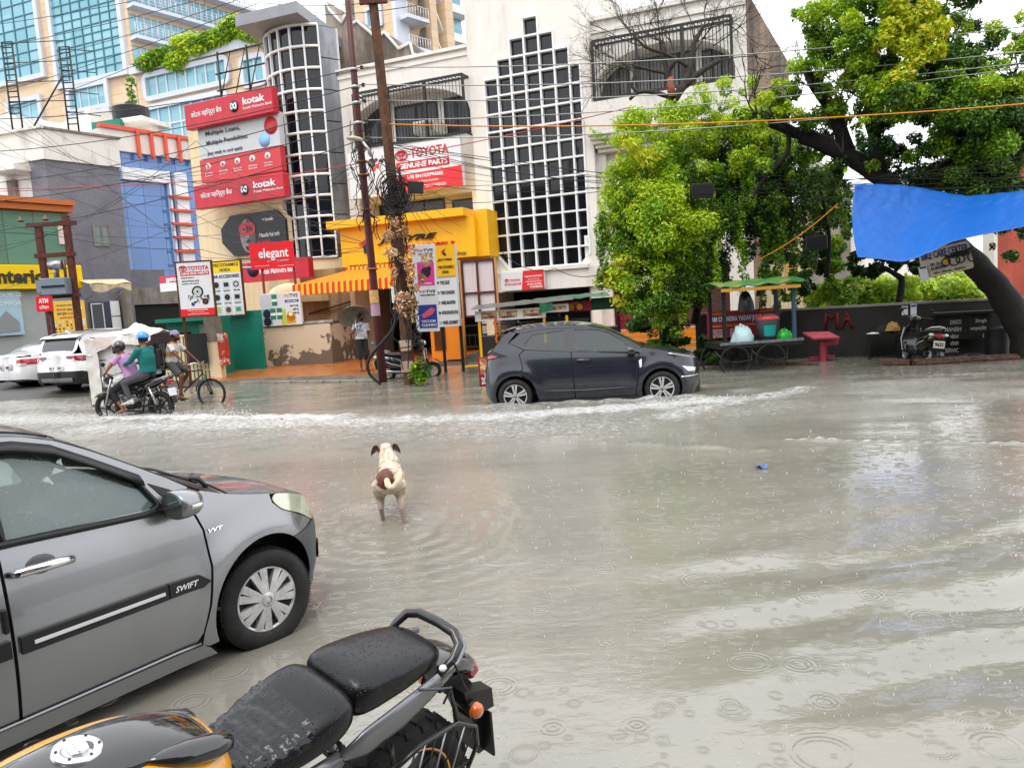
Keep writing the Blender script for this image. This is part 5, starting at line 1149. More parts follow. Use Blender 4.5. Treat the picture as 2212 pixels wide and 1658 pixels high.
def mirror(par,p,mat,sgn=-1,s=1.0,ind=True):
 rings=[]
 for k,(dx,sc)in enumerate(((.10,.25),(.085,.7),(.05,.93),(0,1.0),(-.035,.98),(-.045,.9))):
  rings.append([(p[0]+dx*s,p[1]+sgn*(.02+sc*.105*s*math.cos(t)*(1 if math.cos(t)*1>0 else.95)),p[2]+.075*s*sc*math.copysign(abs(math.sin(t))**.75,math.sin(t)))for t in[2*math.pi*i/20 for i in range(20)]])
 o=MB().loft(rings,mat).build('mirror',parent=par)
 MB().loft([[(p[0]-.047*s,p[1]+sgn*(.02+.09*s*math.cos(t)),p[2]+.062*s*math.copysign(abs(math.sin(t))**.75,math.sin(t)))for t in[2*math.pi*i/20 for i in range(20)]],[(p[0]-.04*s,p[1]+sgn*(.02+.09*s*math.cos(t)),p[2]+.06*s*math.sin(t))for t in[2*math.pi*i/20 for i in range(20)]]],M('mirror_glass',(.35,.42,.42),.08,metal=.9)).build('mirror_glass',parent=o)
 MB().tube([(p[0]+.02,p[1]-sgn*.02,p[2]-.03),(p[0]+.03,p[1]-sgn*.13,p[2]-.07)],[.035*s,.03*s],8,m_trim).build('mirror_arm',parent=o)
 if ind:MB().tube([(p[0]+.085*s,p[1]+sgn*(.02+.02*s),p[2]-.005),(p[0]+.055*s,p[1]+sgn*(.02+.10*s),p[2]-.005),(p[0]+.0*s,p[1]+sgn*(.025+.106*s),p[2]-.005)],.011*s,6,m_lampc).build('indicator',parent=o)
 return o
def near_car():
 car=E('parked_car',(-2.136,4.753,-.107),R(54.5),'grey hatchback parked close by, cut off by the left edge of the photo','car')
 P=m_paint('gunmetal_grey_paint',(.26,.265,.275),.75,.27,grime=hx('6E6A62'))
 EE=[(-3.16,.80),(-3.08,1.05),(-2.95,1.27),(-2.6,1.42),(-2.1,1.475),(-1.6,1.478),(-1.25,1.455),(-.97,1.385),(-.62,1.185),(-.33,1.005),(-.2,.955),(0,.905),(.25,.85),(.42,.79),(.55,.70),(.66,.60),(.73,.5)]
 WW=[(-3.2,0),(-3.17,.45),(-3.0,.70),(-2.6,.81),(-1.3,.835),(-.4,.83),(0,.815),(.2,.785),(.38,.72),(.52,.62),(.64,.46),(.72,.25),(.75,0)]
 B=Body(EE,WW,[(-3.2,1.05),(-1.3,.985),(-.5,.955),(.8,.93)],.36,nose=.22,crown=.055,bulge=.035,flare=((0,.29,.40,.022),(-2.43,.29,.40,.022)))
 e=B.E;wc=[(0,.29),(-2.43,.29)];Rw=.29
 inner(car,B,-3.05,.62,.16,wc,.33)
 G_=m_carglass('wet_window_glass',(.78,.90,.90),.20,(.50,.62,.61));G2=m_carglass('windscreen_glass',(.42,.48,.48),.06)
 for sg in(-1,1):
  ar=circ(0,.30,.365,205,-8,22)
  fen=[(-.345,.17)]+circ(0,.30,.365,200,54,20)+[(.36,.605),(.465,.615),(.33,.692)]
  fen+=[(.17,.765),(.105,.825),(.10,.862),(.10,e(.10)-.004),(.03,e(.03)-.004),(-.1,e(-.1)-.004),(-.2,e(-.2)-.004),(-.33,e(-.33)-.005),(-.44,.985),(-.405,.93),(-.362,.80),(-.352,.6),(-.385,.4),(-.43,.26),(-.44,.19),(-.40,.17)]
  patch(B,fen,P,'fender',car,'side',sg,step=.04)
  bum=circ(0,.30,.365,53,-38,14)+[(.42,.12),(.58,.14),(.66,.25),(.70,.40),(.66,.56),(.60,.625),(.55,.64),(.49,.598),(.36,.597)]
  patch(B,bum,MH('scuffed_bumper_grey','55575B',rough=.45,var=.1,vscale=5,metal=.3),'bumper',car,'side',sg,step=.035)
  lamp=rnd_poly([(.105,.84),(.16,.775),(.33,.70),(.49,.605),(.545,.64),(.52,.705),(.42,.785),(.27,.838),(.15,.868)],.04,3)
  patch(B,lamp,M('yellowed_headlamp',(.62,.63,.48),.12,metal=.25,coat=1,var=.15,vscale=6),'headlamp',car,'side',sg,step=.03,off=.006)
  door=[(-1.315,.215),(-.475,.215),(-.44,.26),(-.40,.40),(-.365,.6),(-.375,.8),(-.42,.93),(-.50,.972),(-.9,.985),(-1.315,1.0)]
  dr=patch(B,door,P,'door',car,'side',sg,step=.05)
  rd=[(-2.62,.95),(-2.5,1.03),(-1.33,1.0),(-1.33,.215),(-2.0,.215)]+circ(-2.43,.30,.375,15,75,8)[::1]+[(-2.40,.72)]
  rd=[(-1.33,.215),(-1.33,1.0),(-2.45,1.03),(-2.38,.70)]+circ(-2.43,.30,.375,82,8,8)+[(-2.03,.215)]
  patch(B,rd,P,'rear_door',car,'side',sg,step=.06)
  qp=[(-2.40,.72),(-2.47,1.03),(-2.55,1.05),(-2.62,1.32),(-2.9,1.27),(-3.0,1.15),(-3.12,.9),(-3.1,.5),(-3.0,.25),(-2.84,.2)]+circ(-2.43,.30,.375,188,88,10)
  patch(B,qp,P,'rear_quarter',car,'side',sg,step=.06)
  sill=[(-2.05,.11),(-.36,.11),(-.40,.16),(-.44,.19),(-2.05,.20)];patch(B,sill,P,'sill',car,'side',sg,step=.04,off=.012)
  MB().tube([(x,sg*(B.S(x,.2)+.016),.208)for x in np.linspace(-2.0,-.46,12)],.008,5,P).build('sill_edge',parent=car)
  wf=[(-1.29,.985),(-.62,.955),(-.575,.985),(-.66,1.13),(-.97,1.335),(-1.10,1.375),(-1.29,1.395)]
  wr=[(-2.36,1.02),(-1.36,.99),(-1.36,1.395),(-1.9,1.40),(-2.2,1.34)]
  up=[(-2.50,1.03),(-.5,.972),(-.42,.99),(-.40,1.035)]+[(x,e(x)-.004)for x in(-.5,-.62,-.75,-.85,-.97,-1.1,-1.25,-1.6,-2.1,-2.45)]+[(-2.60,1.33)]
  tri=[(-.555,.985),(-.46,.985),(-.60,1.09)]
  patch(B,up,P,'window_frame',car,'side',sg,holes=[wf,wr],step=.05)
  for w_,nm in((wf,'window'),(wr,'window')):
   o=patch(B,inset(w_,.018),G_,nm,car,'side',sg,step=.06,off=-.012,rim=0)
   lp=dense(w_,.05);MB().tube([(p[0],sg*(B.S(p[0],p[1])+.001),p[1])for p in lp],.014,5,m_trim,closed=True).build('window_seal',parent=o)
  MB().tube([(x,sg*(B.S(x,.98)+.012),.992+.0-.045*((x+1.3)/.8 if x>-1.3 else 0))for x in np.linspace(-2.4,-.56,20)],.017,6,m_trim).build('belt_strip',parent=car)
  patch(B,[(-.60,1.10),(-.40,.992),(-.52,.985)],m_trim,'mirror_base',car,'side',sg,step=.04,off=.006)
  MB().loft([[(x,sg*(B.S(x,z)+o_),z)for(z,o_)in((zt_,.004),(zt_-.03,.03),(zt_-.055,.034),(zt_-.05,.026),(zt_-.02,.012))]for x,zt_ in((-1.31,1.43),(-1.15,1.415),(-1.0,1.372),(-.85,1.285),(-.72,1.205),(-.63,1.15))],m_trim).build('rain_visor',parent=car)
  ml=[(-1.30,.512),(-.62,.512),(-.62,.588),(-1.30,.588)];o=patch(B,ml,m_trim,'side_moulding',car,'side',sg,step=.05,off=.022,rim=.022)
  ml2=[(-.612,.512),(-.43,.512),(-.385,.535),(-.44,.582),(-.612,.588)];patch(B,ml2,m_trim,'side_moulding',car,'side',sg,step=.05,off=.020,rim=.022)
  patch(B,[(-1.25,.542),(-.64,.542),(-.64,.558),(-1.25,.558)],MH('pale_strip','D5D7D8',rough=.3),'moulding_strip',o,'side',sg,step=.05,off=.027,rim=.006)
  patch(B,[(-2.0,.512),(-1.34,.512),(-1.34,.588),(-2.0,.588)],m_trim,'side_moulding',car,'side',sg,step=.05,off=.022,rim=.022)
  patch(B,[(-1.95,.542),(-1.40,.542),(-1.40,.558),(-1.95,.558)],MATS['pale_strip'],'moulding_strip',car,'side',sg,step=.05,off=.027,rim=.006)
  hy=sg*(B.S(-1.15,.86)+.005);o=MB().tube([(-1.30,hy,.862),(-1.275,hy+sg*.035,.866),(-1.12,hy+sg*.04,.866),(-1.05,hy+sg*.032,.862),(-1.04,hy,.858)],[.014,.021,.023,.021,.012],10,m_chrome).build('door_handle',parent=car)
  MB().ball((-1.165,sg*(B.S(-1.16,.855)-.004),.855),(.07,.010,.058),M('recess_grey',(.10,.102,.106),.4,metal=.6),18).build('handle_recess',parent=o)
  MB().lathe([(0,0),(.011,0),(.011,-.004)],(-1.285,hy+sg*.055,.866),12,m_black,'Y').build('keyhole',parent=o)
  MB().box((-1.345,sg*(B.S(-1.345,.66)+.008),.675),(.022,.02,.11),m_trim,None,.006).build('edge_guard',parent=car)
  patch(B,circ(.575,.385,.06,0,360,12)[:-1],m_trim,'fog_lamp_cover',car,'side',sg,step=.03,off=.02,rim=.03)
  wheel(car,(0,sg*.715,.285),.292,.192,sg,'cover',steer=R(-6)if sg<0 else R(-6));wheel(car,(-2.43,sg*.715,.285),.292,.192,sg,'cover')
 mirror(car,(-.52,-.855,.985),P,-1,1.0);mirror(car,(-.52,.855,.985),P,1,1.0)
 def edge(x,ins):return B.Ey(x)-ins
 xs=[-.17,-.05,.1,.22,.36,.48,.58,.66];hd=[(x,-edge(x,.012))for x in xs];hd+=[(.70,-.15),(.715,0),(.70,.15)]+[(x,edge(x,.012))for x in xs[::-1]]+[(-.10,.3),(-.075,0),(-.10,-.3)]
 patch(B,hd,m_paint('bonnet_paint',(.22,.225,.24),.6,.36),'bonnet',car,'top',step=.06)
 cw=[(-.36,-edge(-.36,.05)),(-.19,-edge(-.19,.02)),(-.115,-.3),(-.09,0),(-.115,.3),(-.19,edge(-.19,.02)),(-.36,edge(-.36,.05)),(-.28,.3),(-.25,0),(-.28,-.3)]
 patch(B,cw,m_trim,'cowl',car,'top',step=.05,off=-.012)
 MB().tube([(-.22,-.55,B.T(-.22,-.55)+.01),(-.27,-.2,B.T(-.27,-.2)+.03),(-.33,.25,B.T(-.33,.25)+.02)],.008,5,m_black).tube([(-.18,-.58,B.T(-.18,-.58)-.01),(-.20,-.54,B.T(-.2,-.54)+.03),(-.23,-.50,B.T(-.23,-.5)+.02)],.014,6,m_black).build('wiper',parent=car)
 ws=[(x,-edge(x,.07))for x in(-.37,-.5,-.65,-.8,-.93)]+[(-.90,-.3),(-.885,0),(-.90,.3)]+[(x,edge(x,.07))for x in(-.93,-.8,-.65,-.5,-.37)]+[(-.29,.3),(-.26,0),(-.29,-.3)]
 patch(B,ws,G2,'windscreen',car,'top',step=.06,rim=0,off=-.004)
 for s_ in(-1,1):
  q=[(x,s_*edge(x,-.001))for x in(-.30,-.5,-.65,-.8,-.97)]+[(x,s_*edge(x,.066))for x in(-.97,-.8,-.65,-.5,-.36)];patch(B,q,m_trim,'pillar',car,'top',step=.05)
 rf=[(x,-edge(x,.0))for x in(-.975,-1.1,-1.3,-1.7,-2.2,-2.6,-2.85)]+[(x,edge(x,.0))for x in(-2.85,-2.6,-2.2,-1.7,-1.3,-1.1,-.975)]+[(-.92,.3),(-.90,0),(-.92,-.3)]
 patch(B,rf,P,'roof',car,'top',step=.08)
 MB().tube([(x,-edge(x,.055),B.T(x,edge(x,.055))+.002)for x in np.linspace(-2.7,-.98,20)],.006,4,m_black).build('roof_gutter',parent=car)
 bk=[(x,-edge(x,0))for x in(-2.87,-3.0,-3.1)]+[(x,edge(x,0))for x in(-3.1,-3.0,-2.87)];patch(B,bk,P,'tailgate',car,'top',step=.06)
 MB().grid(lambda i,j:(.735-.30*abs(2*i-1)**3-(.06 if j>.7 else 0),(2*i-1)*.60,.15+.48*j),16,5,MATS['scuffed_bumper_grey']).build('grille',parent=car)
 seats(car,(-1.35,-2.2),.42)
 dm=MH('dash_grey','3C4042',rough=.6)
 mb=MB();mb.grid(lambda i,j:(-.30-.42*j,-.70+1.4*i,.94-.12*j*j+.05*math.sin(math.pi*min(1,max(0,(i-.15)/.35)))*j),20,6,dm);mb.grid(lambda i,j:(-.72+.06*j,-.70+1.4*i,.84-.35*j),6,3,m_int);mb.box((-.76,-.36,.85),(.12,.34,.10),m_int,None,.04);mb.build('dashboard',parent=car)
 q=Matrix.Rotation(R(-28),3,'Y');c=Vector((-.90,-.36,.84));o=MB().tube([c+q@Vector((0,.185*math.cos(t),.185*math.sin(t)))for t in[2*math.pi*k/28 for k in range(28)]],.017,8,MH('wheel_leather','2E3032',rough=.5),closed=True).build('steering_wheel',parent=car)
 mb=MB().box(c,(.05,.16,.10),m_int,q,.03)
 for a in(0,math.pi,-math.pi/2):mb.tube([c+q@Vector((.0,.07*math.cos(a),.05*math.sin(a))),c+q@Vector((0,.18*math.cos(a),.18*math.sin(a)))],.018,6,MATS['dash_grey'])
 mb.build('steering_hub',parent=o)
 def badge(s,x0,x1,z0,z1,off,mat,nm,bold=.0,sh=0):
  o=text(car,s,x0,x1,z0,z1,mat,y=0,bold=bold,ext=.02,shear=sh,name=nm)
  for v in o.data.vertices:v.co.y=-(B.S(v.co.x,v.co.z)+off+(.003 if v.co.y<0 else-.001))
 badge('SWIFT',-.585,-.455,.535,.565,.022,m_chrome,'moulding_lettering',.02,.3);badge('VVT',-.345,-.255,.775,.797,.003,m_chrome,'badge_lettering',.03,.3)
near_car()
def drive_car():
 car=E('hatchback',(2.68,14.032,-.136),R(-5.3),'dark blue-grey hatchback driving through the flood, seen from its right side','car')
 P=m_paint('storm_blue_paint',(.016,.020,.032),.25,.25)
 EE=[(-3.13,.74),(-3.10,.98),(-2.95,1.11),(-2.71,1.40),(-2.56,1.445),(-2.2,1.482),(-1.65,1.49),(-1.24,1.45),(-.9,1.365),(-.6,1.20),(-.3,1.03),(0,.965),(.3,.90),(.5,.845),(.64,.79),(.70,.70),(.75,.5)]
 WW=[(-3.16,0),(-3.14,.45),(-3.05,.68),(-2.8,.80),(-2.2,.855),(-1.3,.865),(-.4,.855),(0,.84),(.3,.79),(.5,.70),(.64,.55),(.72,.32),(.76,0)]
 B=Body(EE,WW,[(-3.2,1.15),(-2.57,1.2),(-1.5,1.02),(-.3,.92),(.8,.9)],.36,nose=.12,rear=.10,crown=.05,bulge=.04,flare=((0,.30,.42,.028),(-2.57,.30,.42,.03)))
 e=B.E;WC=[(0,.295),(-2.57,.295)];inner(car,B,-3.05,.66,.15,WC,.33)
 G_=m_carglass('car_window_glass',(.42,.46,.50),.03)
 for sg in(-1,1):
  fen=[(-.40,.15)]+circ(0,.30,.355,205,-35,24)+[(.40,.12),(.66,.16),(.73,.30),(.735,.5),(.69,.62),(.66,.74),(.35,.82),(.12,.875),(.14,e(.14)-.003),(0,e(0)-.003),(-.2,e(-.2)-.003),(-.30,e(-.3)-.004),(-.365,.985),(-.36,.93),(-.385,.6),(-.44,.3),(-.45,.15)]
  patch(B,fen,P,'fender',car,'side',sg,step=.05)
  patch(B,[(.13,.872),(.35,.81),(.64,.735),(.70,.735),(.66,.785),(.5,.838),(.3,.893),(.15,.925)],M('black_headlamp',(.03,.03,.035),.08,coat=1),'headlamp',car,'side',sg,step=.03,off=.006)
  o=patch(B,[(.36,.665),(.63,.61),(.60,.545),(.47,.565)],m_lampc,'daytime_lamp',car,'side',sg,step=.03,off=.008)
  MB().tube([(x,sg*(B.S(x,.475)+.004),.475)for x in(.33,.45,.56,.66,.71)],.012,5,m_chrome).build('bumper_trim',parent=car)
  MB().tube([(x,sg*(B.S(x,.77-.0)+.004),.905-.22*(x-.1))for x in(.12,.3,.5,.66)],.008,5,m_chrome).build('lamp_strip',parent=car)
  fd=[(-1.50,.20),(-.47,.20),(-.455,.3),(-.40,.6),(-.375,.92),(-1.535,1.015)];patch(B,fd,P,'door',car,'side',sg,step=.06)
  rd=[(-1.52,.20),(-1.553,1.017),(-2.36,1.09),(-2.45,1.02),(-2.40,.78)]+circ(-2.57,.30,.385,68,12,8)+[(-2.15,.20)];patch(B,rd,P,'rear_door',car,'side',sg,step=.06)
  qp=[(-2.38,1.095),(-2.47,1.02),(-2.42,.80)]+circ(-2.57,.30,.355,65,205,18)+[(-3.0,.18),(-3.10,.3),(-3.125,.6),(-3.12,.93),(-2.66,1.0),(-2.95,1.105),(-2.72,1.38),(-2.6,1.425),(-2.5,1.40),(-2.66,1.23)];patch(B,qp,P,'rear_quarter',car,'side',sg,step=.06)
  patch(B,[(-3.122,.94),(-2.68,1.003),(-2.94,1.10),(-3.08,1.0)],m_black,'tail_lamp',car,'side',sg,step=.03,off=.006)
  patch(B,[(-3.10,.955),(-2.85,.992),(-2.95,1.03),(-3.08,1.0)],m_lampr,'tail_lamp',car,'side',sg,step=.03,off=.012)
  patch(B,[(-2.18,.10),(-.40,.10),(-.45,.19),(-2.18,.19)],P,'sill',car,'side',sg,step=.06,off=.004)
  MB().tube([(x,sg*(B.S(x,.36)+.003),.36-.02*math.sin((x+2.0)*2))for x in np.linspace(-2.05,-.5,10)],.012,5,P).build('door_crease',parent=car)
  wf=[(-1.475,1.055),(-.42,.96),(-.62,1.14),(-.88,1.315),(-1.08,1.372),(-1.475,1.398)];wr=[(-1.64,1.07),(-2.27,1.13),(-2.36,1.19),(-2.22,1.35),(-1.64,1.398)]
  fr=[(-.31,.945),(-1.53,1.02),(-2.36,1.10),(-2.64,1.23),(-2.42,1.385),(-2.0,1.435),(-1.3,1.42),(-.95,1.345),(-.62,1.175),(-.33,1.0)]
  patch(B,fr,M('gloss_black',(.012,.012,.014),.12,coat=1),'window_frame',car,'side',sg,holes=[wf,wr],step=.05,off=.002)
  for w_ in(wf,wr):patch(B,w_,G_,'window',car,'side',sg,step=.08,off=-.012,rim=0)
  rl=[(-.33,1.006),(-.62,1.18),(-.95,1.35),(-1.3,1.426),(-2.0,1.441),(-2.42,1.391),(-2.5,1.40),(-2.56,1.435)]+[(x,e(x)-.003)for x in(-2.3,-2.0,-1.65,-1.24,-.9,-.6,-.33)]
  patch(B,rl,P,'roof_rail',car,'side',sg,step=.04)
  o=MB().tube([(-1.47,sg*(B.S(-1.4,.86)+.012),.868),(-1.42,sg*(B.S(-1.4,.86)+.035),.87),(-1.27,sg*(B.S(-1.3,.86)+.035),.862),(-1.21,sg*(B.S(-1.2,.86)+.01),.858)],[.012,.022,.022,.012],8,P).build('door_handle',parent=car)
  MB().ball((-1.36,sg*(B.S(-1.36,.84)-.004),.845),(.10,.010,.035),m_trim,16).build('handle_recess',parent=o)
  wheel(car,(0,sg*.745,.29),.302,.215,sg,'alloy',mat_sp=M('machined_silver',(.7,.7,.72),.25,metal=.7));wheel(car,(-2.57,sg*.745,.29),.302,.215,sg,'alloy',mat_sp=MATS['machined_silver'])
  patch(B,[(-.385,.80),(-.33,.835),(-.335,.70),(-.37,.68)],m_white,'side_badge',car,'side',sg,step=.04,off=.004)
 mirror(car,(-.52,-.87,.985),MATS['gloss_black'],-1,1.0,False);mirror(car,(-.52,.87,.985),MATS['gloss_black'],1,1.0,False)
 def edge(x,ins=0):return B.Ey(x)-ins
 def strip(xs,ins,mat,name,**k):
  q=[(x,-edge(x,ins))for x in xs]+[(x,edge(x,ins))for x in xs[::-1]];return patch(B,q,mat,name,car,'top',**k)
 strip([-.26,-.1,.1,.3,.5,.62,.69],.012,P,'bonnet',step=.07);strip([-.31,-.27],.02,m_trim,'cowl',step=.05,off=-.01)
 strip([-.32,-.5,-.7,-.9,-.98],.06,m_carglass('hatch_windscreen',(.3,.33,.35),.03),'windscreen',step=.07,rim=0,off=-.004)
 for s_ in(-1,1):patch(B,[(x,s_*edge(x,-.001))for x in(-.30,-.5,-.7,-.98)]+[(x,s_*edge(x,.058))for x in(-.98,-.7,-.5,-.31)],MATS['gloss_black'],'pillar',car,'top',step=.05)
 strip([-.985,-1.3,-1.7,-2.2,-2.5,-2.62],.0,m_paint('roof_dark_paint',(.02,.022,.026),.4,.25),'roof',step=.09);strip([-2.74,-2.85,-2.96],.06,MATS['gloss_black'],'rear_window',step=.05)
 MB().grid(lambda i,j:(-2.52-.26*i,-.58+1.16*j,1.487-.055*i+.02*math.sin(math.pi*j)),4,10,P).build('spoiler',parent=car)
 strip([-2.965,-3.04,-3.1],.02,P,'tailgate',step=.05)
 MB().grid(lambda i,j:(.755-.33*abs(2*i-1)**3,(2*i-1)*.56,.13+.58*j),16,5,m_trim).build('grille',parent=car)
 MB().tube([(-2.45,0,1.52),(-2.52,0,1.60)],.02,6,m_black).build('aerial',parent=car)
 MB().box((-3.155,0,.62),(.02,.5,.11),m_white,None).build('number_plate',parent=car)
 seats(car,(-1.45,-2.2),.43);MB().box((-.62,0,.88),(.35,1.35,.16),m_int,None,.05).build('dashboard',parent=car)
 q=Matrix.Rotation(R(-25),3,'Y');c=Vector((-.88,-.36,.93));MB().tube([c+q@Vector((0,.18*math.cos(t),.18*math.sin(t)))for t in[2*math.pi*k/20 for k in range(20)]],.015,6,m_int,closed=True).build('steering_wheel',parent=car)
 return car
HATCH=drive_car()
def far_car(loc,hd,label,paint,EE,WW,belt,wb,wheels,Rw,win,tum=.34,rear_glass=None,lamp=None,plate=None,dark_bumper=False,rails=False,crown=.05,group=None,plate_s='',lampmat=None,name='parked_car'):
 car=E(name,loc,hd,label,'car',group);B=Body(EE,WW,belt,tum,crown=crown,nose=.15,rear=.08,bulge=.03,flare=tuple((x,Rw,Rw*1.35,.02)for x in wheels));e=B.E
 x0,x1=EE[0][0],EE[-1][0];WC=[(x,Rw)for x in wheels];inner(car,B,x0+.05,x1-.05,.2,WC,Rw*1.08)
 bt=lambda x:lerp_tab(belt,x)
 for sg in(-1,1):
  zb=.2;q=[(x0+.10,zb+.05)]
  q=[(x0+.05,.3)]
  xr,xf=sorted(wheels);q+=[(xr-Rw*1.2,zb)]+circ(xr,Rw,Rw*1.18,200,-20,16)+[(xr+Rw*1.25,zb),(xf-Rw*1.25,zb)]+circ(xf,Rw,Rw*1.18,200,-20,16)+[(xf+Rw*1.2,zb),(x1-.06,.3),(x1-.01,.5)]
  top=[x for x in np.linspace(x1-.1,x0+.04,26)];q+=[(x,min(bt(x),e(x)-.004))for x in top]+[(x0+.02,.5)]
  patch(B,q,paint,'body_side',car,'side',sg,step=.1)
  up=[(x,bt(x)+.002)for x in np.linspace(win[0][0]-.5,win[-1][0]+.45,12)];up=[p for p in up if e(p[0])>p[1]+.01];up2=[(x,e(x)-.004)for x in np.linspace(up[-1][0],up[0][0],16)]
  wp=[(x,bt(x)+.02)for x,_ in win]+[(x,z)for x,z in win[::-1]]
  patch(B,up+up2,paint,'window_frame',car,'side',sg,holes=[wp],step=.08)
  w=patch(B,wp,M('dark_car_glass',(.03,.035,.042),.06,coat=1),'window',car,'side',sg,step=.12,off=-.01,rim=0)
  xm_=(win[0][0]+win[-1][0])/2;MB().box((xm_,sg*(B.S(xm_,bt(xm_)+.2)+.002),bt(xm_)+.19),(.07,.02,.34),m_trim,Matrix.Rotation(R(-18)*sg,3,'X')).build('door_post',parent=w)
  for x in wheels:wheel(car,(x,sg*(WW[len(WW)//2][1]-.11),Rw),Rw,Rw*.66,sg,'plain',name='wheel')
  if dark_bumper:
   q=[(x0+.04,.22),(xr-Rw*1.3,.22),(xr-Rw*1.3,.50),(x0+.05,.60)];patch(B,q,m_trim,'bumper',car,'side',sg,step=.06,off=.012)
  if lamp:patch(B,lamp,lampmat or m_lampr,'tail_lamp',car,'side',sg,step=.04,off=.01)
  if rails:MB().tube([(x,sg*(B.Ey(x)-.05),e(x)+.06)for x in np.linspace(win[0][0]-.1,win[-1][0]-.3,8)],.02,6,m_steel).build('roof_rail',parent=car)
 def strip(xa,xb,ins,mat,nm,n=6,**k):
  xs=list(np.linspace(xa,xb,n));q=[(x,-(B.Ey(x)-ins))for x in xs]+[(x,B.Ey(x)-ins)for x in xs[::-1]];return patch(B,q,mat,nm,car,'top',**k)
 return car,B,strip
WP=m_paint('pearl_white_paint',(.80,.80,.81),.1,.3)
def end_sheet(B,car,y0,y1,z0,z1,mat,name,off=.01,parent=None,rear=True,shape=None):
 ""
 def X(y,z):
  a,b=(B.E_[0][0]-.1,B.xm)
  for _ in range(30):
   m=(a+b)/2
   if B.S(m,z)<abs(y):a=m
   else:b=m
  return b
 def f(i,j):
  y=y0+(y1-y0)*i
  lo,hi=(shape(y)if shape else(z0,z1));z=lo+(hi-lo)*j;return(X(y,z)-off,y,z)
 return MB().grid(f,18,5,mat).build(name,parent=parent or car)
def by_wheel(u,v,hd,yo,dz=.0,zg=.1):
 w=G(u,v,zg);return(w.x-math.sin(hd)*yo,w.y+math.cos(hd)*yo,zg+dz)
EE=[(-.98,.70),(-.97,.95),(-.90,1.15),(-.72,1.50),(-.5,1.585),(.2,1.63),(1.0,1.62),(1.5,1.55),(2.1,1.20),(2.35,1.08),(2.9,1.0),(3.25,.85),(3.35,.6)]
WW=[(-1.0,0),(-.985,.5),(-.93,.76),(-.75,.86),(-.3,.89),(1,.90),(2.4,.88),(2.9,.80),(3.2,.6),(3.34,.3),(3.4,0)]
suv,B,st=far_car(by_wheel(240,837,R(74),.85),R(74),'white SUV with black lower bumper and slanted dark rear window, parked behind the cycle rickshaw',WP,EE,WW,[(-1,1.08),(3.4,1.0)],0,(0,2.5),.34,[(-.62,1.40),(-.3,1.47),(.4,1.52),(1.2,1.5),(1.65,1.36),(2.0,1.1)],dark_bumper=True,rails=True,crown=.04)
st(-.715,1.38,.0,WP,'roof',12,step=.15);st(1.42,2.2,.05,MATS['dark_car_glass'],'windscreen',step=.12);st(2.24,3.28,.01,WP,'bonnet',8,step=.12);st(-.905,-.735,.09,MATS['dark_car_glass'],'rear_window',5,step=.05,off=.004)
st(-.975,-.72,.0,WP,'tailgate',6,step=.05)
MB().grid(lambda i,j:(-.66-.17*i,-.66+1.32*j,1.60-.06*i),3,8,WP).build('spoiler',parent=suv);MB().grid(lambda i,j:(-.80+.04*i,-.66+1.32*j,1.545-.05*i),2,8,m_trim).build('spoiler_trim',parent=suv)
end_sheet(B,suv,-.87,.87,.56,1.08,WP,'tailgate_panel',.004);end_sheet(B,suv,-.87,.87,.30,.60,m_trim,'bumper',.03);end_sheet(B,suv,-.55,.55,.30,.42,MH('skid_grey','6F716C',rough=.5),'skid_plate',.06)
for sg in(-1,1):o=end_sheet(B,suv,sg*.36,sg*.87,.88,1.03,M('dark_red_lamp',(.10,.008,.015),.08,coat=1),'tail_lamp',.02,shape=lambda y:(.965-.10*(abs(y)-.36)/.5,1.03));end_sheet(B,suv,sg*.55,sg*.80,.93,1.0,m_lampr,'lamp_glow',.026,parent=o);end_sheet(B,suv,sg*.5,sg*.62,.895,.935,m_lampc,'reverse_lamp',.026,parent=o)
o=MB().box((-1.02,.0,.70),(.02,.50,.13),m_white).build('number_plate',parent=suv)
MB().tube([(-.35,0,1.64),(-.52,0,1.73)],.03,6,WP).build('aerial',parent=suv)
FT_=None
def rear_text(car,s,x,y0,y1,z0,z1,mat,bold=.02):
 o=text(car,s,0,abs(y1-y0),z0,z1,mat,y=0,bold=bold,ext=.003)
 for v in o.data.vertices:v.co=Vector((x-.002+v.co.y,max(y0,y1)-v.co.x,v.co.z))
 return o
rear_text(suv,'DL 7CT 1017',-1.032,.22,-.22,.665,.735,m_black,.02);rear_text(suv,'B R E Z Z A',-1.012,.26,-.26,.97,1.0,MH('letter_grey','8C8E92'),.01)
EE=[(-1.08,.62),(-1.06,.95),(-.95,1.04),(-.62,1.07),(-.45,1.11),(.05,1.33),(.45,1.43),(.9,1.465),(1.5,1.42),(2.2,1.05),(2.5,.98),(3.1,.88),(3.35,.6)]
WW=[(-1.1,0),(-1.07,.45),(-.98,.70),(-.75,.82),(-.2,.86),(1,.87),(2.3,.86),(2.9,.76),(3.2,.55),(3.34,.3),(3.4,0)]
sed,B,st=far_car(by_wheel(126,831,R(68),.82),R(68),'white sedan with red and clear tail lamps, at the left edge beside the white SUV',WP,EE,WW,[(-1.1,1.0),(3.4,.93)],0,(0,2.55),.32,[(-.25,1.10),(.15,1.29),(.6,1.37),(1.2,1.36),(1.6,1.24),(1.95,1.02)],crown=.05)
st(.42,1.42,.0,WP,'roof',8,step=.15);st(1.45,2.15,.05,MATS['dark_car_glass'],'windscreen',step=.12);st(2.2,3.28,.01,WP,'bonnet',8,step=.12);st(-.46,.40,.09,M('sedan_rear_glass',(.20,.26,.33),.08,coat=1),'rear_window',8,step=.08,off=.004);st(-1.04,-.48,.0,WP,'boot_lid',6,step=.06);st(-.48,.42,.0,WP,'rear_pillar',8,step=.08,off=-.006)
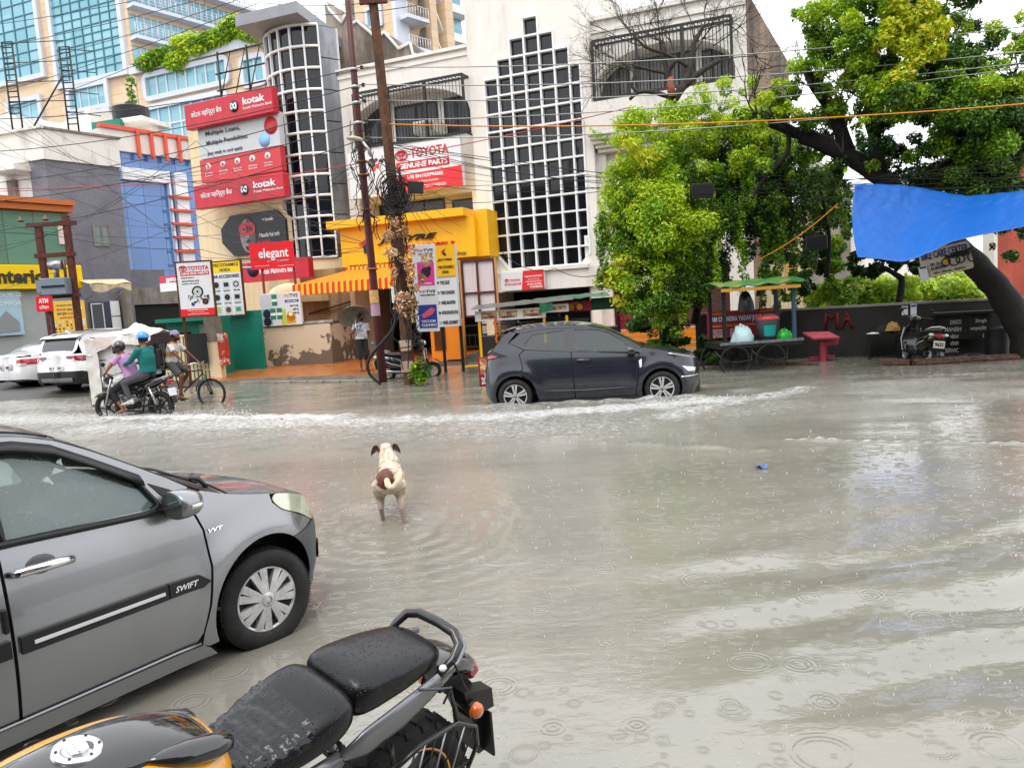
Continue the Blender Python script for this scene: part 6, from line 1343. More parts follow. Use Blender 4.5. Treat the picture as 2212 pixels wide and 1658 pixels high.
end_sheet(B,sed,-.84,.84,.30,1.0,WP,'rear_panel',.004)
for sg in(-1,1):o=end_sheet(B,sed,sg*.46,sg*.83,.74,.95,m_lampr,'tail_lamp',.02,shape=lambda y:(.76-.0*(abs(y)-.4),.95-.12*abs(abs(y)-.68)));end_sheet(B,sed,sg*.50,sg*.74,.75,.81,m_lampc,'reverse_lamp',.03,parent=o)
end_sheet(B,sed,-.30,.30,.60,.80,MH('shade_white','B9B9BA'),'plate_recess',.012);MB().box((-1.12,0,.70),(.02,.5,.12),m_white).build('number_plate',parent=sed);rear_text(sed,'DL 3C 8604',-1.132,.22,-.22,.66,.74,m_black,.02)
EE=[(-1.0,.65),(-.98,.95),(-.9,1.15),(-.75,1.5),(-.5,1.60),(.2,1.66),(1.0,1.65),(1.5,1.55),(2.2,1.12),(2.6,1.03),(3.1,.9),(3.3,.6)]
WW=[(-1.02,0),(-1.0,.5),(-.9,.78),(-.5,.88),(1,.9),(2.4,.88),(2.9,.78),(3.2,.55),(3.34,0)]
p=G(60,812,0);MRd=m_paint('cherry_red_paint',(.32,.02,.045),.3,.3)
red,B,st=far_car((-14.2,27.2,.12),R(197),'cherry red car with silver roof rails, behind the white sedan',MRd,EE,WW,[(-1,1.05),(3.4,.98)],0,(0,2.5),.33,[(-.6,1.4),(-.2,1.5),(.5,1.54),(1.2,1.52),(1.7,1.36),(2.05,1.08)],rails=True)
st(-.74,1.4,.0,MRd,'roof',10,step=.15);st(1.45,2.2,.05,MATS['dark_car_glass'],'windscreen',step=.12);st(2.24,3.25,.01,MRd,'bonnet',8,step=.12);st(-.98,-.76,.0,MRd,'tailgate',5,step=.05);mirror(red,(1.95,.92,1.05),MRd,1,1.0,False)
# ================================================================= people
def fuse(mb,name,mat,parent,vox=.014,it=6,fac=.5,mats=None,pick=None):
 me=bpy.data.meshes.new('f');me.from_pydata([tuple(v)for v in mb.v],[],mb.f);bm=bmesh.new();bm.from_mesh(me);bmesh.ops.recalc_face_normals(bm,faces=bm.faces);bm.to_mesh(me);bm.free()
 o=bpy.data.objects.new('f',me);COL.objects.link(o);r=o.modifiers.new('r','REMESH');r.mode='VOXEL';r.voxel_size=vox
 s=o.modifiers.new('s','SMOOTH');s.factor=fac;s.iterations=it
 dg=bpy.context.evaluated_depsgraph_get();m2=bpy.data.meshes.new_from_object(o.evaluated_get(dg));bpy.data.objects.remove(o);bpy.data.meshes.remove(me)
 m2.name=name;m2.materials.clear()
 for m in(mats or[mat]):m2.materials.append(m)
 m2.polygons.foreach_set('use_smooth',np.ones(len(m2.polygons),dtype=bool))
 if pick:m2.polygons.foreach_set('material_index',[pick(p.center)for p in m2.polygons])
 m2.update();return link(name,m2,parent)
def cap(mb,a,b,ra,rb,n=10):
 a,b=Vector(a),Vector(b);mb.tube([a,a.lerp(b,.5),b],[ra,(ra+rb)/2*1.02,rb],n);mb.ball(a,ra*.99,None,n);mb.ball(b,rb*.99,None,n)
def hand(mb,w,d,pn,curl=.6,s=1.0,thumb=1):
 ""
 w,d=Vector(w),Vector(d).normalized();pn=Vector(pn);pn=(pn-d*pn.dot(d)).normalized();sd=d.cross(pn)*thumb
 rings=[]
 for t,wd,th in((0,.024,.018),(.03,.036,.019),(.07,.042,.015),(.092,.040,.012)):c=w+d*t*s;rings.append([c+sd*wd*s*math.cos(q)+pn*th*s*math.sin(q)for q in[2*math.pi*k/10 for k in range(10)]])
 mb.loft(rings)
 for k,(o,L)in enumerate(((.030,.070),(.010,.080),(-.011,.074),(-.031,.058))):
  p=w+d*.085*s+sd*o*s;a=curl*.9;q=[p];dd=d.copy()
  for j in range(3):
   an=a*(j+.6)*.62;dj=(d*math.cos(an)+pn*math.sin(an));p=p+dj*L*s*(.42,.32,.26)[j];q.append(p)
  mb.tube(q,[.0098*s,.0092*s,.0082*s,.0062*s],7);mb.ball(q[-1],.0062*s,None,6)
 p=w+d*.025*s+sd*.030*s;q=[p,p+(d*.6+sd*.7+pn*.25)*.034*s,p+(d*1.0+sd*.75+pn*.7)*.055*s];mb.tube(q,[.013*s,.0105*s,.008*s],7);mb.ball(q[-1],.008*s,None,6)
def foot(mb,a,d,L=.24,s=1.0):
 a,d=Vector(a),Vector(d).normalized();sd=d.cross(Vector((0,0,1)));
 if sd.length<.1:sd=Vector((0,1,0))
 sd.normalize();up=sd.cross(d);rings=[]
 for t,wd,h in((-.06,.024,.032),(-.02,.034,.042),(.05,.036,.036),(.11,.043,.024),(.16,.040,.017),(.19,.026,.012)):
  c=a+d*t*s-up*(.045-h*.6)*s;rings.append([c+sd*wd*s*math.cos(q)+up*h*s*math.sin(q)for q in[2*math.pi*k/10 for k in range(10)]])
 mb.loft(rings)
def torso_rings(P,C,N,wx,k=1.0,pelvis=.165,waist=.14,chest=.165,sh=.175,dep=1.0):
 P,C,N=Vector(P),Vector(C),Vector(N);wx=Vector(wx).normalized();rings=[]
 tab=[(P,-.09,pelvis*.80,.10),(P,0,pelvis,.115),(P.lerp(C,.45),0,waist,.105),(C,0,chest,.118),(C.lerp(N,.50),0,sh*1.0,.095),(C.lerp(N,.80),0,sh*.60,.070),(N,0,.058,.055)]
 pts=[t[0]for t in tab]
 for i,(p,dz,w,d)in enumerate(tab):
  ax=(pts[min(i+1,6)]-pts[max(i-1,0)]).normalized();dp=ax.cross(wx).normalized();p=p+ax*dz
  rings.append([p+wx*w*k*math.cos(q)+dp*d*k*dep*math.sin(q)for q in[2*math.pi*j/20 for j in range(20)]])
 return rings
def head(par,c,fd,up=(0,0,1),skin=None,hair=None,style='short',s=1.0,beard=False,mb_body=None):
 c=Vector(c);fd=Vector(fd).normalized();up=Vector(up);up=(up-fd*up.dot(fd)).normalized();sd=up.cross(fd);M3=Matrix((fd,sd,up)).transposed()
 Q=lambda x,y,z:c+M3@Vector((x,y,z))*s
 mb=mb_body
 mb.ball(c,(.093*s,.074*s,.105*s),None,18,M3);mb.ball(Q(.028,0,-.058),(.062*s,.052*s,.060*s),None,14,M3);mb.ball(Q(.05,0,-.088),(.028*s,.028*s,.022*s),None,10,M3)
 mb.tube([Q(.086,0,.022),Q(.104,0,-.012),Q(.112,0,-.028)],[.008*s,.012*s,.015*s],8);mb.ball(Q(.103,0,-.032),(.014*s,.019*s,.011*s),None,8,M3)
 mb.ball(Q(.080,0,.030),(.016*s,.055*s,.011*s),None,10,M3);mb.ball(Q(.085,0,-.062),(.016*s,.026*s,.012*s),None,8,M3)
 for k in(-1,1):mb.ball(Q(-.005,k*.076,-.012),(.018*s,.009*s,.030*s),None,8,M3)
 def feats(body):
  mw,md=MH('eye_white','D8D4CC',rough=.3),MH('eye_dark','15100E',rough=.2)
  for k in(-1,1):
   e=MB().ball(Q(.079,k*.030,.008),(.011*s,.014*s,.009*s),mw,8,M3).ball(Q(.088,k*.030,.008),(.004*s,.006*s,.006*s),md,6,M3);e.build('eye',parent=par)
  MB().tube([Q(.094,-.020,-.063),Q(.100,0,-.061),Q(.094,.020,-.063)],.0035*s,5,MH('lip_brown','6A342A')).build('mouth',parent=par)
  mb2=MB()
  for k in(-1,1):mb2.tube([Q(.092,k*.015,.030),Q(.090,k*.033,.036),Q(.078,k*.048,.030)],.0045*s,5,hair)
  mb2.build('eyebrow',parent=par)
  if hair and style!='none':
   h=MB();n,m=20,10
   def f(i,j):
    th=2*math.pi*i;ph=j*math.pi*.60;x=math.cos(th)*math.sin(ph);y=math.sin(th)*math.sin(ph);z=math.cos(ph)
    fr=max(0,x);lim=1 if z>-.5+1.05*fr else.93;r=1.10*lim+.02*math.sin(th*9+ph*7)
    return Q(x*.093*r-.008,y*.076*r,z*.105*r+.006)
   h.grid(f,n,m,hair,closeu=True);h.build('hair',parent=par)
  if beard:
   h=MB();h.grid(lambda i,j:Q((.028+.066*math.cos((i-.5)*2.6)*(1-.15*j)),.068*math.sin((i-.5)*2.6)*(1-.2*j),-.035-.068*j-(.018 if.38<i<.62 else 0)*(1-j)),14,4,hair);h.build('beard',parent=par)
   MB().tube([Q(.100,-.024,-.050),Q(.106,0,-.046),Q(.100,.024,-.050)],.006*s,5,hair).build('moustache',parent=par)
 return feats
def person(name,loc,hd,label,J,skin,top=None,sleeve=.45,bottom=None,leg=1.0,hair=None,hairst='short',beard=False,shoes=None,curl=(.6,.6),pn=((0,0,-1),(0,0,-1)),headdir=(1,0,0),width=1.0,group=None,parent_rot=None,vox=.013,feetdir=None,topk=1.10,pleats=0.0):
 o=E(name,loc,hd,label,'person',group,parent_rot);V=Vector;J={k:V(v)for k,v in J.items()}
 P,C,N,H=J['pelvis'],J['chest'],J['neck'],J['head'];wx=(J['shL']-J['shR'])
 mb=MB();mb.loft(torso_rings(P,C,N,wx,.92*width));cap(mb,N-(H-N)*.3,H-(H-N)*.35,.056,.052)
 ff=head(o,H,headdir,(H-N)if(H-N).length else(0,0,1),skin,hair,hairst,1.0,beard,mb)
 for sd,k in(('L',0),('R',1)):
  cap(mb,J['sh'+sd],J['el'+sd],.050*width,.038);cap(mb,J['el'+sd],J['wr'+sd],.038,.026)
  d=J['wr'+sd]-J['el'+sd];hd_=J.get('hd'+sd,d);hand(mb,J['wr'+sd],hd_,pn[k],curl[k],1.0,1 if sd=='R' else-1)
  cap(mb,J['hip'+sd],J['kn'+sd],.082*width,.054);cap(mb,J['kn'+sd],J['an'+sd],.052,.034)
  calf=J['kn'+sd].lerp(J['an'+sd],.3);mb.ball(calf,.052,None,10)
  if not shoes:foot(mb,J['an'+sd],(feetdir or{}).get(sd,(1,0,-.05)))
 fuse(mb,'body',skin,o,vox,3);ff(None)
 if top:
  mb=MB();mb.loft(torso_rings(P,C,N-(N-C)*.02,wx,topk*width,pelvis=.168,waist=.155)[0:7]);
  for sd in 'LR':
   a,b,w=J['sh'+sd],J['el'+sd],J['wr'+sd];n=(C-P).normalized()
   mb.ball(a+Vector((0,0,-.012)),.056*width,None,12)
   if sleeve<=1:e=a.lerp(b,sleeve);mb.tube([a+Vector((0,0,-.01)),e],[.056*width,.062*width],14)
   else:mb.tube([a,b,b.lerp(w,sleeve-1)],[.066*width,.052,.042],12)
  so_=fuse(mb,'shirt',top,o,vox,4)
 if bottom:
  mb=MB();mb.loft(torso_rings(P,C,N,wx,1.05*width)[0:3])
  for sd in 'LR':
   a,b,w=J['hip'+sd],J['kn'+sd],J['an'+sd];mb.ball(a,.10*width,None,12)
   if leg<=1:e=a.lerp(b,leg);mb.tube([a,e],[.100*width,.082],14)
   else:mb.tube([a,b],[.098*width,.068],14);mb.ball(b,.068,None,12);mb.tube([b,b.lerp(w,leg-1)],[.067,.055],14)
  fuse(mb,'trousers' if leg>1.2 else 'shorts',bottom,o,vox,4)
 if shoes:
  for sd in 'LR':
   mb=MB();foot(mb,J['an'+sd]+Vector((0,0,.005)),(feetdir or{}).get(sd,(1,0,-.05)),s=1.14);cap(mb,J['an'+sd]+Vector((0,0,.02)),J['an'+sd],.04,.042);fuse(mb,'shoe',shoes,o,.012,3)
 return o
SK1=MH('brown_skin','8A5A3E',rough=.5,var=.06,vscale=12);SK2=MH('dark_brown_skin','6B4230',rough=.5,var=.06,vscale=12)
m_hair=MH('black_hair','120F0E',rough=.6)
def m_print(name,base,ink,scale,amt=.5,stripes=None):
 m=bpy.data.materials.new(name);m.use_nodes=True;nt=m.node_tree;b=nt.nodes['Principled BSDF'];L=nt.links.new;tc=nt.nodes.new('ShaderNodeTexCoord')
 if stripes:
  w=nt.nodes.new('ShaderNodeTexWave');w.bands_direction='Z';w.inputs['Scale'].default_value=scale;w.inputs['Distortion'].default_value=.4;L(tc.outputs['Object'],w.inputs['Vector']);f=w.outputs['Fac']
 else:
  w=nt.nodes.new('ShaderNodeTexNoise');w.inputs['Scale'].default_value=scale;w.inputs['Detail'].default_value=3;w.inputs['Distortion'].default_value=1.5;L(tc.outputs['Object'],w.inputs['Vector']);f=w.outputs['Fac']
 r=nt.nodes.new('ShaderNodeMapRange');r.inputs[1].default_value=amt;r.inputs[2].default_value=amt+.05;L(f,r.inputs[0]);mi=nt.nodes.new('ShaderNodeMix');mi.data_type='RGBA';L(r.outputs[0],mi.inputs[0]);mi.inputs[6].default_value=hx(base)+(1,);mi.inputs[7].default_value=hx(ink)+(1,)
 L(mi.outputs[2],b.inputs['Base Color']);b.inputs['Roughness'].default_value=.85;return m
pm=G(787,801,.12);HDm=R(-62)
Jm=dict(pelvis=(0,0,.93),chest=(.01,0,1.20),neck=(.01,0,1.43),head=(.03,0,1.57),shL=(.01,.175,1.37),shR=(.01,-.175,1.37),elL=(-.02,.235,1.10),elR=(.03,-.25,1.12),wrL=(.06,.25,.88),wrR=(.17,-.20,1.27),hipL=(0,.085,.90),hipR=(0,-.085,.90),knL=(.05,.09,.49),knR=(.06,-.10,.49),anL=(-.06,.10,.07),anR=(.06,-.10,.09))
man=person('person',(pm.x,pm.y,.12),HDm,'man in a white patterned shirt and dark cropped trousers holding an umbrella',Jm,SK2,top=m_print('leaf_print_shirt','C9CAD0','6E717C',14,.52),sleeve=.75,bottom=MH('charcoal_cloth','23242B',rough=.9),leg=1.35,hair=m_hair,beard=True,curl=(1.0,1.7),pn=((0,-1,0),(1,.2,0)),headdir=(.75,.66,0),feetdir={'L':(1,.2,-.05),'R':(1,-.25,-.05)})
for sd,p_ in(('L',Jm['anL']),('R',Jm['anR'])):MB().box((p_[0]+.05,p_[1],p_[2]-.062),(.27,.10,.018),MH('sandal_brown','6A4A38',rough=.7),None,.008).tube([(p_[0]+.13,p_[1]-.04,p_[2]-.05),(p_[0]+.10,p_[1],p_[2]+.0),(p_[0]+.13,p_[1]+.04,p_[2]-.05)],.006,5).build('sandal',parent=man)
hw=Matrix.Rotation(HDm,4,'Z');wr=Vector((pm.x,pm.y,.12))+hw@Vector((.20,-.20,1.37))
um=E('umbrella',wr,0,'open grey umbrella tilted over the shoulder of the man in the patterned shirt','umbrella');tip=PY(765,669,pm.y+.05)-wr;ax=tip.normalized();QU=ax.to_track_quat('Z','Y').to_matrix();Lr=tip.length
mc=MH('grey_umbrella_cloth','8F9492',rough=.6,var=.05);mc.use_backface_culling=False
def uf(i,j):
 th=2*math.pi*i;r=.52*j;seg=math.pi/4;k=(th%seg)/seg;sag=.06*(1-abs(2*k-1))*j;r*=1-.075*(1-abs(2*k-1))*j;return QU@Vector((r*math.cos(th),r*math.sin(th),Lr-.26*j*j+sag*.25))
MB().grid(uf,48,8,mc,closeu=True).build('canopy',parent=um,fixn=False)
mb=MB().cyl(QU@Vector((0,0,-.12)),QU@Vector((0,0,Lr+.06)),.008,6,m_steel)
mb.build('shaft',parent=um);MB().cyl(QU@Vector((0,0,-.13)),QU@Vector((0,0,.03)),.016,8,m_white).build('handle',parent=um)
mb=MB()
for k in range(8):
 th=math.pi/4*k;mb.tube([QU@Vector((.52*j/4*math.cos(th),.52*j/4*math.sin(th),Lr-.26*(j/4)**2-.008))for j in range(5)],.005,4,m_steel)
 mb.cyl(QU@Vector((0,0,Lr-.35)),QU@Vector((.33*math.cos(th),.33*math.sin(th),Lr-.085)),.004,4,m_steel)
mb.build('ribs',parent=um)
pb=Vector((pm.x,pm.y,.12))+hw@Vector((.12,.27,.78));bt=E('cup',pb,0,'small turquoise cup held by the man with the umbrella','cup');MB().lathe([(0,0),(.032,0),(.04,.10),(.036,.10)],(0,0,-.05),14,MH('turquoise_plastic','2AA6BC',rough=.3)).build('body',parent=bt)
def spoked(par,c,Rr,rt,mat_rim,n=36,name='wheel',tyre=m_tyre,wx=.03,th=.0022,alloy=0):
 w=bpy.data.objects.new(name,None);COL.objects.link(w);w.parent=par;w.location=c;w.empty_display_size=.1
 t=MB();t.tube([((Rr-rt)*math.cos(a),0,(Rr-rt)*math.sin(a))for a in[2*math.pi*k/40 for k in range(40)]],rt,10,tyre,closed=True);t.build('tyre',parent=w)
 mb=MB();ri=Rr-2*rt;mb.lathe([(ri,-rt*.7),(ri-.012,-rt*.5),(ri-.012,rt*.5),(ri,rt*.7)],(0,0,0),40,mat_rim,'Y');mb.cyl((0,-wx,0),(0,wx,0),.028 if not alloy else.05,12,mat_rim)
 if alloy:
  for k in range(alloy):
   a=2*math.pi*k/alloy;q=Matrix.Rotation(-a,3,'Y');mb.box(q@Vector((ri*.5,0,0)),(ri*.95,.03,.028),mat_rim,q)
 else:
  for k in range(n):
   a=2*math.pi*k/n;s=1 if k%2 else-1;b_=a+.35*(1 if k%4<2 else-1);mb.cyl((.024*math.cos(b_),s*wx*.8,.024*math.sin(b_)),((ri-.01)*math.cos(a),0,(ri-.01)*math.sin(a)),th,3,mat_rim)
 mb.build('rim',parent=w);return w
pc_=G(290,878,.17);MH_=R(168)
mo=E('motorcycle',(pc_.x,pc_.y,-.13),MH_,'black motorcycle ridden by two people through the flood, red tail lamp','motorcycle')
mbk=MH('bike_black','101012',rough=.25,coat=1)if False else M('bike_black',(.012,.012,.014),.25,coat=1)
spoked(mo,(.63,0,.30),.30,.045,m_black,alloy=5);spoked(mo,(-.63,0,.30),.30,.05,m_black,alloy=5)
mb=MB()
for s in(-1,1):mb.tube([(.64,s*.07,.30),(.52,s*.07,.62),(.42,s*.07,.90)],.022,8,m_steel)
mb.build('fork',parent=mo)
MB().grid(lambda i,j:(.63+.33*math.cos(R(150-110*i)),-.07+.14*j,.30+.33*math.sin(R(150-110*i))+.012*math.sin(math.pi*j)),12,4,mbk).build('front_mudguard',parent=mo)
MB().grid(lambda i,j:(-.63+.35*math.cos(R(175-115*i)),-.08+.16*j,.32+.35*math.sin(R(175-115*i))),12,4,mbk).build('rear_mudguard',parent=mo)
rings=[]
for x,w,z0,z1 in((.42,.05,.78,.88),(.34,.12,.74,.95),(.18,.14,.72,.97),(.02,.12,.74,.92),(-.08,.07,.76,.84)):rings.append([(x,w*math.cos(t),(z0+z1)/2+(z1-z0)/2*math.sin(t))for t in[2*math.pi*k/16 for k in range(16)]])
MB().loft(rings,M('tank_white_black',(.5,.5,.5),.2,coat=1)).build('fuel_tank',parent=mo)
rings=[]
for x,w,z0,z1 in((.02,.09,.74,.80),(-.1,.12,.72,.80),(-.3,.13,.74,.83),(-.55,.12,.78,.87),(-.72,.08,.84,.89)):rings.append([(x,w*math.copysign(abs(math.cos(t))**.6,math.cos(t)),(z0+z1)/2+(z1-z0)/2*math.sin(t))for t in[2*math.pi*k/16 for k in range(16)]])
MB().loft(rings,m_trim).build('seat',parent=mo)
MB().box((.12,0,.42),(.34,.24,.26),m_steel,Matrix.Rotation(R(-20),3,'Y'),.05).cyl((.02,-.12,.34),(.02,.12,.34),.09,14,m_black).box((.02,0,.62),(.5,.14,.12),m_black,None,.03).build('engine',parent=mo)
mb=MB().tube([(.42,0,.86),(.30,0,.60),(.26,0,.22),(-.2,0,.20),(-.30,0,.62)],.022,6,m_black)
for s in(-1,1):mb.tube([(-.25,s*.08,.32),(-.63,s*.10,.30)],.02,6,m_black).tube([(-.63,s*.12,.33),(-.48,s*.12,.70)],[.03,.026],8,m_steel)
mb.build('frame',parent=mo)
MB().tube([(.2,-.12,.30),(.1,-.15,.16),(-.3,-.16,.20),(-.82,-.18,.34)],[.02,.022,.045,.05],10,m_steel).build('exhaust',parent=mo)
MB().loft([[(x,w*math.cos(t),z+h*math.sin(t))for t in[2*math.pi*k/12 for k in range(12)]]for x,w,z,h in((-.2,.11,.66,.08),(-.45,.13,.74,.09),(-.72,.10,.82,.07),(-.92,.05,.86,.03))],mbk).build('tail_cowl',parent=mo)
MB().box((-.90,0,.80),(.07,.15,.08),m_lampr,None,.02).build('tail_lamp',parent=mo)
MB().box((-.93,0,.58),(.02,.22,.16),m_white,Matrix.Rotation(R(12),3,'Y')).build('number_plate',parent=mo)
MB().tube([(-.58,.14,.82),(-.85,.12,.90),(-.92,0,.92),(-.85,-.12,.90),(-.58,-.14,.82)],.012,6,m_steel).build('grab_rail',parent=mo)
mb=MB().tube([(.28,.36,1.04),(.36,.25,1.04),(.42,.08,.98),(.42,-.08,.98),(.36,-.25,1.04),(.28,-.36,1.04)],.013,6,m_steel);mb.build('handlebar',parent=mo)
for s in(-1,1):MB().tube([(.36,s*.24,1.05),(.38,s*.28,1.18)],.006,5,m_black).ball((.38,s*.30,1.22),(.02,.07,.045),m_black,10).build('rear_mirror',parent=mo)
MB().ball((.54,0,.90),(.10,.11,.12),mbk,14).ball((.60,0,.89),(.06,.09,.09),m_lampc,12).build('headlight',parent=mo)
for s in(-1,1):MB().ball((-.82,s*.15,.74),(.03,.025,.025),m_lampo,8).cyl((-.82,0,.74),(-.82,s*.14,.74),.007,5,m_black).build('turn_signal',parent=mo)
def helmet(par,c,fd,mat,half=False):
 c=Vector(c);fd=Vector(fd).normalized();up=Vector((0,0,1));sd=up.cross(fd);M3=Matrix((fd,sd,up)).transposed();mb=MB()
 mx_=math.pi*(.52 if half else.68)
 def f(i,j):
  th=2*math.pi*i;ph=j*mx_;x=math.cos(th)*math.sin(ph);z=math.cos(ph)
  if not half and x>.35 and z<.25:x=.35+(x-.35)*.4
  return c+M3@Vector((x*.135,math.sin(th)*math.sin(ph)*.122,z*.135+.01))
 mb.grid(f,26,12,mat,closeu=True);o=mb.build('helmet',parent=par)
 if half:
  MB().grid(lambda i,j:c+M3@Vector(((.128+.05*j)*math.cos((i-.5)*2.2),(.118+.01*j)*math.sin((i-.5)*2.2),.005-.012*j)),10,2,mat).build('peak',parent=o)
  MB().grid(lambda i,j:c+M3@Vector((-(.118-.02*j)*math.cos((i-.5)*3.0)*.95,.108*math.sin((i-.5)*3.0),-.0-.085*j)),14,3,m_trim).build('neck_guard',parent=o)
 else:
  MB().grid(lambda i,j:c+M3@Vector((.128*math.cos((i-.5)*2.4)+.012,.126*math.sin((i-.5)*2.4),.045-.09*j)),12,3,M('visor',(.02,.02,.025),.05,coat=1)).build('visor',parent=o);MB().grid(lambda i,j:c+M3@Vector((.118*math.cos((i-.5)*2.6)+.02,.115*math.sin((i-.5)*2.6),-.05-.06*j)),12,3,mat).build('chin_bar',parent=o)
 return o
mloc=mo.location.copy()
Jr=dict(pelvis=(-.06,0,.92),chest=(.06,0,1.20),neck=(.13,0,1.40),head=(.21,0,1.52),shL=(.10,.18,1.36),shR=(.10,-.18,1.36),elL=(.22,.32,1.16),elR=(.22,-.32,1.16),wrL=(.27,.36,1.07),wrR=(.27,-.36,1.07),hdL=(.5,0,-.5),hdR=(.5,0,-.5),hipL=(-.05,.09,.88),hipR=(-.05,-.09,.88),knL=(.30,.22,.66),knR=(.30,-.20,.70),anL=(.10,.20,.27),anR=(.10,-.20,.30))
rd1=person('person',mloc,MH_,'motorcycle rider in a pink t-shirt and black helmet, steering',Jr,SK1,top=MH('pink_tshirt','B98AB8',rough=.9,var=.08,vscale=9),sleeve=.7,bottom=MH('dark_jeans','1E2026',rough=.9),leg=1.55,hair=m_hair,curl=(1.8,1.8),pn=((0,0,-1),(0,0,-1)),width=1.08,feetdir={'L':(1,.1,-.15),'R':(1,-.1,-.1)})
helmet(rd1,(.20,0,1.54),(1,0,-.1),M('helmet_black',(.015,.015,.018),.18,coat=1))
Jt=dict(pelvis=(-.42,0,1.0),chest=(-.42,0,1.30),neck=(-.38,0,1.53),head=(-.35,-.02,1.67),shL=(-.40,.19,1.48),shR=(-.40,-.19,1.48),elL=(-.20,.24,1.24),elR=(-.22,-.24,1.24),wrL=(.0,.17,1.18),wrR=(.0,-.17,1.18),hipL=(-.40,.10,.96),hipR=(-.40,-.10,.96),knL=(-.02,.25,.82),knR=(-.02,-.24,.82),anL=(-.12,.24,.44),anR=(-.12,-.22,.44))
rd2=person('person',mloc,MH_,'pillion rider in a teal shirt and bright blue helmet',Jt,SK1,top=MH('teal_shirt','0E6A66',rough=.85,var=.12,vscale=8),sleeve=1.8,bottom=MH('grey_trousers','4A4B50',rough=.9,var=.1,vscale=8),leg=1.85,hair=m_hair,curl=(1.2,1.2),pn=((0,-1,0),(0,1,0)),width=1.12,headdir=(.95,-.3,0),shoes=MH('pale_shoe','C8C2B8',rough=.6),feetdir={'L':(1,.1,-.1),'R':(1,-.1,-.1)})
helmet(rd2,(-.36,-.02,1.71),(.95,-.3,0),M('helmet_blue',(.04,.28,.75),.25,coat=1),True)
pr_=G(457,849,.21);RH=R(-6);ck=E('cycle_rickshaw',(pr_.x,pr_.y,-.13),RH,'cycle rickshaw with its passenger hood wrapped in white plastic sheet','rickshaw')
spoked(ck,(0,0,.34),.34,.022,m_black,36);spoked(ck,(-1.75,.42,.34),.34,.022,m_black,36);spoked(ck,(-1.75,-.42,.34),.34,.022,m_black,36)
mb=MB().tube([(0,.045,.34),(-.12,.04,.72),(-.16,.0,.80),(-.19,0,1.0)],.014,6,m_black).tube([(0,-.045,.34),(-.12,-.04,.72)],.014,6,m_black).tube([(-.16,0,.80),(-.72,0,.36)],.018,6,m_black).tube([(-.17,0,.88),(-.84,0,.86)],.016,6,m_black).tube([(-.72,0,.36),(-.86,0,.98)],.016,6,m_black).tube([(-.72,0,.36),(-1.75,0,.34)],.018,6,m_black).tube([(-.84,0,.8),(-1.3,0,.5),(-1.75,0,.5)],.016,6,m_black).cyl((-1.75,-.42,.34),(-1.75,.42,.34),.02,6,m_black)
mb.build('frame',parent=ck)
MB().grid(lambda i,j:(0+.37*math.cos(R(170-95*i)),-.035+.07*j,.34+.37*math.sin(R(170-95*i))),12,3,m_black).build('mudguard',parent=ck)
MB().tube([(-.36,.30,1.02),(-.22,.22,1.06),(-.17,.06,1.02),(-.17,-.06,1.02),(-.22,-.22,1.06),(-.36,-.30,1.02)],.013,8,m_chrome).build('handlebar',parent=ck)
MB().lathe([(.03,0),(.10,0),(.10,.006),(.03,.006)],(-.72,-.06,.36),24,m_steel,'Y').tube([(-.72,-.08,.36),(-.62,-.10,.24)],.010,5,m_steel).box((-.61,-.15,.23),(.09,.10,.02),m_black).tube([(-.72,.08,.36),(-.82,.10,.48)],.010,5,m_steel).box((-.82,.15,.48),(.09,.10,.02),m_black).build('pedals',parent=ck)
MB().box((-.88,0,1.0),(.26,.20,.06),m_trim,None,.025).build('saddle',parent=ck)
mb=MB().box((-1.75,0,.50),(.95,.90,.06),m_brown).box((-1.95,0,.78),(.55,.86,.12),MH('rexine_maroon','5C1A22',rough=.4),None,.03).box((-2.22,0,1.08),(.10,.86,.50),MATS['rexine_maroon'],None,.03);mb.build('passenger_seat',parent=ck)
mb=MB()
for s in(-1,1):mb.tube([(-1.35,s*.46,.52),(-1.28,s*.46,1.2),(-1.18,s*.46,1.72)],.013,5,m_black).tube([(-2.35,s*.46,.52),(-2.30,s*.46,1.75)],.013,5,m_black).tube([(-1.05,s*.46,1.70),(-2.45,s*.46,1.76)],.013,5,m_black).tube([(-1.32,s*.46,.95),(-2.33,s*.46,.95)],.011,5,m_black).tube([(-1.3,s*.46,1.25),(-2.32,s*.46,1.25)],.011,5,m_black)
mb.build('hood_frame',parent=ck)
mpl=MH('white_plastic_sheet','DAD6D2',rough=.35,var=.05,vscale=5,dirt=hx('B8937E'),dirta=.45,dscale=2.2,bump=.5,bscale=9)
ms=MH('side_sheet','C9C5C0',rough=.4,var=.1,vscale=4)
mb=MB();N_=lambda x,y,s=1.0:noise.noise(Vector((x,y,s)))
mb.grid(lambda i,j:(-.98-1.55*i,-.52+1.04*j,1.80+.13*math.sin(math.pi*j)*(.6+.4*math.sin(i*3))+.05*N_(i*7,j*5)+(.13*math.exp(-((i-.36)/.07)**2)*math.exp(-((j-.4)/.3)**2))-.08*i*i-(.06*(i<.08))),36,14,mpl)
mb.grid(lambda i,j:(-.98-1.55*i,-.53-.03*j+.03*N_(i*12,j*3),1.80-.08*i*i-(.16+.14*i+.06*math.sin(i*9))*j+.05*N_(i*7,0)),36,4,mpl)
mb.grid(lambda i,j:(-.98-1.55*i,.53,1.80-.08*i*i-.9*j),20,6,mpl)
mb.grid(lambda i,j:(-2.53-.05*math.sin(j*9)*j-.04*N_(i*6,j*6),-.54+1.08*i,1.74-1.52*j),14,16,mpl)
mb.grid(lambda i,j:(-2.53+.28*i,-.55+.05*N_(i*6,j*8,3),1.72-(1.45-.0*i)*j+.02*math.sin(i*6)),6,18,mpl)
mb.build('plastic_cover',parent=ck,fixn=False)
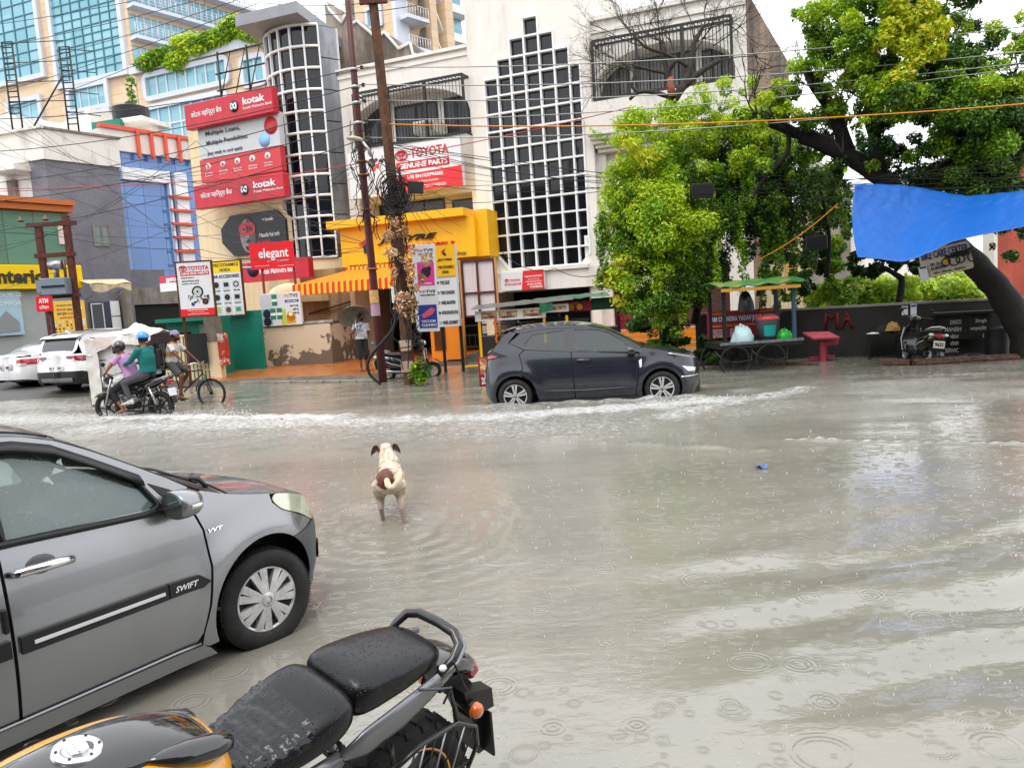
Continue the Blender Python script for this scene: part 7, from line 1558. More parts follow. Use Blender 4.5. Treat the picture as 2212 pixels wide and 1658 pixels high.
MB().grid(lambda i,j:(-1.36-.95*i,-.47+.02*N_(i*5,j*5,5),1.60-.95*j),12,12,ms).build('side_sheet',parent=ck,fixn=False)
MB().grid(lambda i,j:(-1.02,-.45+.9*i,1.74-.20*j),10,3,MH('hood_lining','3A2F35',rough=.7)).build('hood_lining',parent=ck)
rl=ck.location.copy()
Jd=dict(pelvis=(-.88,0,1.10),chest=(-.82,0,1.36),neck=(-.76,0,1.56),head=(-.70,-.02,1.68),shL=(-.78,.18,1.50),shR=(-.78,-.18,1.50),elL=(-.60,.25,1.28),elR=(-.60,-.27,1.28),wrL=(-.42,.29,1.08),wrR=(-.44,-.29,1.10),hdL=(.6,0,-.4),hdR=(.6,0,-.4),hipL=(-.86,.09,1.06),hipR=(-.86,-.09,1.06),knL=(-.55,.13,.86),knR=(-.60,-.14,.76),anL=(-.80,.13,.52),anR=(-.66,-.14,.31))
drv=person('person',rl,RH,'cycle rickshaw driver in a white and mustard t-shirt, grey shorts and head cloth',Jd,SK2,top=m_print('mustard_stripe_shirt','C8C0C2','B08A48',1.1,.62,True),sleeve=.72,bottom=MH('grey_shorts','4E4C4A',rough=.9),leg=.86,hair=m_hair,beard=True,curl=(1.9,1.9),pn=((0,0,-1),(0,0,-1)),headdir=(.9,-.42,-.05),feetdir={'L':(1,0,.1),'R':(1,0,-.1)})
hc=MB();c0=Vector((-.71,-.02,1.71));hc.grid(lambda i,j:c0+Vector((math.cos(2*math.pi*i)*math.sin(j*1.55)*.108,math.sin(2*math.pi*i)*math.sin(j*1.55)*.094,math.cos(j*1.55)*.10+.012*math.sin(2*math.pi*i*5+j*4))),24,8,MH('head_cloth_mauve','8D84A0',rough=.9,var=.25,vscale=20),closeu=True);hc.build('head_cloth',parent=drv)
sl_=MB().box((-.72,-.14,.255),(.28,.10,.02),MH('slipper_black','1A1716',rough=.6),None,.008).build('slipper',parent=drv)
jb=E('jerrycan',ck.matrix_world@Vector((0,0,0)),0,'black plastic can hanging at the front of the rickshaw hood','can');jb.location=Vector((pr_.x,pr_.y,-.13))+Matrix.Rotation(RH,4,'Z')@Vector((-1.02,-.30,1.22))
MB().box((0,0,0),(.18,.24,.46),m_trim,None,.05).cyl((0,0,.22),(0,0,.32),.05,10,m_trim).cyl((0,0,.30),(0,0,.35),.062,10,m_trim).build('body',parent=jb)
Jc=dict(pelvis=(-1.42,-.36,.62),chest=(-1.50,-.36,.90),neck=(-1.52,-.36,1.10),head=(-1.49,-.36,1.23),shL=(-1.50,-.19,1.05),shR=(-1.50,-.53,1.05),elL=(-1.28,-.20,.92),elR=(-1.26,-.56,.92),wrL=(-1.03,-.25,.98),wrR=(-1.02,-.48,.98),hipL=(-1.40,-.27,.60),hipR=(-1.40,-.45,.60),knL=(-1.02,-.27,.66),knR=(-1.02,-.45,.66),anL=(-.80,-.27,.32),anR=(-.80,-.45,.32))
person('person',(2.68,14.032,-.136),R(-5.3),'driver in a white shirt at the wheel of the dark hatchback',Jc,SK1,top=MH('white_shirt','D8DADF',rough=.85),sleeve=1.8,bottom=MATS['charcoal_cloth'],leg=1.8,hair=m_hair,curl=(1.6,1.6))
# ================================================================= dog
def dog():
 pd=G(848,1112,-.03);d=E('dog',(pd.x,pd.y,-.075),R(97),'white and brown dog with drooping dark ears walking away through the water','dog')
 mb=MB();B_=mb.ball
 rings=[]
 for x,z,w,h in((-.36,.50,.06,.07),(-.32,.50,.105,.125),(-.22,.51,.125,.145),(-.08,.49,.118,.135),(.08,.48,.125,.15),(.22,.48,.125,.165),(.32,.50,.10,.145),(.38,.53,.06,.09)):
  rings.append([(x,w*math.cos(t),z+h*math.sin(t))for t in[2*math.pi*k/18 for k in range(18)]])
 mb.loft(rings)
 mb.tube([(.26,0,.56),(.38,.01,.64),(.47,.03,.68)],[.115,.088,.078],14);B_((.50,.035,.72),(.092,.088,.080),None,14);mb.tube([(.53,.04,.685),(.63,.05,.655)],[.052,.034],10);B_((.635,.05,.65),(.03,.028,.024),None,8)
 for s,pts in((-1,[(-.24,-.075,.46),(-.20,-.095,.33),(-.36,-.100,.22),(-.38,-.115,.055)]),(1,[(-.24,.075,.46),(-.12,.095,.32),(-.22,.09,.20),(-.18,.08,.06)])):
  cap(mb,pts[0],pts[1],.090,.052);cap(mb,pts[1],pts[2],.048,.026);cap(mb,pts[2],pts[3],.024,.021);B_((pts[3][0]+.025,pts[3][1],pts[3][2]-.03),(.045,.030,.025),None,10)
 for s,pts in((-1,[(.26,-.085,.46),(.24,-.09,.30),(.27,-.075,.16),(.27,-.075,.03)]),(1,[(.26,.09,.46),(.27,.12,.31),(.36,.125,.24),(.33,.12,.12)])):
  cap(mb,pts[0],pts[1],.058,.032);cap(mb,pts[1],pts[2],.029,.021);cap(mb,pts[2],pts[3],.020,.018);B_((pts[3][0]+.02,pts[3][1],pts[3][2]-.02),(.04,.027,.022),None,10)
 m=bpy.data.materials.new('wet_dog_fur');m.use_nodes=True;nt=m.node_tree;b=nt.nodes['Principled BSDF'];L=nt.links.new;N=nt.nodes.new
 tc=N('ShaderNodeTexCoord');n=N('ShaderNodeTexNoise');n.inputs['Scale'].default_value=14;n.inputs['Detail'].default_value=4;L(tc.outputs['Object'],n.inputs['Vector'])
 sub=N('ShaderNodeVectorMath');sub.operation='MULTIPLY_ADD';L(n.outputs['Color'],sub.inputs[0]);sub.inputs[1].default_value=(.13,.13,.13);L(tc.outputs['Object'],sub.inputs[2])
 def blob(c,r):
  a=N('ShaderNodeVectorMath');a.operation='SUBTRACT';L(sub.outputs[0],a.inputs[0]);a.inputs[1].default_value=(c[0]+.065,c[1]+.065,c[2]+.065);s_=N('ShaderNodeVectorMath');s_.operation='DIVIDE';L(a.outputs[0],s_.inputs[0]);s_.inputs[1].default_value=r
  l=N('ShaderNodeVectorMath');l.operation='LENGTH';L(s_.outputs[0],l.inputs[0]);q=N('ShaderNodeMapRange');L(l.outputs['Value'],q.inputs[0]);q.inputs[1].default_value=.92;q.inputs[2].default_value=1.06;q.inputs[3].default_value=1;q.inputs[4].default_value=0;return q.outputs[0]
 def mx(f,a,c):q=N('ShaderNodeMix');q.data_type='RGBA';L(f,q.inputs[0]);(L(a,q.inputs[6])if not isinstance(a,tuple)else q.inputs[6].__setattr__('default_value',a+(1,)));q.inputs[7].default_value=c+(1,);return q.outputs[2]
 n2=N('ShaderNodeTexNoise');n2.inputs['Scale'].default_value=18;mp=N('ShaderNodeMapping');mp.inputs['Scale'].default_value=(.35,1.6,1.0);L(tc.outputs['Object'],mp.inputs['Vector']);L(mp.outputs[0],n2.inputs['Vector']);n2.inputs['Detail'].default_value=5
 q0=N('ShaderNodeMapRange');L(n2.outputs['Fac'],q0.inputs[0]);q0.inputs[1].default_value=.40;q0.inputs[2].default_value=.72
 col=mx(q0.outputs[0],hx('CFC0AC'),hx('9A8976'))
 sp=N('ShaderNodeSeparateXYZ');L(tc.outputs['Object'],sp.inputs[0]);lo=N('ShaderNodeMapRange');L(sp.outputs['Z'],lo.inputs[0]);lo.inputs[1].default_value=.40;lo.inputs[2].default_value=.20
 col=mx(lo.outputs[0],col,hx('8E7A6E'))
 col=mx(blob((-.34,.03,.57),(.16,.085,.12)),col,hx('5E2A14'));col=mx(blob((.10,.15,.47),(.10,.10,.22)),col,hx('7A3A1C'));
 for s in(-1,1):col=mx(blob((.50,.035+s*.075,.73),(.06,.045,.05)),col,hx('6E2E12'))
 L(col,b.inputs['Base Color']);b.inputs['Roughness'].default_value=.55
 wv=N('ShaderNodeBump');wv.inputs['Strength'].default_value=.6;wv.inputs['Distance'].default_value=.01;L(n2.outputs['Fac'],wv.inputs['Height']);L(wv.outputs[0],b.inputs['Normal'])
 fuse(mb,'body',m,d,.010,3)
 mt=MB();mt.tube([(-.30,.01,.57),(-.36,.01,.545),(-.42,0,.505),(-.45,-.025,.485),(-.465,-.055,.49),(-.47,-.085,.525),(-.46,-.105,.575),(-.43,-.115,.63),(-.39,-.115,.665)],[.022,.026,.030,.033,.034,.034,.030,.022,.008],12,MH('tail_cream','D8C6A8',rough=.7,var=.2,vscale=30));mt.build('tail',parent=d);d.scale=(.84,.95,.79)
 me_=MH('ear_dark','3A2620',rough=.6)
 for s in(-1,1):
  c=Vector((.46,.035+s*.075,.76));MB().grid(lambda i,j:c+Vector((-.03*j+.012*math.sin(i*3),s*(.088*j-.02*j*j),-.005+(.028+.026*math.sin(j*2.9))*(2*i-1)*(1-.35*j)-.062*j*j)),8,8,me_).build('ear',parent=d).modifiers.new('t','SOLIDIFY').thickness=.008
  MB().ball((.565,.035+s*.042,.715),.009,m_hair,8).build('eye',parent=d)
 MB().ball((.662,.052,.655),(.013,.018,.013),m_hair,8).build('nose',parent=d)
dog()
# ================================================================= near motorcycle
def near_bike():
 b=E('motorcycle',(-.945,1.865,-.085),0,'black and yellow motorcycle parked in the foreground with a taped black seat','motorcycle',rot=(-.188,0,R(229.5)))
 BK=M('gloss_black_paint',(.008,.008,.009),.12,coat=1);YL=M('yellow_paint',hx('F2A414'),.28,coat=1)
 def vinyl(name,base,rough,bs,bump):
  m=M(name,base,rough,spec=.45);nt=m.node_tree;p=nt.nodes['Principled BSDF'];L=nt.links.new;N=nt.nodes.new;tc=N('ShaderNodeTexCoord')
  v=N('ShaderNodeTexVoronoi');v.inputs['Scale'].default_value=110;L(tc.outputs['Object'],v.inputs['Vector']);r=N('ShaderNodeMapRange');r.inputs[1].default_value=.1;r.inputs[2].default_value=.34;r.inputs[3].default_value=1;r.inputs[4].default_value=0;L(v.outputs['Distance'],r.inputs[0])
  sp=N('ShaderNodeSeparateColor');L(v.outputs['Color'],sp.inputs[0]);g=N('ShaderNodeMath');g.operation='GREATER_THAN';L(sp.outputs[0],g.inputs[0]);g.inputs[1].default_value=.55;mu=N('ShaderNodeMath');mu.operation='MULTIPLY';L(r.outputs[0],mu.inputs[0]);L(g.outputs[0],mu.inputs[1])
  n=N('ShaderNodeTexNoise');n.inputs['Scale'].default_value=bs;n.inputs['Detail'].default_value=3;L(tc.outputs['Object'],n.inputs['Vector']);ad=N('ShaderNodeMath');ad.operation='MULTIPLY_ADD';L(n.outputs['Fac'],ad.inputs[0]);ad.inputs[1].default_value=bump;L(mu.outputs[0],ad.inputs[2])
  bp=N('ShaderNodeBump');bp.inputs['Strength'].default_value=.8;bp.inputs['Distance'].default_value=.0022;L(ad.outputs[0],bp.inputs['Height']);L(bp.outputs[0],p.inputs['Normal']);L(bp.outputs[0],p.inputs['Coat Normal']);return m
 VN=vinyl('wet_black_vinyl',(.005,.005,.007),.30,25,.6);TP=vinyl('crinkled_tape',(.012,.013,.016),.2,22,4.0)
 TPm=TP.node_tree
 def sec(x,w,z0,z1,p=.6,n=24,y0=0.0):return[(x,y0+w*math.copysign(abs(math.cos(t))**p,math.cos(t)),(z0+z1)/2+(z1-z0)/2*math.copysign(abs(math.sin(t))**p,math.sin(t)))for t in[2*math.pi*k/n for k in range(n)]]
 def body(tab,mat,name,par=b,p=.6,seg=6,**k):
  xs=[t[0]for t in tab];q=sorted(tab);f=lambda i,x:smooth_tab([(t[0],t[i])for t in q],x);X=np.linspace(q[0][0],q[-1][0],seg*len(tab));return MB().loft([sec(x,f(1,x),f(2,x),f(3,x),p,28)for x in X],mat).build(name,parent=par,**k)
 body([(.035,.050,.765,.812),(-.02,.085,.755,.818),(-.10,.115,.745,.822),(-.20,.140,.745,.845),(-.29,.148,.755,.878),(-.345,.142,.765,.888),(-.385,.12,.78,.874),(-.40,.09,.79,.85)],VN,'rider_seat',p=.55)
 tb=MB();f_=lambda x:smooth_tab([(-.40,.85),(-.385,.874),(-.345,.888),(-.29,.878),(-.20,.845),(-.10,.822),(-.02,.818),(.035,.812)],x);w_=lambda x:smooth_tab([(-.40,.09),(-.345,.142),(-.29,.148),(-.20,.140),(-.10,.115),(-.02,.085),(.035,.05)],x)
 def tape(x0,x1,sk):
  def g(i,j):
   t=(j-.5)*2;x=x0+(x1-x0)*i+sk*t;a=t*1.45;w=w_(x)+.003;zt=f_(x);zc=(zt+.75)/2;hh=(zt-.75)/2+.0035;s_,c_=math.sin(a),math.cos(a)
   cr=.0042*noise.noise(Vector((x*70,t*3.2,1)))+.0016*noise.noise(Vector((x*30,t*13,5)));return(x,(w+cr)*math.copysign(abs(s_)**.55,s_),zc+(hh+cr*1.5)*abs(c_)**.55)
  tb.grid(g,26,46,TP)
 tape(-.255,-.10,.012);tape(-.13,-.055,-.006);tape(-.03,.015,.004);tb.build('seat_tape',parent=b,fixn=False)
 body([(-.385,.085,.80,.87),(-.40,.118,.785,.897),(-.45,.134,.780,.908),(-.55,.134,.788,.900),(-.64,.124,.795,.888),(-.70,.110,.80,.876),(-.74,.09,.805,.862),(-.757,.06,.815,.848)],VN,'pillion_seat',p=.62)
 body([(-.03,.115,.74,.905),(.03,.155,.71,.928),(.13,.190,.72,.962),(.28,.198,.72,.975),(.42,.17,.72,.968),(.55,.10,.74,.92),(.62,.05,.78,.88)],YL,'fuel_tank',p=.72)
 TB=[(-.03,.05,.85,.900),(0,.072,.88,.932),(.08,.088,.90,.974),(.18,.096,.92,.998),(.30,.092,.93,1.003),(.42,.08,.92,.995),(.54,.06,.88,.95),(.60,.04,.86,.91)]
 body(TB,BK,'tank_cover',p=.8)
 for s in(-1,1):
  MB().loft([[(x,s*(y+w*math.cos(t)),z+.014-(.04 if s<0 else 0)+h*math.sin(t))for t in[2*math.pi*k/16 for k in range(16)]]for x,y,z,w,h in((-.045,.090,.905,.008,.008),(-.03,.095,.908,.026,.022),(.01,.098,.915,.034,.028),(.07,.098,.928,.036,.030),(.11,.098,.938,.028,.024),(.14,.094,.946,.016,.014),(.165,.088,.952,.004,.004))],BK).build('tank_wing',parent=b)
  MB().tube([(.55,s*.06,.94),(.42,s*.07,.96),(.30,s*.08,.97),(.20,s*.08,.96)],.002,6,BK).build('yellow_pinstripe',parent=b)
 cx,cz=.262,1.000;nrm=Vector((-.10,0,1)).to_track_quat('Z','Y').to_matrix();mb=MB();al=M('brushed_aluminium',(.66,.66,.68),.22,metal=.9)
 mb.lathe([(.030,.004),(.034,.0075),(.047,.0075),(.051,.003),(.052,-.006)],(cx,0,cz),40,al,rot=nrm);mb.lathe([(0,.004),(.030,.004)],(cx,0,cz),30,MH('cap_pale','C9C6C9',rough=.2,metal=.7),rot=nrm)
 mb.prism([(cx+.024*math.cos(t)*(1.0 if k%2 else.8),.024*math.sin(t))for k,t in enumerate([2*math.pi*j/8 for j in range(8)])],cz+.002,cz+.009,al,'XY');mb.box((cx,0,cz+.010),(.040,.009,.005),al,nrm,.002)
 for k in range(6):a=2*math.pi*k/6+.3;mb.cyl(Vector((cx,0,cz))+nrm@Vector((.041*math.cos(a),.041*math.sin(a),.007)),Vector((cx,0,cz))+nrm@Vector((.041*math.cos(a),.041*math.sin(a),.0095)),.0032,8,m_black)
 mb.build('filler_cap',parent=b)
 for s in(-1,1):
  MB().loft([[(x,s*(y+w*math.cos(t)),z+h*math.sin(t))for t in[2*math.pi*k/12 for k in range(12)]]for x,y,z,w,h in((-.34,.128,.715,.008,.014),(-.42,.136,.725,.014,.045),(-.55,.138,.748,.015,.046),(-.66,.134,.772,.014,.036),(-.76,.124,.792,.012,.022),(-.83,.10,.80,.008,.012))],M('tail_silver',(.20,.205,.22),.3,metal=.6,coat=.6)).build('side_panel',parent=b)
  MB().tube([(-.30,s*.11,.70),(-.42,s*.12,.60),(-.55,s*.125,.48)],.014,6,MH('frame_grey','3A3B3E',rough=.4,metal=.5)).build('subframe',parent=b)
 MB().tube([(-.70,.128,.80),(-.76,.128,.825),(-.795,.118,.86),(-.805,.085,.882),(-.80,.02,.892),(-.79,-.06,.894),(-.77,-.095,.886),(-.735,-.105,.862),(-.70,-.105,.83)],[.012,.014,.0155,.016,.016,.016,.0155,.014,.012],14,M('rail_black',(.012,.012,.014),.3,coat=.5)).build('grab_rail',parent=b)
 MB().tube([(-.70,.138,.79),(-.77,.140,.815),(-.81,.128,.85),(-.825,.085,.872),(-.822,.02,.88)],[.006,.009,.009,.007,.004],8,MATS['tail_silver']).build('rail_trim',parent=b)
 MB().tube([(-.60,.147,.81),(-.66,.165,.79),(-.73,.158,.76),(-.72,.14,.70)],.004,5,MH('bungee_grey','55575C')).ball((-.69,.155,.842),(.014,.012,.010),m_white,8).tube([(-.74,.15,.84),(-.80,.14,.74),(-.84,.13,.68)],.0035,5,m_black).build('cord',parent=b)
 body([(-.74,.085,.74,.80),(-.84,.085,.71,.785),(-.93,.065,.66,.735),(-.98,.04,.63,.69)],MATS['gloss_black_paint'],'tail_cowl',p=.6)
 MB().box((-.955,0,.66),(.05,.11,.05),m_lampr,Matrix.Rotation(R(35),3,'Y'),.01).build('tail_lamp',parent=b)
 MB().prism([(-.80,.70),(-.90,.68),(-.985,.58),(-1.04,.44),(-1.055,.30),(-1.02,.30),(-.99,.42),(-.93,.54),(-.84,.62)],-.05,.05,m_trim).build('plate_hanger',parent=b)
 MB().box((-1.03,0,.40),(.012,.20,.20),m_trim,Matrix.Rotation(R(12),3,'Y'),.004).build('number_plate',parent=b)
 MB().prism([(-.86,.645),(-1.0,.60),(-1.02,.52),(-.90,.53)],.045,.10,m_trim).build('lamp_shroud',parent=b)
 for s in(-1,1):MB().tube([(-.90,s*.04,.575),(-.90,s*.115,.575)],[.018,.024],8,m_trim).build('signal_stalk',parent=b);MB().lathe([(0,s*.142),(.018,s*.140),(.026,s*.130),(.027,s*.115)],(-.90,0,.575),18,m_lampo,'Y').build('turn_signal',parent=b)
 w=bpy.data.objects.new('wheel',None);COL.objects.link(w);w.parent=b;w.location=(-.66,0,.285);w.empty_display_size=.1
 mb=MB();mb.lathe([(.215,-.055),(.235,-.066),(.262,-.068),(.285,-.055),(.298,-.025),(.300,0),(.298,.025),(.285,.055),(.262,.068),(.235,.066),(.215,.055)],(0,0,0),60,m_tyre,'Y')
 for k in range(26):
  for s in(-1,1):
   a=2*math.pi*(k+.25*s)/26;q=Matrix.Rotation(-a,3,'Y');mb.box(q@Vector((.296,s*.022,0)),(.012,.034,.030),m_tyre,q@Matrix.Rotation(R(28*s),3,'X'),.003);mb.box(q@Vector((.283,s*.055,.018)),(.014,.022,.028),m_tyre,q@Matrix.Rotation(R(45*s),3,'Z'),.003)
 mb.build('tyre',parent=w);mb=MB();mb.lathe([(.218,-.052),(.205,-.055),(.196,-.048),(.190,-.02),(.190,.02),(.196,.048),(.205,.055),(.218,.052)],(0,0,0),60,m_black,'Y')
 mb.lathe([(.207,.0565),(.213,.0565)],(0,0,0),60,YL,'Y').lathe([(.207,-.0565),(.213,-.0565)],(0,0,0),60,YL,'Y');mb.cyl((0,-.06,0),(0,.06,0),.045,16,m_black)
 for k in range(5):
  for da in(-.13,.13):a=2*math.pi*k/5+da;q=Matrix.Rotation(-a,3,'Y');mb.box(q@Vector((.12,0,0)),(.16,.035,.020),m_black,q@Matrix.Rotation(da*1.5,3,'Y'),.005)
 mb.build('rim',parent=w)
 MB().tube([(-.66,.09,.285),(-.40,.10,.31),(-.18,.10,.34)],[.022,.028,.03],8,MATS['frame_grey']).tube([(-.66,-.09,.285),(-.18,-.10,.34)],.026,8,MATS['frame_grey']).build('swing_arm',parent=b)
 mb=MB();sp=[(.0,0)]
 for k in range(60):t=k/59;a=t*16*math.pi;p0=Vector((-.52,.0,.36)).lerp(Vector((-.40,0,.66)),t);sp.append(p0+Vector((math.cos(a)*.026,math.sin(a)*.028,0)))
 mb.tube(sp[1:],.006,6,m_black);mb.cyl((-.53,0,.33),(-.39,0,.68),.016,8,m_steel);mb.build('shock_absorber',parent=b)
 g=[(-.50,.165,.60),(-.60,.172,.635),(-.75,.175,.635),(-.84,.175,.575),(-.855,.175,.50),(-.81,.175,.42),(-.74,.175,.36),(-.60,.17,.30),(-.50,.165,.30)];mb=MB().tube(g,.0075,8,MATS['rail_black'])
 for k in range(7):
  x=-.54-.043*k;zt=lerp_tab([(-.86,.50),(-.84,.575),(-.75,.635),(-.60,.635),(-.50,.60)],x-.03);zb=lerp_tab([(-.86,.48),(-.81,.42),(-.74,.36),(-.60,.30),(-.50,.30)],x+.05);mb.cyl((x-.03,.177,zt),(x+.05,.172,zb),.003,5,m_steel if k%2 else m_black)
 mb.tube([(-.50,.165,.62),(-.52,.13,.66)],.008,6,m_black).tube([(-.75,.175,.635),(-.76,.13,.72)],.006,6,m_black).tube([(-.48,.16,.40),(-.62,.170,.47),(-.82,.173,.46)],.006,6,m_black);mb.build('leg_guard',parent=b)
 MB().box((.10,0,.42),(.36,.26,.30),MATS['frame_grey'],Matrix.Rotation(R(-15),3,'Y'),.05).box((.02,0,.66),(.55,.16,.16),m_black,None,.04).cyl((-.02,-.15,.32),(-.02,.15,.32),.10,18,m_black).tube([(.52,0,.90),(.42,0,.55),(.30,0,.24),(-.18,0,.26),(-.28,0,.70)],.026,8,MATS['frame_grey']).build('engine',parent=b)
 MB().loft([[(x,s_*.12+.02*math.cos(t),z+h*math.sin(t))for t in[2*math.pi*k/10 for k in range(10)]]for s_ in(1,)for x,z,h in((-.34,.70,.03),(-.22,.66,.07),(-.06,.68,.08),(.03,.73,.05))],MATS['tail_silver']).build('side_cover',parent=b)
 MB().tube([(.25,-.13,.30),(.05,-.16,.18),(-.35,-.17,.22),(-.80,-.19,.38)],[.02,.025,.05,.055],10,m_black).build('exhaust',parent=b)
 w2=copy_tree(w,b);w2.location=(.72,0,.29)
 mb=MB()
 for s in(-1,1):mb.tube([(.72,s*.09,.29),(.58,s*.09,.75),(.50,s*.09,1.0)],[.026,.022,.018],8,m_steel)
 mb.build('fork',parent=b)
 mb=MB().tube([(.30,.40,1.045),(.40,.30,1.06),(.47,.10,1.03),(.47,-.10,1.03),(.40,-.30,1.06),(.30,-.40,1.045)],.012,8,m_black);mb.build('handlebar',parent=b)
 MB().ball((.62,0,.88),(.10,.12,.13),BK,16).box((.56,0,1.02),(.12,.16,.06),BK,Matrix.Rotation(R(-25),3,'Y'),.02).build('headlight_cowl',parent=b)
 MB().box((.385,.02,.995),(.05,.045,.022),m_trim,None,.006).tube([(.38,.03,1.0),(.385,.07,1.012),(.37,.10,1.008)],[.008,.006,.005],6,m_steel).build('ignition_switch',parent=b)
 MB().tube([(-.02,.13,.26),(.06,.26,.10),(.10,.33,-.05)],.011,6,m_black).build('side_stand',parent=b)
near_bike()
# ================================================================= signs, poles, wires
mlw=m_let;mred=MH('sign_red','DE2A2E',rough=.35);mtr=MH('maker_red','C8202C',rough=.4);mbl2=MH('sign_blue','2A3C8E',rough=.4);mpk=MH('sign_pink','DE3C8C',rough=.4);mog=MH('sign_orange','E8A024',rough=.4)
mwb=MH('board_white','DCDDDF',rough=.35,var=.03,vscale=2);mink=MH('ink_black','1D1D22',rough=.5);mgn=MH('sign_green','3E8E5A',rough=.4)
def logo_rings(par,cx,cz,r,y,mat):
 mb=MB();el=lambda a,b,ox=0,oz=0:[(cx+ox+a*math.cos(t),y,cz+oz+b*math.sin(t))for t in[2*math.pi*k/24 for k in range(24)]]
 mb.tube(el(r,r*.70),r*.10,5,mat,closed=True);mb.tube(el(r*.62,r*.24,0,r*.28),r*.09,5,mat,closed=True);mb.tube(el(r*.24,r*.60),r*.09,5,mat,closed=True);return mb.build('emblem',parent=par)
def board(fr,name,label,u0,v0,u1,v1,mat,th=.06,cat='sign board',posts=(),postmat=None,frame=None,out=0.0,z0=0.0,tilt=0.0):
 o=bld(name,fr,label,cat);a0,a1,b0,b1=fr.rect(u0,v0,u1,v1,out);o.rotation_euler[1]=tilt
 p=MB().bx(a0,a1,-out-th,-out,b0,b1,mat,.006).build('panel',parent=o)
 if frame:MB().bx(a0-.04,a0,-out-th-.01,-out+.03,b0-.04,b1+.04,frame).bx(a1,a1+.04,-out-th-.01,-out+.03,b0-.04,b1+.04,frame).bx(a0,a1,-out-th-.008,-out+.03,b1,b1+.04,frame).bx(a0,a1,-out-th-.008,-out+.03,b0-.04,b0,frame).build('frame',parent=o)
 for f in posts:x=a0+(a1-a0)*f;MB().bx(x-.035,x+.035,-out+.03,-out+.10,z0,b1 if frame else b0+.1,postmat or m_brown).build('post',parent=o)
 return o,p,a0,a1,b0,b1,-out-th
class Pn:
 def __init__(s,t):s.o,s.p,s.a0,s.a1,s.b0,s.b1,s.y=t;s.w=s.a1-s.a0;s.h=s.b1-s.b0
 def t(s,txt,x0,x1,z0,z1,mat,bold=.01,**k):return text(s.p,txt,s.a0+s.w*x0,s.a0+s.w*x1,s.b0+s.h*z0,s.b0+s.h*z1,mat,y=s.y-.006,bold=bold,**k)
 def r(s,x0,x1,z0,z1,mat,nm='print',d=.004):return MB().bx(s.a0+s.w*x0,s.a0+s.w*x1,s.y-d,s.y,s.b0+s.h*z0,s.b0+s.h*z1,mat).build(nm,parent=s.p)
 def d(s,x,z,r,mat,d=.006,nm='print',ri=0.0):return MB().lathe([(r*ri*s.w,s.y-d),(r*s.w,s.y-d)],(s.a0+s.w*x,0,s.b0+s.h*z),20,mat,'Y').build(nm,parent=s.p)
FA1=frame_uv(424,22.5,R(4));b=Pn(board(FA1,'parts_board','tall white and red car parts board with a wheel picture, on brown posts',387,566,461,682,mwb,frame=m_brown,posts=(.02,)))
b.t('TOYOTA',.33,.94,.85,.93,mtr,.02);logo_rings(b.p,b.a0+b.w*.19,b.b0+b.h*.89,b.w*.11,b.y-.01,mtr);b.r(.10,.94,.755,.825,mtr);b.t('GENUINE PARTS',.13,.91,.77,.81,mlw,.02)
for k,s in enumerate(('Experience','assurance and','peace of mind.')):b.t(s,.12,(.48,.62,.62)[k],.70-.055*k,.73-.055*k,mink,.006)
b.r(0,1,0,.135,mred);b.t('USJ ENTERPRISES',.2,.8,.095,.12,mlw,.02);b.t('Spare Parts Retailer',.3,.7,.06,.075,mlw);b.t('G-22 First Floor, Sector-18, Noida',.2,.82,.025,.042,mlw)
b.d(.55,.45,.17,m_tyre);b.d(.55,.45,.12,M('print_alloy',(.5,.52,.52),.5),.008);b.d(.55,.45,.03,mink,.010);rr2=rng(2)
for k in range(26):b.d(rr2.uniform(.25,.88),rr2.uniform(.22,.38),rr2.uniform(.02,.05),rr2.choice([mink,MATS['print_alloy'],m_steel,MH('print_grey','6E7478'),MH('print_brown','6A3A2E')]),rr2.uniform(.004,.008))
b.d(.75,.26,.09,mink,.009);b.d(.75,.26,.04,MH('print_brown','6A3A2E'),.011);b.d(.38,.22,.05,mbl2,.009)
b=Pn(board(frame_uv(492,26.3,R(-10)),'accessories_board','tall white board with a yellow heading and nine pictures of car accessories',458,565,525,681,mwb,frame=m_brown))
b.r(0,1,.80,1,my);b.t('TYRE DYNAMICS',.05,.95,.91,.975,mink,.02);b.t('NOIDA',.34,.68,.82,.88,mink,.02);b.t('CAR ACCESSORIES',.05,.95,.70,.76,MH('ink_navy','20263E'),.02)
lb=('SEAT COVER','LED LIGHT','WHEEL COVER','SPEAKER','BASS TUBE','ANDROID','PERFUME','BODY COVER','BATTERY');mtile=MH('tile_grey','C9CAD0',rough=.5)
for k in range(9):
 x,z=.18+.32*(k%3),.565-.235*(k//3);b.r(x-.13,x+.13,z-.075,z+.09,mtile);b.t(lb[k],x-.10,x+.11,z-.115,z-.09,mink,.01)
 (b.d(x,z+.01,.09,(mink,MH('print_grey','6E7478'),mink,mink,mink,mink,MH('print_lime','9CC04A'),MH('print_brown','6A3A2E'),mgn)[k],.007,ri=.6 if k==2 else 0)if k not in(1,5,8)else b.r(x-.08,x+.08,z-.03,z+.05,(0,mink,0,0,0,mink,0,0,mgn)[k],d=.007))
b=Pn(board(frame_uv(588,27.95,R(-3)),'red_name_board','bright red roadside board with bold white lower case lettering on red posts',541,523,636,580,MH('vivid_red','E01C26',rough=.35),posts=(.22,.95),postmat=MH('post_red','8E2A26',rough=.6),z0=1.3))
b.t('elegant',.2,.88,.30,.78,mlw,.012);b.t('AUTO',.38,.48,.27,.32,mlw);b.t('ACCESSORIES',.6,.88,.25,.30,mlw);b.t('Since: Car Accessories and Fittings',.1,.42,.10,.14,mlw);b.t('elegant@carworld.in',.62,.98,.06,.10,mlw)
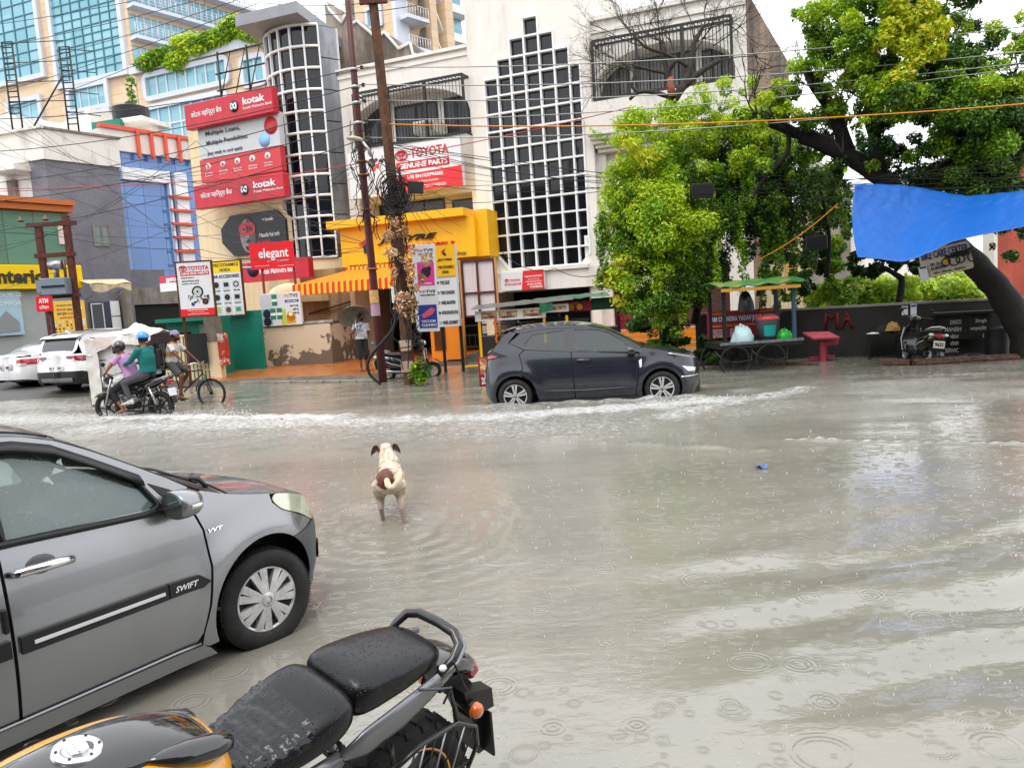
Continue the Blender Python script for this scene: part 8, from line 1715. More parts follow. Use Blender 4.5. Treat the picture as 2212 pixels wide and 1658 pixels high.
MB().cyl((b.a0-.5,.1,b.b0+.1),(b.a1*.2,.1,b.b0+.1),.05,8,m_steel).build('brace',parent=b.o)
b=Pn(board(frame_uv(606,27.3,R(-14)),'air_pump_board','low printed board of air pumps and coolers leaning on the stained wall',565,632,652,703,mwb,out=.0))
b.r(0,.30,.58,.97,MH('tile_grey','C9CAD0'));b.r(.02,.28,.03,.54,MH('print_sky','7FB4D8'));b.d(.15,.38,.10,mink);b.d(.15,.14,.10,mink)
for x,z in((.30,.62),(.24,.2),(.40,.2)):b.r(x,x+.13,z,z+.34,MH('print_bottle_green','2E7A62'),d=.008);b.r(x,x+.13,z+.12,z+.2,mlw,d=.012)
b.r(.5,.62,0,.5,MH('print_leaf','B9CC5A'),d=.003);b.d(.74,.26,.11,mog,.008);b.r(.63,.85,.06,.3,mog,d=.008);b.d(.74,.33,.04,mlw,.012)
b.t('my',.62,.74,.82,.95,mog,.01);b.t('TVS',.75,.95,.84,.95,mink);b.r(.62,.96,.69,.77,mbl2);b.t('AIR PUMPS',.66,.92,.705,.745,mlw)
for k,s in enumerate(('टायर में हवा..','कहीं भी..','कभी भी..')):b.t(s,(.74,.80,.80)[k],.96,.55-.11*k,.62-.11*k,mink)
b=Pn(board(frame_uv(100,24.8,R(6)),'atm_sign','small red illuminated box sign with two lines of white lettering on a thin pole',83,640,115,673,MATS['vivid_red'],th=.16));b.t('ATM',.2,.85,.56,.85,mlw,.03);b.t('एटीएम',.2,.85,.14,.42,mlw,.01);MB().cyl((b.a1-.05,-.05,0),(b.a1-.12,-.05,b.b0+.4),.03,8,m_black).lathe([(.22,0),(.22,.3)],(b.a1-.05,-.05,.1),12,m_black).build('pole',parent=b.o)
b=Pn(board(frame_uv(146,31,R(28)),'festival_board','yellow printed hoarding with rows of small product pictures and red and blue lettering',100,650,186,723,MH('hoarding_yellow','EDBE3C',rough=.5,var=.04),posts=(.05,.95),postmat=m_black))
b.t('अपने दुकानदार भाईयों के साथ करें',.28,.88,.85,.90,mbl2);b.t('दीपावली',.28,.52,.72,.79,MH('sign_magenta','C83A5A'));b.t('मैथा दूज',.55,.80,.70,.78,mbl2);b.t('छठ पूजा',.28,.52,.58,.66,mbl2);b.t('व नव वर्ष',.55,.80,.58,.65,MATS['sign_magenta']);b.t('हार्दिक शुभकामनाएं',.34,.78,.48,.54,MATS['sign_magenta'])
for k in range(34):b.r(*(lambda x,z:(x,x+.04,z,z+.055))(.08+.1*(k%9)+rr2.uniform(0,.02),.06+.10*(k//9)),rr2.choice([mwb,MH('print_grey','6E7478'),mink,MATS['print_sky'],MH('print_brown','6A3A2E')]),d=.006)
b.d(.89,.78,.045,mlw);b.r(.84,.96,.25,.45,mwb)
FY=Frame(tuple(F1.world(0,-1.7,0))[:2],R(-18));YS=bld('yellow_tyre_shop',FY,'bright yellow tyre shop front with dark lettering, under the white plaster building','shop front');myl=MH('fascia_yellow','F2B60C',rough=.45,var=.03)
a0,a1,b0,b1=FY.rect(736,485,1027,566);b0=FY.hit(750,577)[1];b1=FY.hit(880,480)[1]
fp=MB().bx(a0,a1,0,1.6,b0,b1,myl).build('fascia',parent=YS);MB().bx(a0-.35,a1-.25,-.35,1.6,b1,b1+.28,myl).bx(a1,a1+.42,.25,1.4,b0+.0,b1+.22,myl).build('rim',parent=YS)
def ft(s,u0,v0,u1,v1,m,**k):q=FY.rect(u0,v0,u1,v1);return text(fp,s,q[0],q[1],q[2],q[3],m,y=-.03,**k)
ft('JKTYRE',816,508,944,524,mink,bold=.02,shear=.35,ext=.05);ft('STEEL WHEELS',845,526,983,537,mred,bold=.005,shear=.2,ext=.03);ft('TYRE DYNAMICS NOIDA',756,569,852,578,mink,bold=.01);ft('टायर',932,545,952,556,mink);ft('नोयडा',986,542,1008,551,mink)
q=FY.rect(776,512,806,548);MB().prism([(q[0],q[3]-.25),(q[1]-.1,q[3]),(q[0]+.35,(q[2]+q[3])/2-.05)],-.06,0,mred).prism([(q[0]+.3,q[3]-.3),(q[1]-.1,q[3]-.02),(q[0]+.5,(q[2]+q[3])/2),(q[1]-.1,q[2]),(q[1]-.35,q[2]),(q[0]+.2,(q[2]+q[3])/2)],-.09,-.06,mink).build('emblem',parent=fp)
MB().bx(a0+.1,a0+.3,.2,1.6,.12,b0,m_cream).bx(a1-.1,a1+.2,.9,1.5,.12,b0,m_cream).build('pillar',parent=YS)
AWN=bld('striped_awning',FY,'red and yellow striped awning with a scalloped valance, under the yellow shop front','awning')
mys=MH('awning_yellow','F0B81E',rough=.6);mrs=MH('awning_red','D2381C',rough=.6)
q=FY.rect(668,585,935,603,.9);x0_,x1_=q[0]-.1,q[1];zt_,zb_=FY.hit(800,580,.2)[1],FY.hit(790,603,2.0)[1];n_=44;mb=MB()
for k in range(n_):
 m=mys if k%2 else mrs;f0,f1=k/n_,(k+1)/n_;xa,xb=x0_+(x1_-x0_)*f0,x0_+(x1_-x0_)*f1;ta,tb_=x0_+1.2+(x1_-x0_-1.2)*f0,x0_+1.2+(x1_-x0_-1.2)*f1
 mb.add([(ta,-.1,zt_),(tb_,-.1,zt_),(xb,-1.9,zb_),(xa,-1.9,zb_),(xb,-1.92,zb_-.34),((xa+xb)/2,-1.92,zb_-.40),(xa,-1.92,zb_-.34)],[(0,1,2,3),(3,2,4,5,6)],m)
 mb.add([(ta,-.11,zt_+.12),(tb_,-.11,zt_+.12),(tb_,-.13,zt_),(ta,-.13,zt_)],[(0,1,2,3)],m)
mb.build('canvas',parent=AWN,fixn=False).modifiers.new('t','SOLIDIFY').thickness=.01
MB().cyl((x0_,-1.88,zb_-.02),(x1_,-1.88,zb_-.02),.03,6,m_steel).cyl((x0_+1,-.1,zt_-.06),(x0_+.3,-1.85,zb_-.03),.02,6,m_steel).cyl((x1_-.2,-.1,zt_-.06),(x1_-.3,-1.85,zb_-.03),.02,6,m_steel).build('arms',parent=AWN)
b=Pn(board(F1,'parts_sign','large white and red car parts sign under the caged window',760,315,1004,418,mwb,th=.25,out=.45))
b.t('TOYOTA',.57,.90,.70,.90,mtr,.02);logo_rings(b.p,b.a0+b.w*.49,b.b0+b.h*.78,b.w*.052,b.y-.02,mtr);b.r(.44,.90,.46,.64,mtr);b.t('GENUINE PARTS',.46,.885,.50,.61,mlw,.03)
MB().prism([(b.a0+b.w*.40,b.b0+.002),(b.a1,b.b0+.002),(b.a1,b.b0+b.h*.42),(b.a0+b.w*.47,b.b0+b.h*.38),(b.a0+b.w*.42,b.b0+b.h*.25)],b.y-.004,b.y,mred).build('print',parent=b.p)
b.t('USJ ENTERPRISES',.53,.84,.26,.35,mlw,.03);b.t('Spare Parts Retailer',.58,.80,.17,.22,mlw,.01);b.t('GSTIN - 09ACDFN6342E1ZA',.52,.86,.06,.12,mlw,.01)
for k in range(30):b.d(rr2.uniform(.12,.32),rr2.choice([rr2.uniform(.55,.8),rr2.uniform(.05,.3)]),rr2.uniform(.008,.022),rr2.choice([mink,mgn,mred,mred,MATS['print_alloy'],mwb]),rr2.uniform(.004,.012))
b.d(.22,.72,.035,mink,.014);b.d(.22,.72,.018,MATS['print_alloy'],.016);b.d(.2,.16,.035,MATS['print_alloy'],.014)
b=Pn(board(F4,'small_parts_sign','small half white half red parts sign below the stepped glass grid',1086,585,1179,626,mwb,th=.2,out=.3))
MB().prism([(b.a0+b.w*.48,b.b0),(b.a1,b.b0),(b.a1,b.b1),(b.a0+b.w*.53,b.b1)],b.y-.004,b.y+.01,mred).build('print',parent=b.p)
b.t('TOYOTA',.20,.46,.48,.60,mtr,.02);logo_rings(b.p,b.a0+b.w*.14,b.b0+b.h*.55,b.w*.045,b.y-.01,mtr);b.r(.09,.47,.28,.40,mtr);b.t('GENUINE PARTS',.11,.45,.31,.37,mlw,.02);b.t('USJ ENTERPRISES',.57,.96,.62,.72,mlw,.02);b.t('Spare Parts Retailer',.64,.9,.50,.56,mlw);b.t('GSTIN: 09ACDFN6342E1ZA',.58,.95,.38,.44,mlw);b.t('Ph.9211517200',.62,.94,.22,.32,mlw,.02);b.t('0120.4585321',.68,.96,.07,.18,mlw,.02)
b=Pn(board(frame_uv(916,19.6,R(-12)),'vertical_banner','narrow white vertical banner with pink and blue picture squares, right of the rusty pole',893,528,942,716,mwb,tilt=R(1.0)))
for z,nm in((.92,0),(.45,1)):b.t('my',.22,.48,z-.005,z+.025,mpk,.01);b.t('TVS',.50,.92,z,z+.03,mink);b.t('CAR ACCESSORIES',.26,.9,z-.035,z-.02,mink)
b.r(.18,.92,.53,.80,mpk);b.t('HORNS',.38,.78,.545,.565,mlw,.01);b.d(.55,.68,.22,mink);b.d(.68,.72,.12,mink,.01);b.r(.14,.94,.04,.31,mbl2);b.t('VACUUM',.25,.86,.105,.135,mlw,.01);b.t('CLEANERS',.25,.90,.06,.09,mlw,.01)
MB().prism([(b.a0+b.w*.25,b.b0+b.h*.19),(b.a0+b.w*.7,b.b0+b.h*.28),(b.a0+b.w*.88,b.b0+b.h*.25),(b.a0+b.w*.75,b.b0+b.h*.2),(b.a0+b.w*.35,b.b0+b.h*.155)],b.y-.01,b.y,MH('print_salmon','D8566A')).build('print',parent=b.p)
b=Pn(board(frame_uv(967,21.2,R(-12)),'service_sign','tall sign, yellow on top and white below with five lines of tyre services',943,530,992,705,mwb,th=.22,posts=(.1,.9),postmat=m_black));b.r(-.03,1.0,.62,1.0,myl,d=.03);y_=b.y;b.y-=.03
b.t('JKTYRE',.22,.88,.80,.835,mink,.04,shear=.3);b.t('TYRE DYNAMICS',.22,.92,.715,.75,mink,.02);b.t('NOIDA',.42,.70,.655,.69,mink,.02);MB().prism([(b.a0+b.w*.45,b.b0+b.h*.92),(b.a0+b.w*.62,b.b0+b.h*.96),(b.a0+b.w*.55,b.b0+b.h*.92),(b.a0+b.w*.66,b.b0+b.h*.87),(b.a0+b.w*.52,b.b0+b.h*.875)],b.y-.01,b.y,mink).prism([(b.a0+b.w*.42,b.b0+b.h*.905),(b.a0+b.w*.50,b.b0+b.h*.95),(b.a0+b.w*.52,b.b0+b.h*.90)],b.y-.012,b.y,mred).build('emblem',parent=b.p);b.y=y_
for k,s in enumerate(('TYRE SALES','TYRE CHANGING','WHEEL BALANCING','NITROGEN INFLATION','WHEEL ALIGNMENT')):z=.545-.123*k;b.t(s,.26,(.68,.88,.88,.97,.95)[k],z-.022,z+.022,mink,.02);b.d(.16,z,.06,mink,ri=(0,.4,.5,0,.7)[k])
FBm=frame_uv(1036,23.5,R(-14));bo=bld('banner_frame',FBm,'faded pinkish white banner on a rust brown frame with bamboo legs','banner');a0,a1,b0,b1=FBm.rect(1001,562,1070,682)
MB().bx(a0,a1,.02,.04,b0,b1,MH('faded_banner','DCCFD0',rough=.8,var=.06,vscale=3,dirt=hx('D8A8B0'),dirta=.5,dscale=1.5,streak=8)).build('cloth',parent=bo)
mb=MB()
for f in(0,.47,1):x=a0+(a1-a0)*f;mb.bx(x-.03,x+.03,-.03,.02,b0,b1,m_brown)
for f in(0,.40,1):z=b0+(b1-b0)*(1-f if f!=.4 else.42);mb.bx(a0,a1,-.035,.015,z-.03,z+.03,m_brown)
mb.build('frame',parent=bo);bam=MH('bamboo','A8703A',rough=.6,var=.2)
for x in(a0-.06,a1+.06):MB().tube([(x,-.05,b1+.05),(x+.01,-.05,1.2),(x,-.05,0)],.035,8,bam).build('post',parent=bo)
p=PY(896,650,19.9);cs_=E('cone_sign',p,R(-20),'faded yellow pyramid no parking cone tied to the rusty pole','sign');mb=MB();mcn=MH('faded_yellow_cone','B8A06A',rough=.7,var=.12);mb.lathe([(.30,-.55),(.03,.55),(0,.56)],(0,0,0),4,mcn,smooth=False,a0=R(45),a1=R(405));mb.build('cone',parent=cs_);text(cs_,'NO',.0,.12,-.05,.07,mink,y=-.20,bold=.03);text(cs_,'NO',.02,.16,-.30,-.16,mink,y=-.26,bold=.03)
def pole(name,label,pts,r0,r1,mat,sq=False):
 P=[PY(u,v,Y)for u,v,Y in pts];o=E(name,(P[0].x,P[0].y,0),0,label,'pole');q=[p-o.location for p in P];q[0].z=-.12;N=len(q);MB().tube(q,[r0+(r1-r0)*k/(N-1)for k in range(N)],4 if sq else 12,mat,smooth=not sq).build('shaft',parent=o);return o,P
mp1=MH('maroon_pole','4E1D1C',rough=.5,var=.25,vscale=4,dirt=hx('8A5A2A'),dirta=.6,dscale=5,dirtlo=.6,dirthi=.7);mp2=MH('rusty_pole','5E3A22',rough=.8,var=.3,vscale=5,dirt=hx('2C2018'),dirta=.8,dscale=3)
P1_,PA=pole('electric_pole','maroon painted steel electric pole with insulators, left of the two leaning poles',[(828,828,19.5),(812,660,19.4),(794,480,19.3),(770,220,19.1),(748,-30,19.0)],.112,.072,mp1)
P2_,PB=pole('rusty_pole','rusty square pole wrapped in cables and dead creepers, right of the maroon pole',[(887,832,18.5),(872,660,18.5),(855,470,18.6),(830,230,18.7),(802,-30,18.8)],.155,.105,mp2,True)
def onp(P,v):
 for a,c in zip(P,P[1:]):
  va,vc=PX(a)[1],PX(c)[1]
  if vc<=v<=va:t=(va-v)/(va-vc);return a.lerp(c,t)
 return P[0]
mins=MH('insulator_brown','6A4A34',rough=.25)
for v in(150,188,223,265,302):
 p=onp(PA,v)-P1_.location;MB().lathe([(.10,-.03),(.11,-.03),(.11,.03),(.10,.03)],p,14,m_steel).bx(p.x+.09,p.x+.22,p.y-.03,p.y+.0,p.z-.015,p.z+.015,m_steel).build('clamp',parent=P1_);MB().lathe([(.0,.07),(.03,.06),(.05,.03),(.02,.02),(.055,-.01),(.02,-.03),(0,-.03)],p+Vector((.2,-.02,.02)),12,mins).build('insulator',parent=P1_)
for v in(348,377,452,580):p=onp(PA,v)-P1_.location;MB().lathe([(.13,-.02),(.145,-.02),(.145,.02),(.13,.02)],p,14,MH('rust_band','9A6A3A',rough=.7)).build('band',parent=P1_)
mpap=MH('torn_poster','B79A86',rough=.8,var=.2,vscale=10)
for v,c in((640,'C8A060'),(668,'B08AA0')):p=onp(PA,v)-P1_.location;MB().lathe([(.138,-.16),(.138,.16)],p,10,MH('poster_'+c,c,rough=.8,var=.25,vscale=14),a0=R(200),a1=R(320)).build('poster',parent=P1_)
for v in(745,790):p=onp(PB,v)-P2_.location;MB().bx(p.x-.17,p.x+.12,p.y-.15,p.y-.13,p.z-.13,p.z+.13,mpap).build('poster',parent=P2_)
p=onp(PB,4)-P2_.location;MB().bx(p.x-.3,p.x+.35,p.y-.15,p.y-.05,p.z-.08,p.z+.08,m_brown).build('cross_arm',parent=P2_)
p=PY(766,299,18.8);sl=E('street_lamp',p,0,'small pale street lamp head on a bent arm fixed to the maroon pole','lamp');MB().loft([[(x,w*math.cos(t),z+h*math.sin(t))for t in[2*math.pi*k/12 for k in range(12)]]for x,w,z,h in((-.20,.02,.02,.01),(-.16,.09,.02,.04),(0,.11,.0,.06),(.14,.07,-.03,.05),(.2,.03,-.06,.03))],MH('lamp_cream','B8B4A0',rough=.4)).build('head',parent=sl);MB().tube([(.15,0,-.04),(.3,0,-.25),(.36,0,-.45)],.03,8,m_steel).build('arm',parent=sl)
p=PY(898,405,18.4);tb_=E('junction_box',p,0,'small black junction box hanging among the wires right of the rusty pole','box');MB().box((0,0,0),(.36,.14,.27),m_black,Matrix.Rotation(R(6),3,'Y'),.01).build('case',parent=tb_)
for u,v,l in((1516,412,'upper'),(1762,524,'lower')):o=E('junction_box',PY(u,v,17.6),0,'small black junction box hung on wires before the tree, the %s of two'%l,'box');MB().box((0,0,0),(.50,.12,.32),m_black,None,.01).bx(-.2,.2,-.075,-.06,-.1,.1,m_trim).build('case',parent=o)
o=E('meter_box',PY(857,636,18.9),0,'pale meter box with a black box below it, strapped between the poles','box');MB().box((0,0,0),(.24,.12,.42),m_white,None,.02).box((0,0,-.42),(.20,.12,.36),m_black,None,.02).build('case',parent=o)
def W_(pts,label,r=.011,mat=None,sag=0.0,grp='overhead wires along the street'):
 P=[PY(*p)if not isinstance(p,Vector)else p for p in pts];Q=[]
 for a,c in zip(P,P[1:]):
  for k in range(12):t=k/12;q=a.lerp(c,t);q.z-=sag*4*t*(1-t);Q.append(q)
 Q.append(P[-1]);o=Q[0].copy();ob=MB().tube([q-o for q in Q],r,4,mat or m_black,cap=False).build('wire');ob.location=o;tag(ob,label,'wire',grp)
OR_={150:'topmost',188:'second',223:'middle',265:'fourth',302:'lowest'}
A_=lambda v:onp(PA,v)+Vector((.2,-.02,.05))
mgw=MH('aluminium_wire','9A9C9A',rough=.4,metal=.6);YR=15.5
for v,vr,m in((150,52,mgw),(188,106,mgw),(223,130,mgw),(265,139,mgw),(302,205,mgw)):W_([A_(v),(2260,vr,YR)],OR_[v]+' of the five bare wires running right from the maroon pole across the trees',.012,m,.25,'bare wires right of the maroon pole')
for v,vl in((150,258),(188,330),(223,400),(265,440),(302,505)):W_([A_(v),(-60,vl,24)],OR_[v]+' of the five wires running left from the maroon pole insulators',.012,None,.3,'bare wires left of the maroon pole')
W_([(-60,408,25),(640,375,20),(1360,232,21)],'thin red cable crossing from the left edge up to the arched building',.012,MH('cable_red','B8403A'),.1)
W_([onp(PB,268),(2260,221,15)],'orange cable running right from the rusty pole to the right edge',.015,MH('cable_orange','DE8A1E'),.2)
W_([(1810,440,17),(1640,560,18)],'orange rope slanting down from the tarpaulin corner to the cart',.014,MATS['cable_orange'],.1)
r3=rng(12);lab='dark cable sagging across the shop fronts from the rusty pole to the right edge'
for k in range(11):v0=r3.uniform(300,440);W_([onp(PB,v0),(r3.uniform(1250,1500),r3.uniform(370,430),20),(2260,r3.uniform(325,470),15)],lab,r3.uniform(.005,.009),None,r3.uniform(.0,.3),'dark cables right of the poles')
lab='dark cable sagging from the left edge to the maroon pole'
for k in range(15):W_([(-60,r3.uniform(150,700),27),(r3.uniform(300,520),r3.uniform(300,560),24),onp(PA,r3.uniform(290,540))],lab,r3.uniform(.005,.009),None,r3.uniform(.1,.7),'dark cables left of the poles')
for k in range(5):a=-40+k*22;W_([(-60,60+k*52,40),(560,a-20,34),(900,-60+k*18,30)],('highest','second','third','fourth','lowest')[k]+' of the dark high wires slanting up across the office tower',.016,None,.2,'high wires over the left roofs')
for k in range(9):W_([onp(PB,r3.uniform(330,420)),(r3.uniform(940,1060),r3.uniform(380,560),24+r3.random()*3)],'thin cable dropping from the rusty pole to the shops behind',.007,None,r3.uniform(.1,.5),'drop cables to the shops')
W_([(1085,545,27),(1200,580,26),(1330,575,24)],'loose black cable drooping in front of the small parts sign',.012,None,.3)
def tangle(n,v0,v1,P,r,seed,turns,rad,o):
 rs=rng(seed);mb=MB()
 for k in range(n):
  va,vb=rs.uniform(v0,v1),rs.uniform(v0,v1);a,c=onp(P,va),onp(P,vb);ph=rs.uniform(0,6.3);q=[]
  for j in range(13):t=j/12;p=a.lerp(c,t);an=ph+t*turns*rs.uniform(.9,1.1);rr=rad*rs.uniform(.7,1.3);q.append(p+Vector((math.cos(an)*rr,math.sin(an)*rr,0))-o)
  mb.tube(q,r,4,m_black,cap=False)
 return mb
cb=E('cable_bundle',P2_.location,0,'thick tangle of black cables coiled round the rusty pole','cables');tangle(26,330,700,PB,.012,3,5,.22,P2_.location).build('loose_cables',parent=cb)
mb=MB();c_=onp(PB,415)-P2_.location;r4=rng(9)
for k in range(26):rr=r4.uniform(.16,.34);cx_=c_+Vector((r4.uniform(-.05,.25),-.25+r4.uniform(-.05,.05),r4.uniform(-.35,.12)));tl=r4.uniform(-.3,.3);mb.tube([cx_+Vector((rr*math.cos(t),tl*rr*math.sin(t),rr*1.15*math.sin(t)))for t in[2*math.pi*j/18 for j in range(18)]],.012,4,m_black,closed=True)
mb.build('coil',parent=cb);tangle(12,560,800,PB,.014,5,1.2,.30,P2_.location).build('hanging_cables',parent=cb)
cb2=E('cable_bundle',P1_.location,0,'black cables looping down beside the maroon pole','cables');tangle(16,250,520,PA,.011,6,3,.24,P1_.location).build('loose_cables',parent=cb2)
hs_=[(858,672,19),(846,715,18.9),(800,770,18.9),(797,805,18.9),(822,829,18.9)];hp=[PY(*q)for q in hs_];hb=E('hose',(hp[0].x,hp[0].y,0),0,'thick black cable drooping from the maroon pole into the water','cable');mb=MB();limb(mb,[Vector(p)for p in hp],.04,.035,m_trim,8,0,1);mb.v=[(v[0]-hb.location.x,v[1]-hb.location.y,v[2])for v in mb.v];mb.build('tube',parent=hb)
dc=[ell(u+r4.uniform(-14,14),v,18.2,r4.uniform(8,19),r4.uniform(8,15),tone=r4.random())for u,v in((858,480),(850,510),(870,500),(880,540),(865,560),(850,590),(880,600),(895,620),(870,640),(900,655),(885,575),(860,665),(905,600),(880,680),(850,545),(915,560))]
DL=[MH('dead_leaf_pale','C09A74',rough=.8),MH('dead_leaf_brown','8A5E3E',rough=.8),MH('dead_leaf_buff','D8B490',rough=.8)];tag(leaf_mass('dead_creeper',dc,1500,.042,DL,41,flat=0),'dry brown creeper leaves clinging to the rusty pole','creeper',kind='stuff')
pl_=[ell(u,v,18.1,14,14,tone=r4.random())for u,v in((900,795),(912,810),(905,822),(895,808),(918,798),(908,785))];tag(leaf_mass('leafy_plant',pl_,420,.060,LG[1:4],42,flat=1.2),'small glossy green plant at the foot of the rusty pole','plant')
# ================================================================= carts, scooters and street clutter
def chalk(par,s,x0,x1,z0,z1,y,mat=None):return text(par,s,x0,x1,z0,z1,mat or MH('chalk','B9B7AE',rough=.9),y=y,bold=.012)
def scooter(name,loc,hd,label,pc,stripe,tail,lean=0.0):
 o=E(name,loc,0,label,'scooter',rot=(lean,0,hd));P=M('scooter_'+name+stripe,hx(pc),.25,coat=1);S=MH('scooter_trim_'+stripe,stripe,rough=.3)
 spoked(o,(.62,0,.23),.23,.045,m_silver,alloy=5);spoked(o,(-.60,0,.23),.23,.05,m_silver,alloy=5)
 MB().grid(lambda i,j:(.62+.28*math.cos(R(165-140*i)),-.075+.15*j,.25+.28*math.sin(R(165-140*i))+.02*math.sin(math.pi*j)),14,5,P).build('mudguard',parent=o)
 MB().loft([[(x,w*math.cos(t),z+d*math.sin(t))for t in[2*math.pi*k/16 for k in range(16)]]for x,z,w,d in((.30,.28,.16,.04),(.38,.42,.19,.07),(.44,.62,.20,.09),(.42,.80,.15,.08),(.38,.90,.08,.05))],P).build('front_apron',parent=o)
 MB().bx(-.18,.34,-.15,.15,.24,.32,m_trim,.03).build('floorboard',parent=o)
 MB().loft([[(x,w*math.copysign(abs(math.cos(t))**.8,math.cos(t)),z+h*math.sin(t))for t in[2*math.pi*k/18 for k in range(18)]]for x,z,w,h in((-.12,.42,.10,.14),(-.22,.48,.17,.19),(-.45,.52,.20,.19),(-.70,.60,.17,.14),(-.88,.68,.10,.08))],P).build('rear_body',parent=o)
 MB().loft([[(x,w*math.copysign(abs(math.cos(t))**.6,math.cos(t)),z+h*math.sin(t))for t in[2*math.pi*k/16 for k in range(16)]]for x,z,w,h in((-.08,.68,.09,.03),(-.2,.70,.13,.05),(-.45,.72,.14,.055),(-.72,.76,.11,.045),(-.80,.77,.06,.02))],m_trim).build('seat',parent=o)
 MB().tube([(.58,.07,.25),(.46,.07,.55)],.02,6,m_black).tube([(.58,-.07,.25),(.46,-.07,.55)],.02,6,m_black).tube([(.40,0,.8),(.36,0,1.0)],.03,6,m_black).build('fork',parent=o)
 MB().ball((.38,0,.98),(.10,.15,.09),P,14).ball((.45,0,.98),(.06,.09,.06),m_lampc,10).build('headlight',parent=o)
 MB().tube([(.26,.34,1.0),(.34,.15,1.02),(.34,-.15,1.02),(.26,-.34,1.0)],.016,6,m_black).build('handlebar',parent=o)
 for s in(-1,1):MB().tube([(.33,s*.2,1.03),(.34,s*.30,1.14)],.006,5,m_black).ball((.34,s*.32,1.18),(.02,.06,.04),m_black,10).build('mirror',parent=o)
 for s in(-1,1):MB().tube([(.36,s*.195,.30),(.47,s*.205,.55),(.45,s*.17,.80)],.014,6,S).tube([(-.15,s*.165,.40),(-.45,s*.205,.50),(-.85,s*.12,.66)],.010,6,S).build('trim_strip',parent=o)
 MB().tube([(-.52,.12,.78),(-.80,.13,.84),(-.90,0,.86),(-.80,-.13,.84),(-.52,-.12,.78)],.016,8,S).build('grab_rail',parent=o)
 MB().loft([[(x,w*math.cos(t),z+.035*math.sin(t))for t in[2*math.pi*k/12 for k in range(12)]]for x,z,w in((-.84,.69,.14),(-.90,.68,.11),(-.92,.67,.06))],m_lampr).build('tail_lamp',parent=o)
 for s in(-1,1):MB().ball((-.86,s*.15,.69),(.05,.05,.035),m_lampc,10).build('turn_signal',parent=o)
 MB().bx(-.90,-.80,-.07,.07,.34,.60,m_trim).build('plate_holder',parent=o);pl=MB().box((-.93,0,.50),(.012,.22,.15),MH('plate_cream','D8D2BE')).build('number_plate',parent=o)
 if tail:
  t=text(o,tail,0,.17,.46,.54,mink,y=0,bold=.02)
  for v in t.data.vertices:v.co=Vector((-.938+v.co.y,.085-v.co.x,v.co.z))
 MB().box((-.35,0,.28),(.34,.20,.16),m_trim,None,.03).tube([(-.2,-.14,.26),(-.75,-.16,.30)],[.03,.045],8,m_steel).tube([(-.25,.1,.22),(-.32,.22,-.0)],.012,5,m_steel).build('engine',parent=o)
 return o
q=G(937,812,0);scooter('scooter',(q.x-.62,q.y,-.06),R(-3),'black scooter with pale trim strips, parked behind the two leaning poles','15161A','C8C8C4','',R(6))
q=FWL.world(FWL.hit(1985,740,1.3)[0],-1.3,0);scooter('scooter',(q.x-.05,q.y,-.10),R(84),'black scooter with a red tail lamp and cream number plate, parked by the low wall','0E0E10','D6D4CE','9632',R(7))
o=bld('red_stand',frame_uv(1775,17.6,R(6)),'small faded red wooden stand with one thick leg, in the water by the low wall','stand');fr=frame_uv(1775,17.6,R(6));a0,a1,b0,b1=fr.rect(1744,720,1803,738);mrw=MH('faded_red_wood','B04050',rough=.6,var=.15,vscale=6,dirt=hx('7A3A40'),dirta=.5,dscale=8)
MB().box(((a0+a1)/2,0,b1-.05),(a1-a0,.5,.05),mrw,Matrix.Rotation(R(2),3,'Y')@Matrix.Rotation(R(14),3,'X'),.01).build('top',parent=o)
xm=a0+.32;MB().bx(xm-.06,xm+.06,-.10,-.02,-.13,b1-.08,mrw).bx(xm+.14,xm+.20,.06,.14,-.1,b1-.08,mrw).build('leg',parent=o);MB().bx(xm+.08,xm+.42,-.03,.03,b1-.28,b1-.14,mrw).bx(xm-.25,xm+.35,.02,.10,.05,.13,mrw).build('brace',parent=o)
fr=Frame(tuple(FWL.world(0,-.45,0))[:2],FWL.a);o=bld('work_table',fr,'dark wooden table piled with cloths, left of the black scooter','table');a0,a1,b0,b1=fr.rect(1872,714,1945,766);MB().bx(a0,a1,-.25,.25,b1-.10,b1-.05,m_trim).build('top',parent=o)
for x in(a0+.05,a1-.05):
 for y in(-.2,.2):MB().bx(x-.03,x+.03,y-.03,y+.03,-.12,b1-.10,m_trim).build('leg',parent=o)
def heap(name,c,rx,rz,mat,label,seed,cat='cloth'):
 h=E(name,c,0,label,cat);MB().grid(lambda i,j:(rx*math.cos(6.283*i)*math.sin(j*1.57)*(1+.25*noise.noise(Vector((6*i,2*j,seed)))),rx*.7*math.sin(6.283*i)*math.sin(j*1.57),rz*math.cos(j*1.57)*(1+.5*noise.noise(Vector((9*i,5*j,seed+3))))),26,8,mat).build('folds',parent=h);return h
heap('cloth_heap',fr.world((a0+a1)/2+.02,0,b1-.06),.22,.16,MH('rag_dark','26262A',rough=.9),'dark rag heap on the table left of the black scooter',1);heap('cloth_heap',fr.world(a1-.15,-.1,b1+.0),.17,.18,MH('rag_ochre','A8844A',rough=.9,var=.4,vscale=14),'ochre patterned cloth on top of the dark rags',2);heap('cloth_heap',fr.world(a0+.15,-.12,b1-.055),.16,.03,m_white,'flat white cloth at the left end of the table',3)
fr=Frame(tuple(FWL.world(0,-.42,0))[:2],FWL.a);o=bld('wooden_cabinet',fr,'black wooden cabinet with chalk writing on its two doors, against the low wall','cabinet');a0,a1,b0,b1=fr.rect(2026,672,2134,765);mkb=MH('sooty_wood','191815',rough=.7,var=.3,vscale=5);w=a1-a0
MB().bx(a0-.15,a1+.15,-.3,.35,b1-.06,b1,mkb,.01).bx(a0,a1,-.18,.25,b0+.35,b1-.06,mkb).build('body',parent=o)
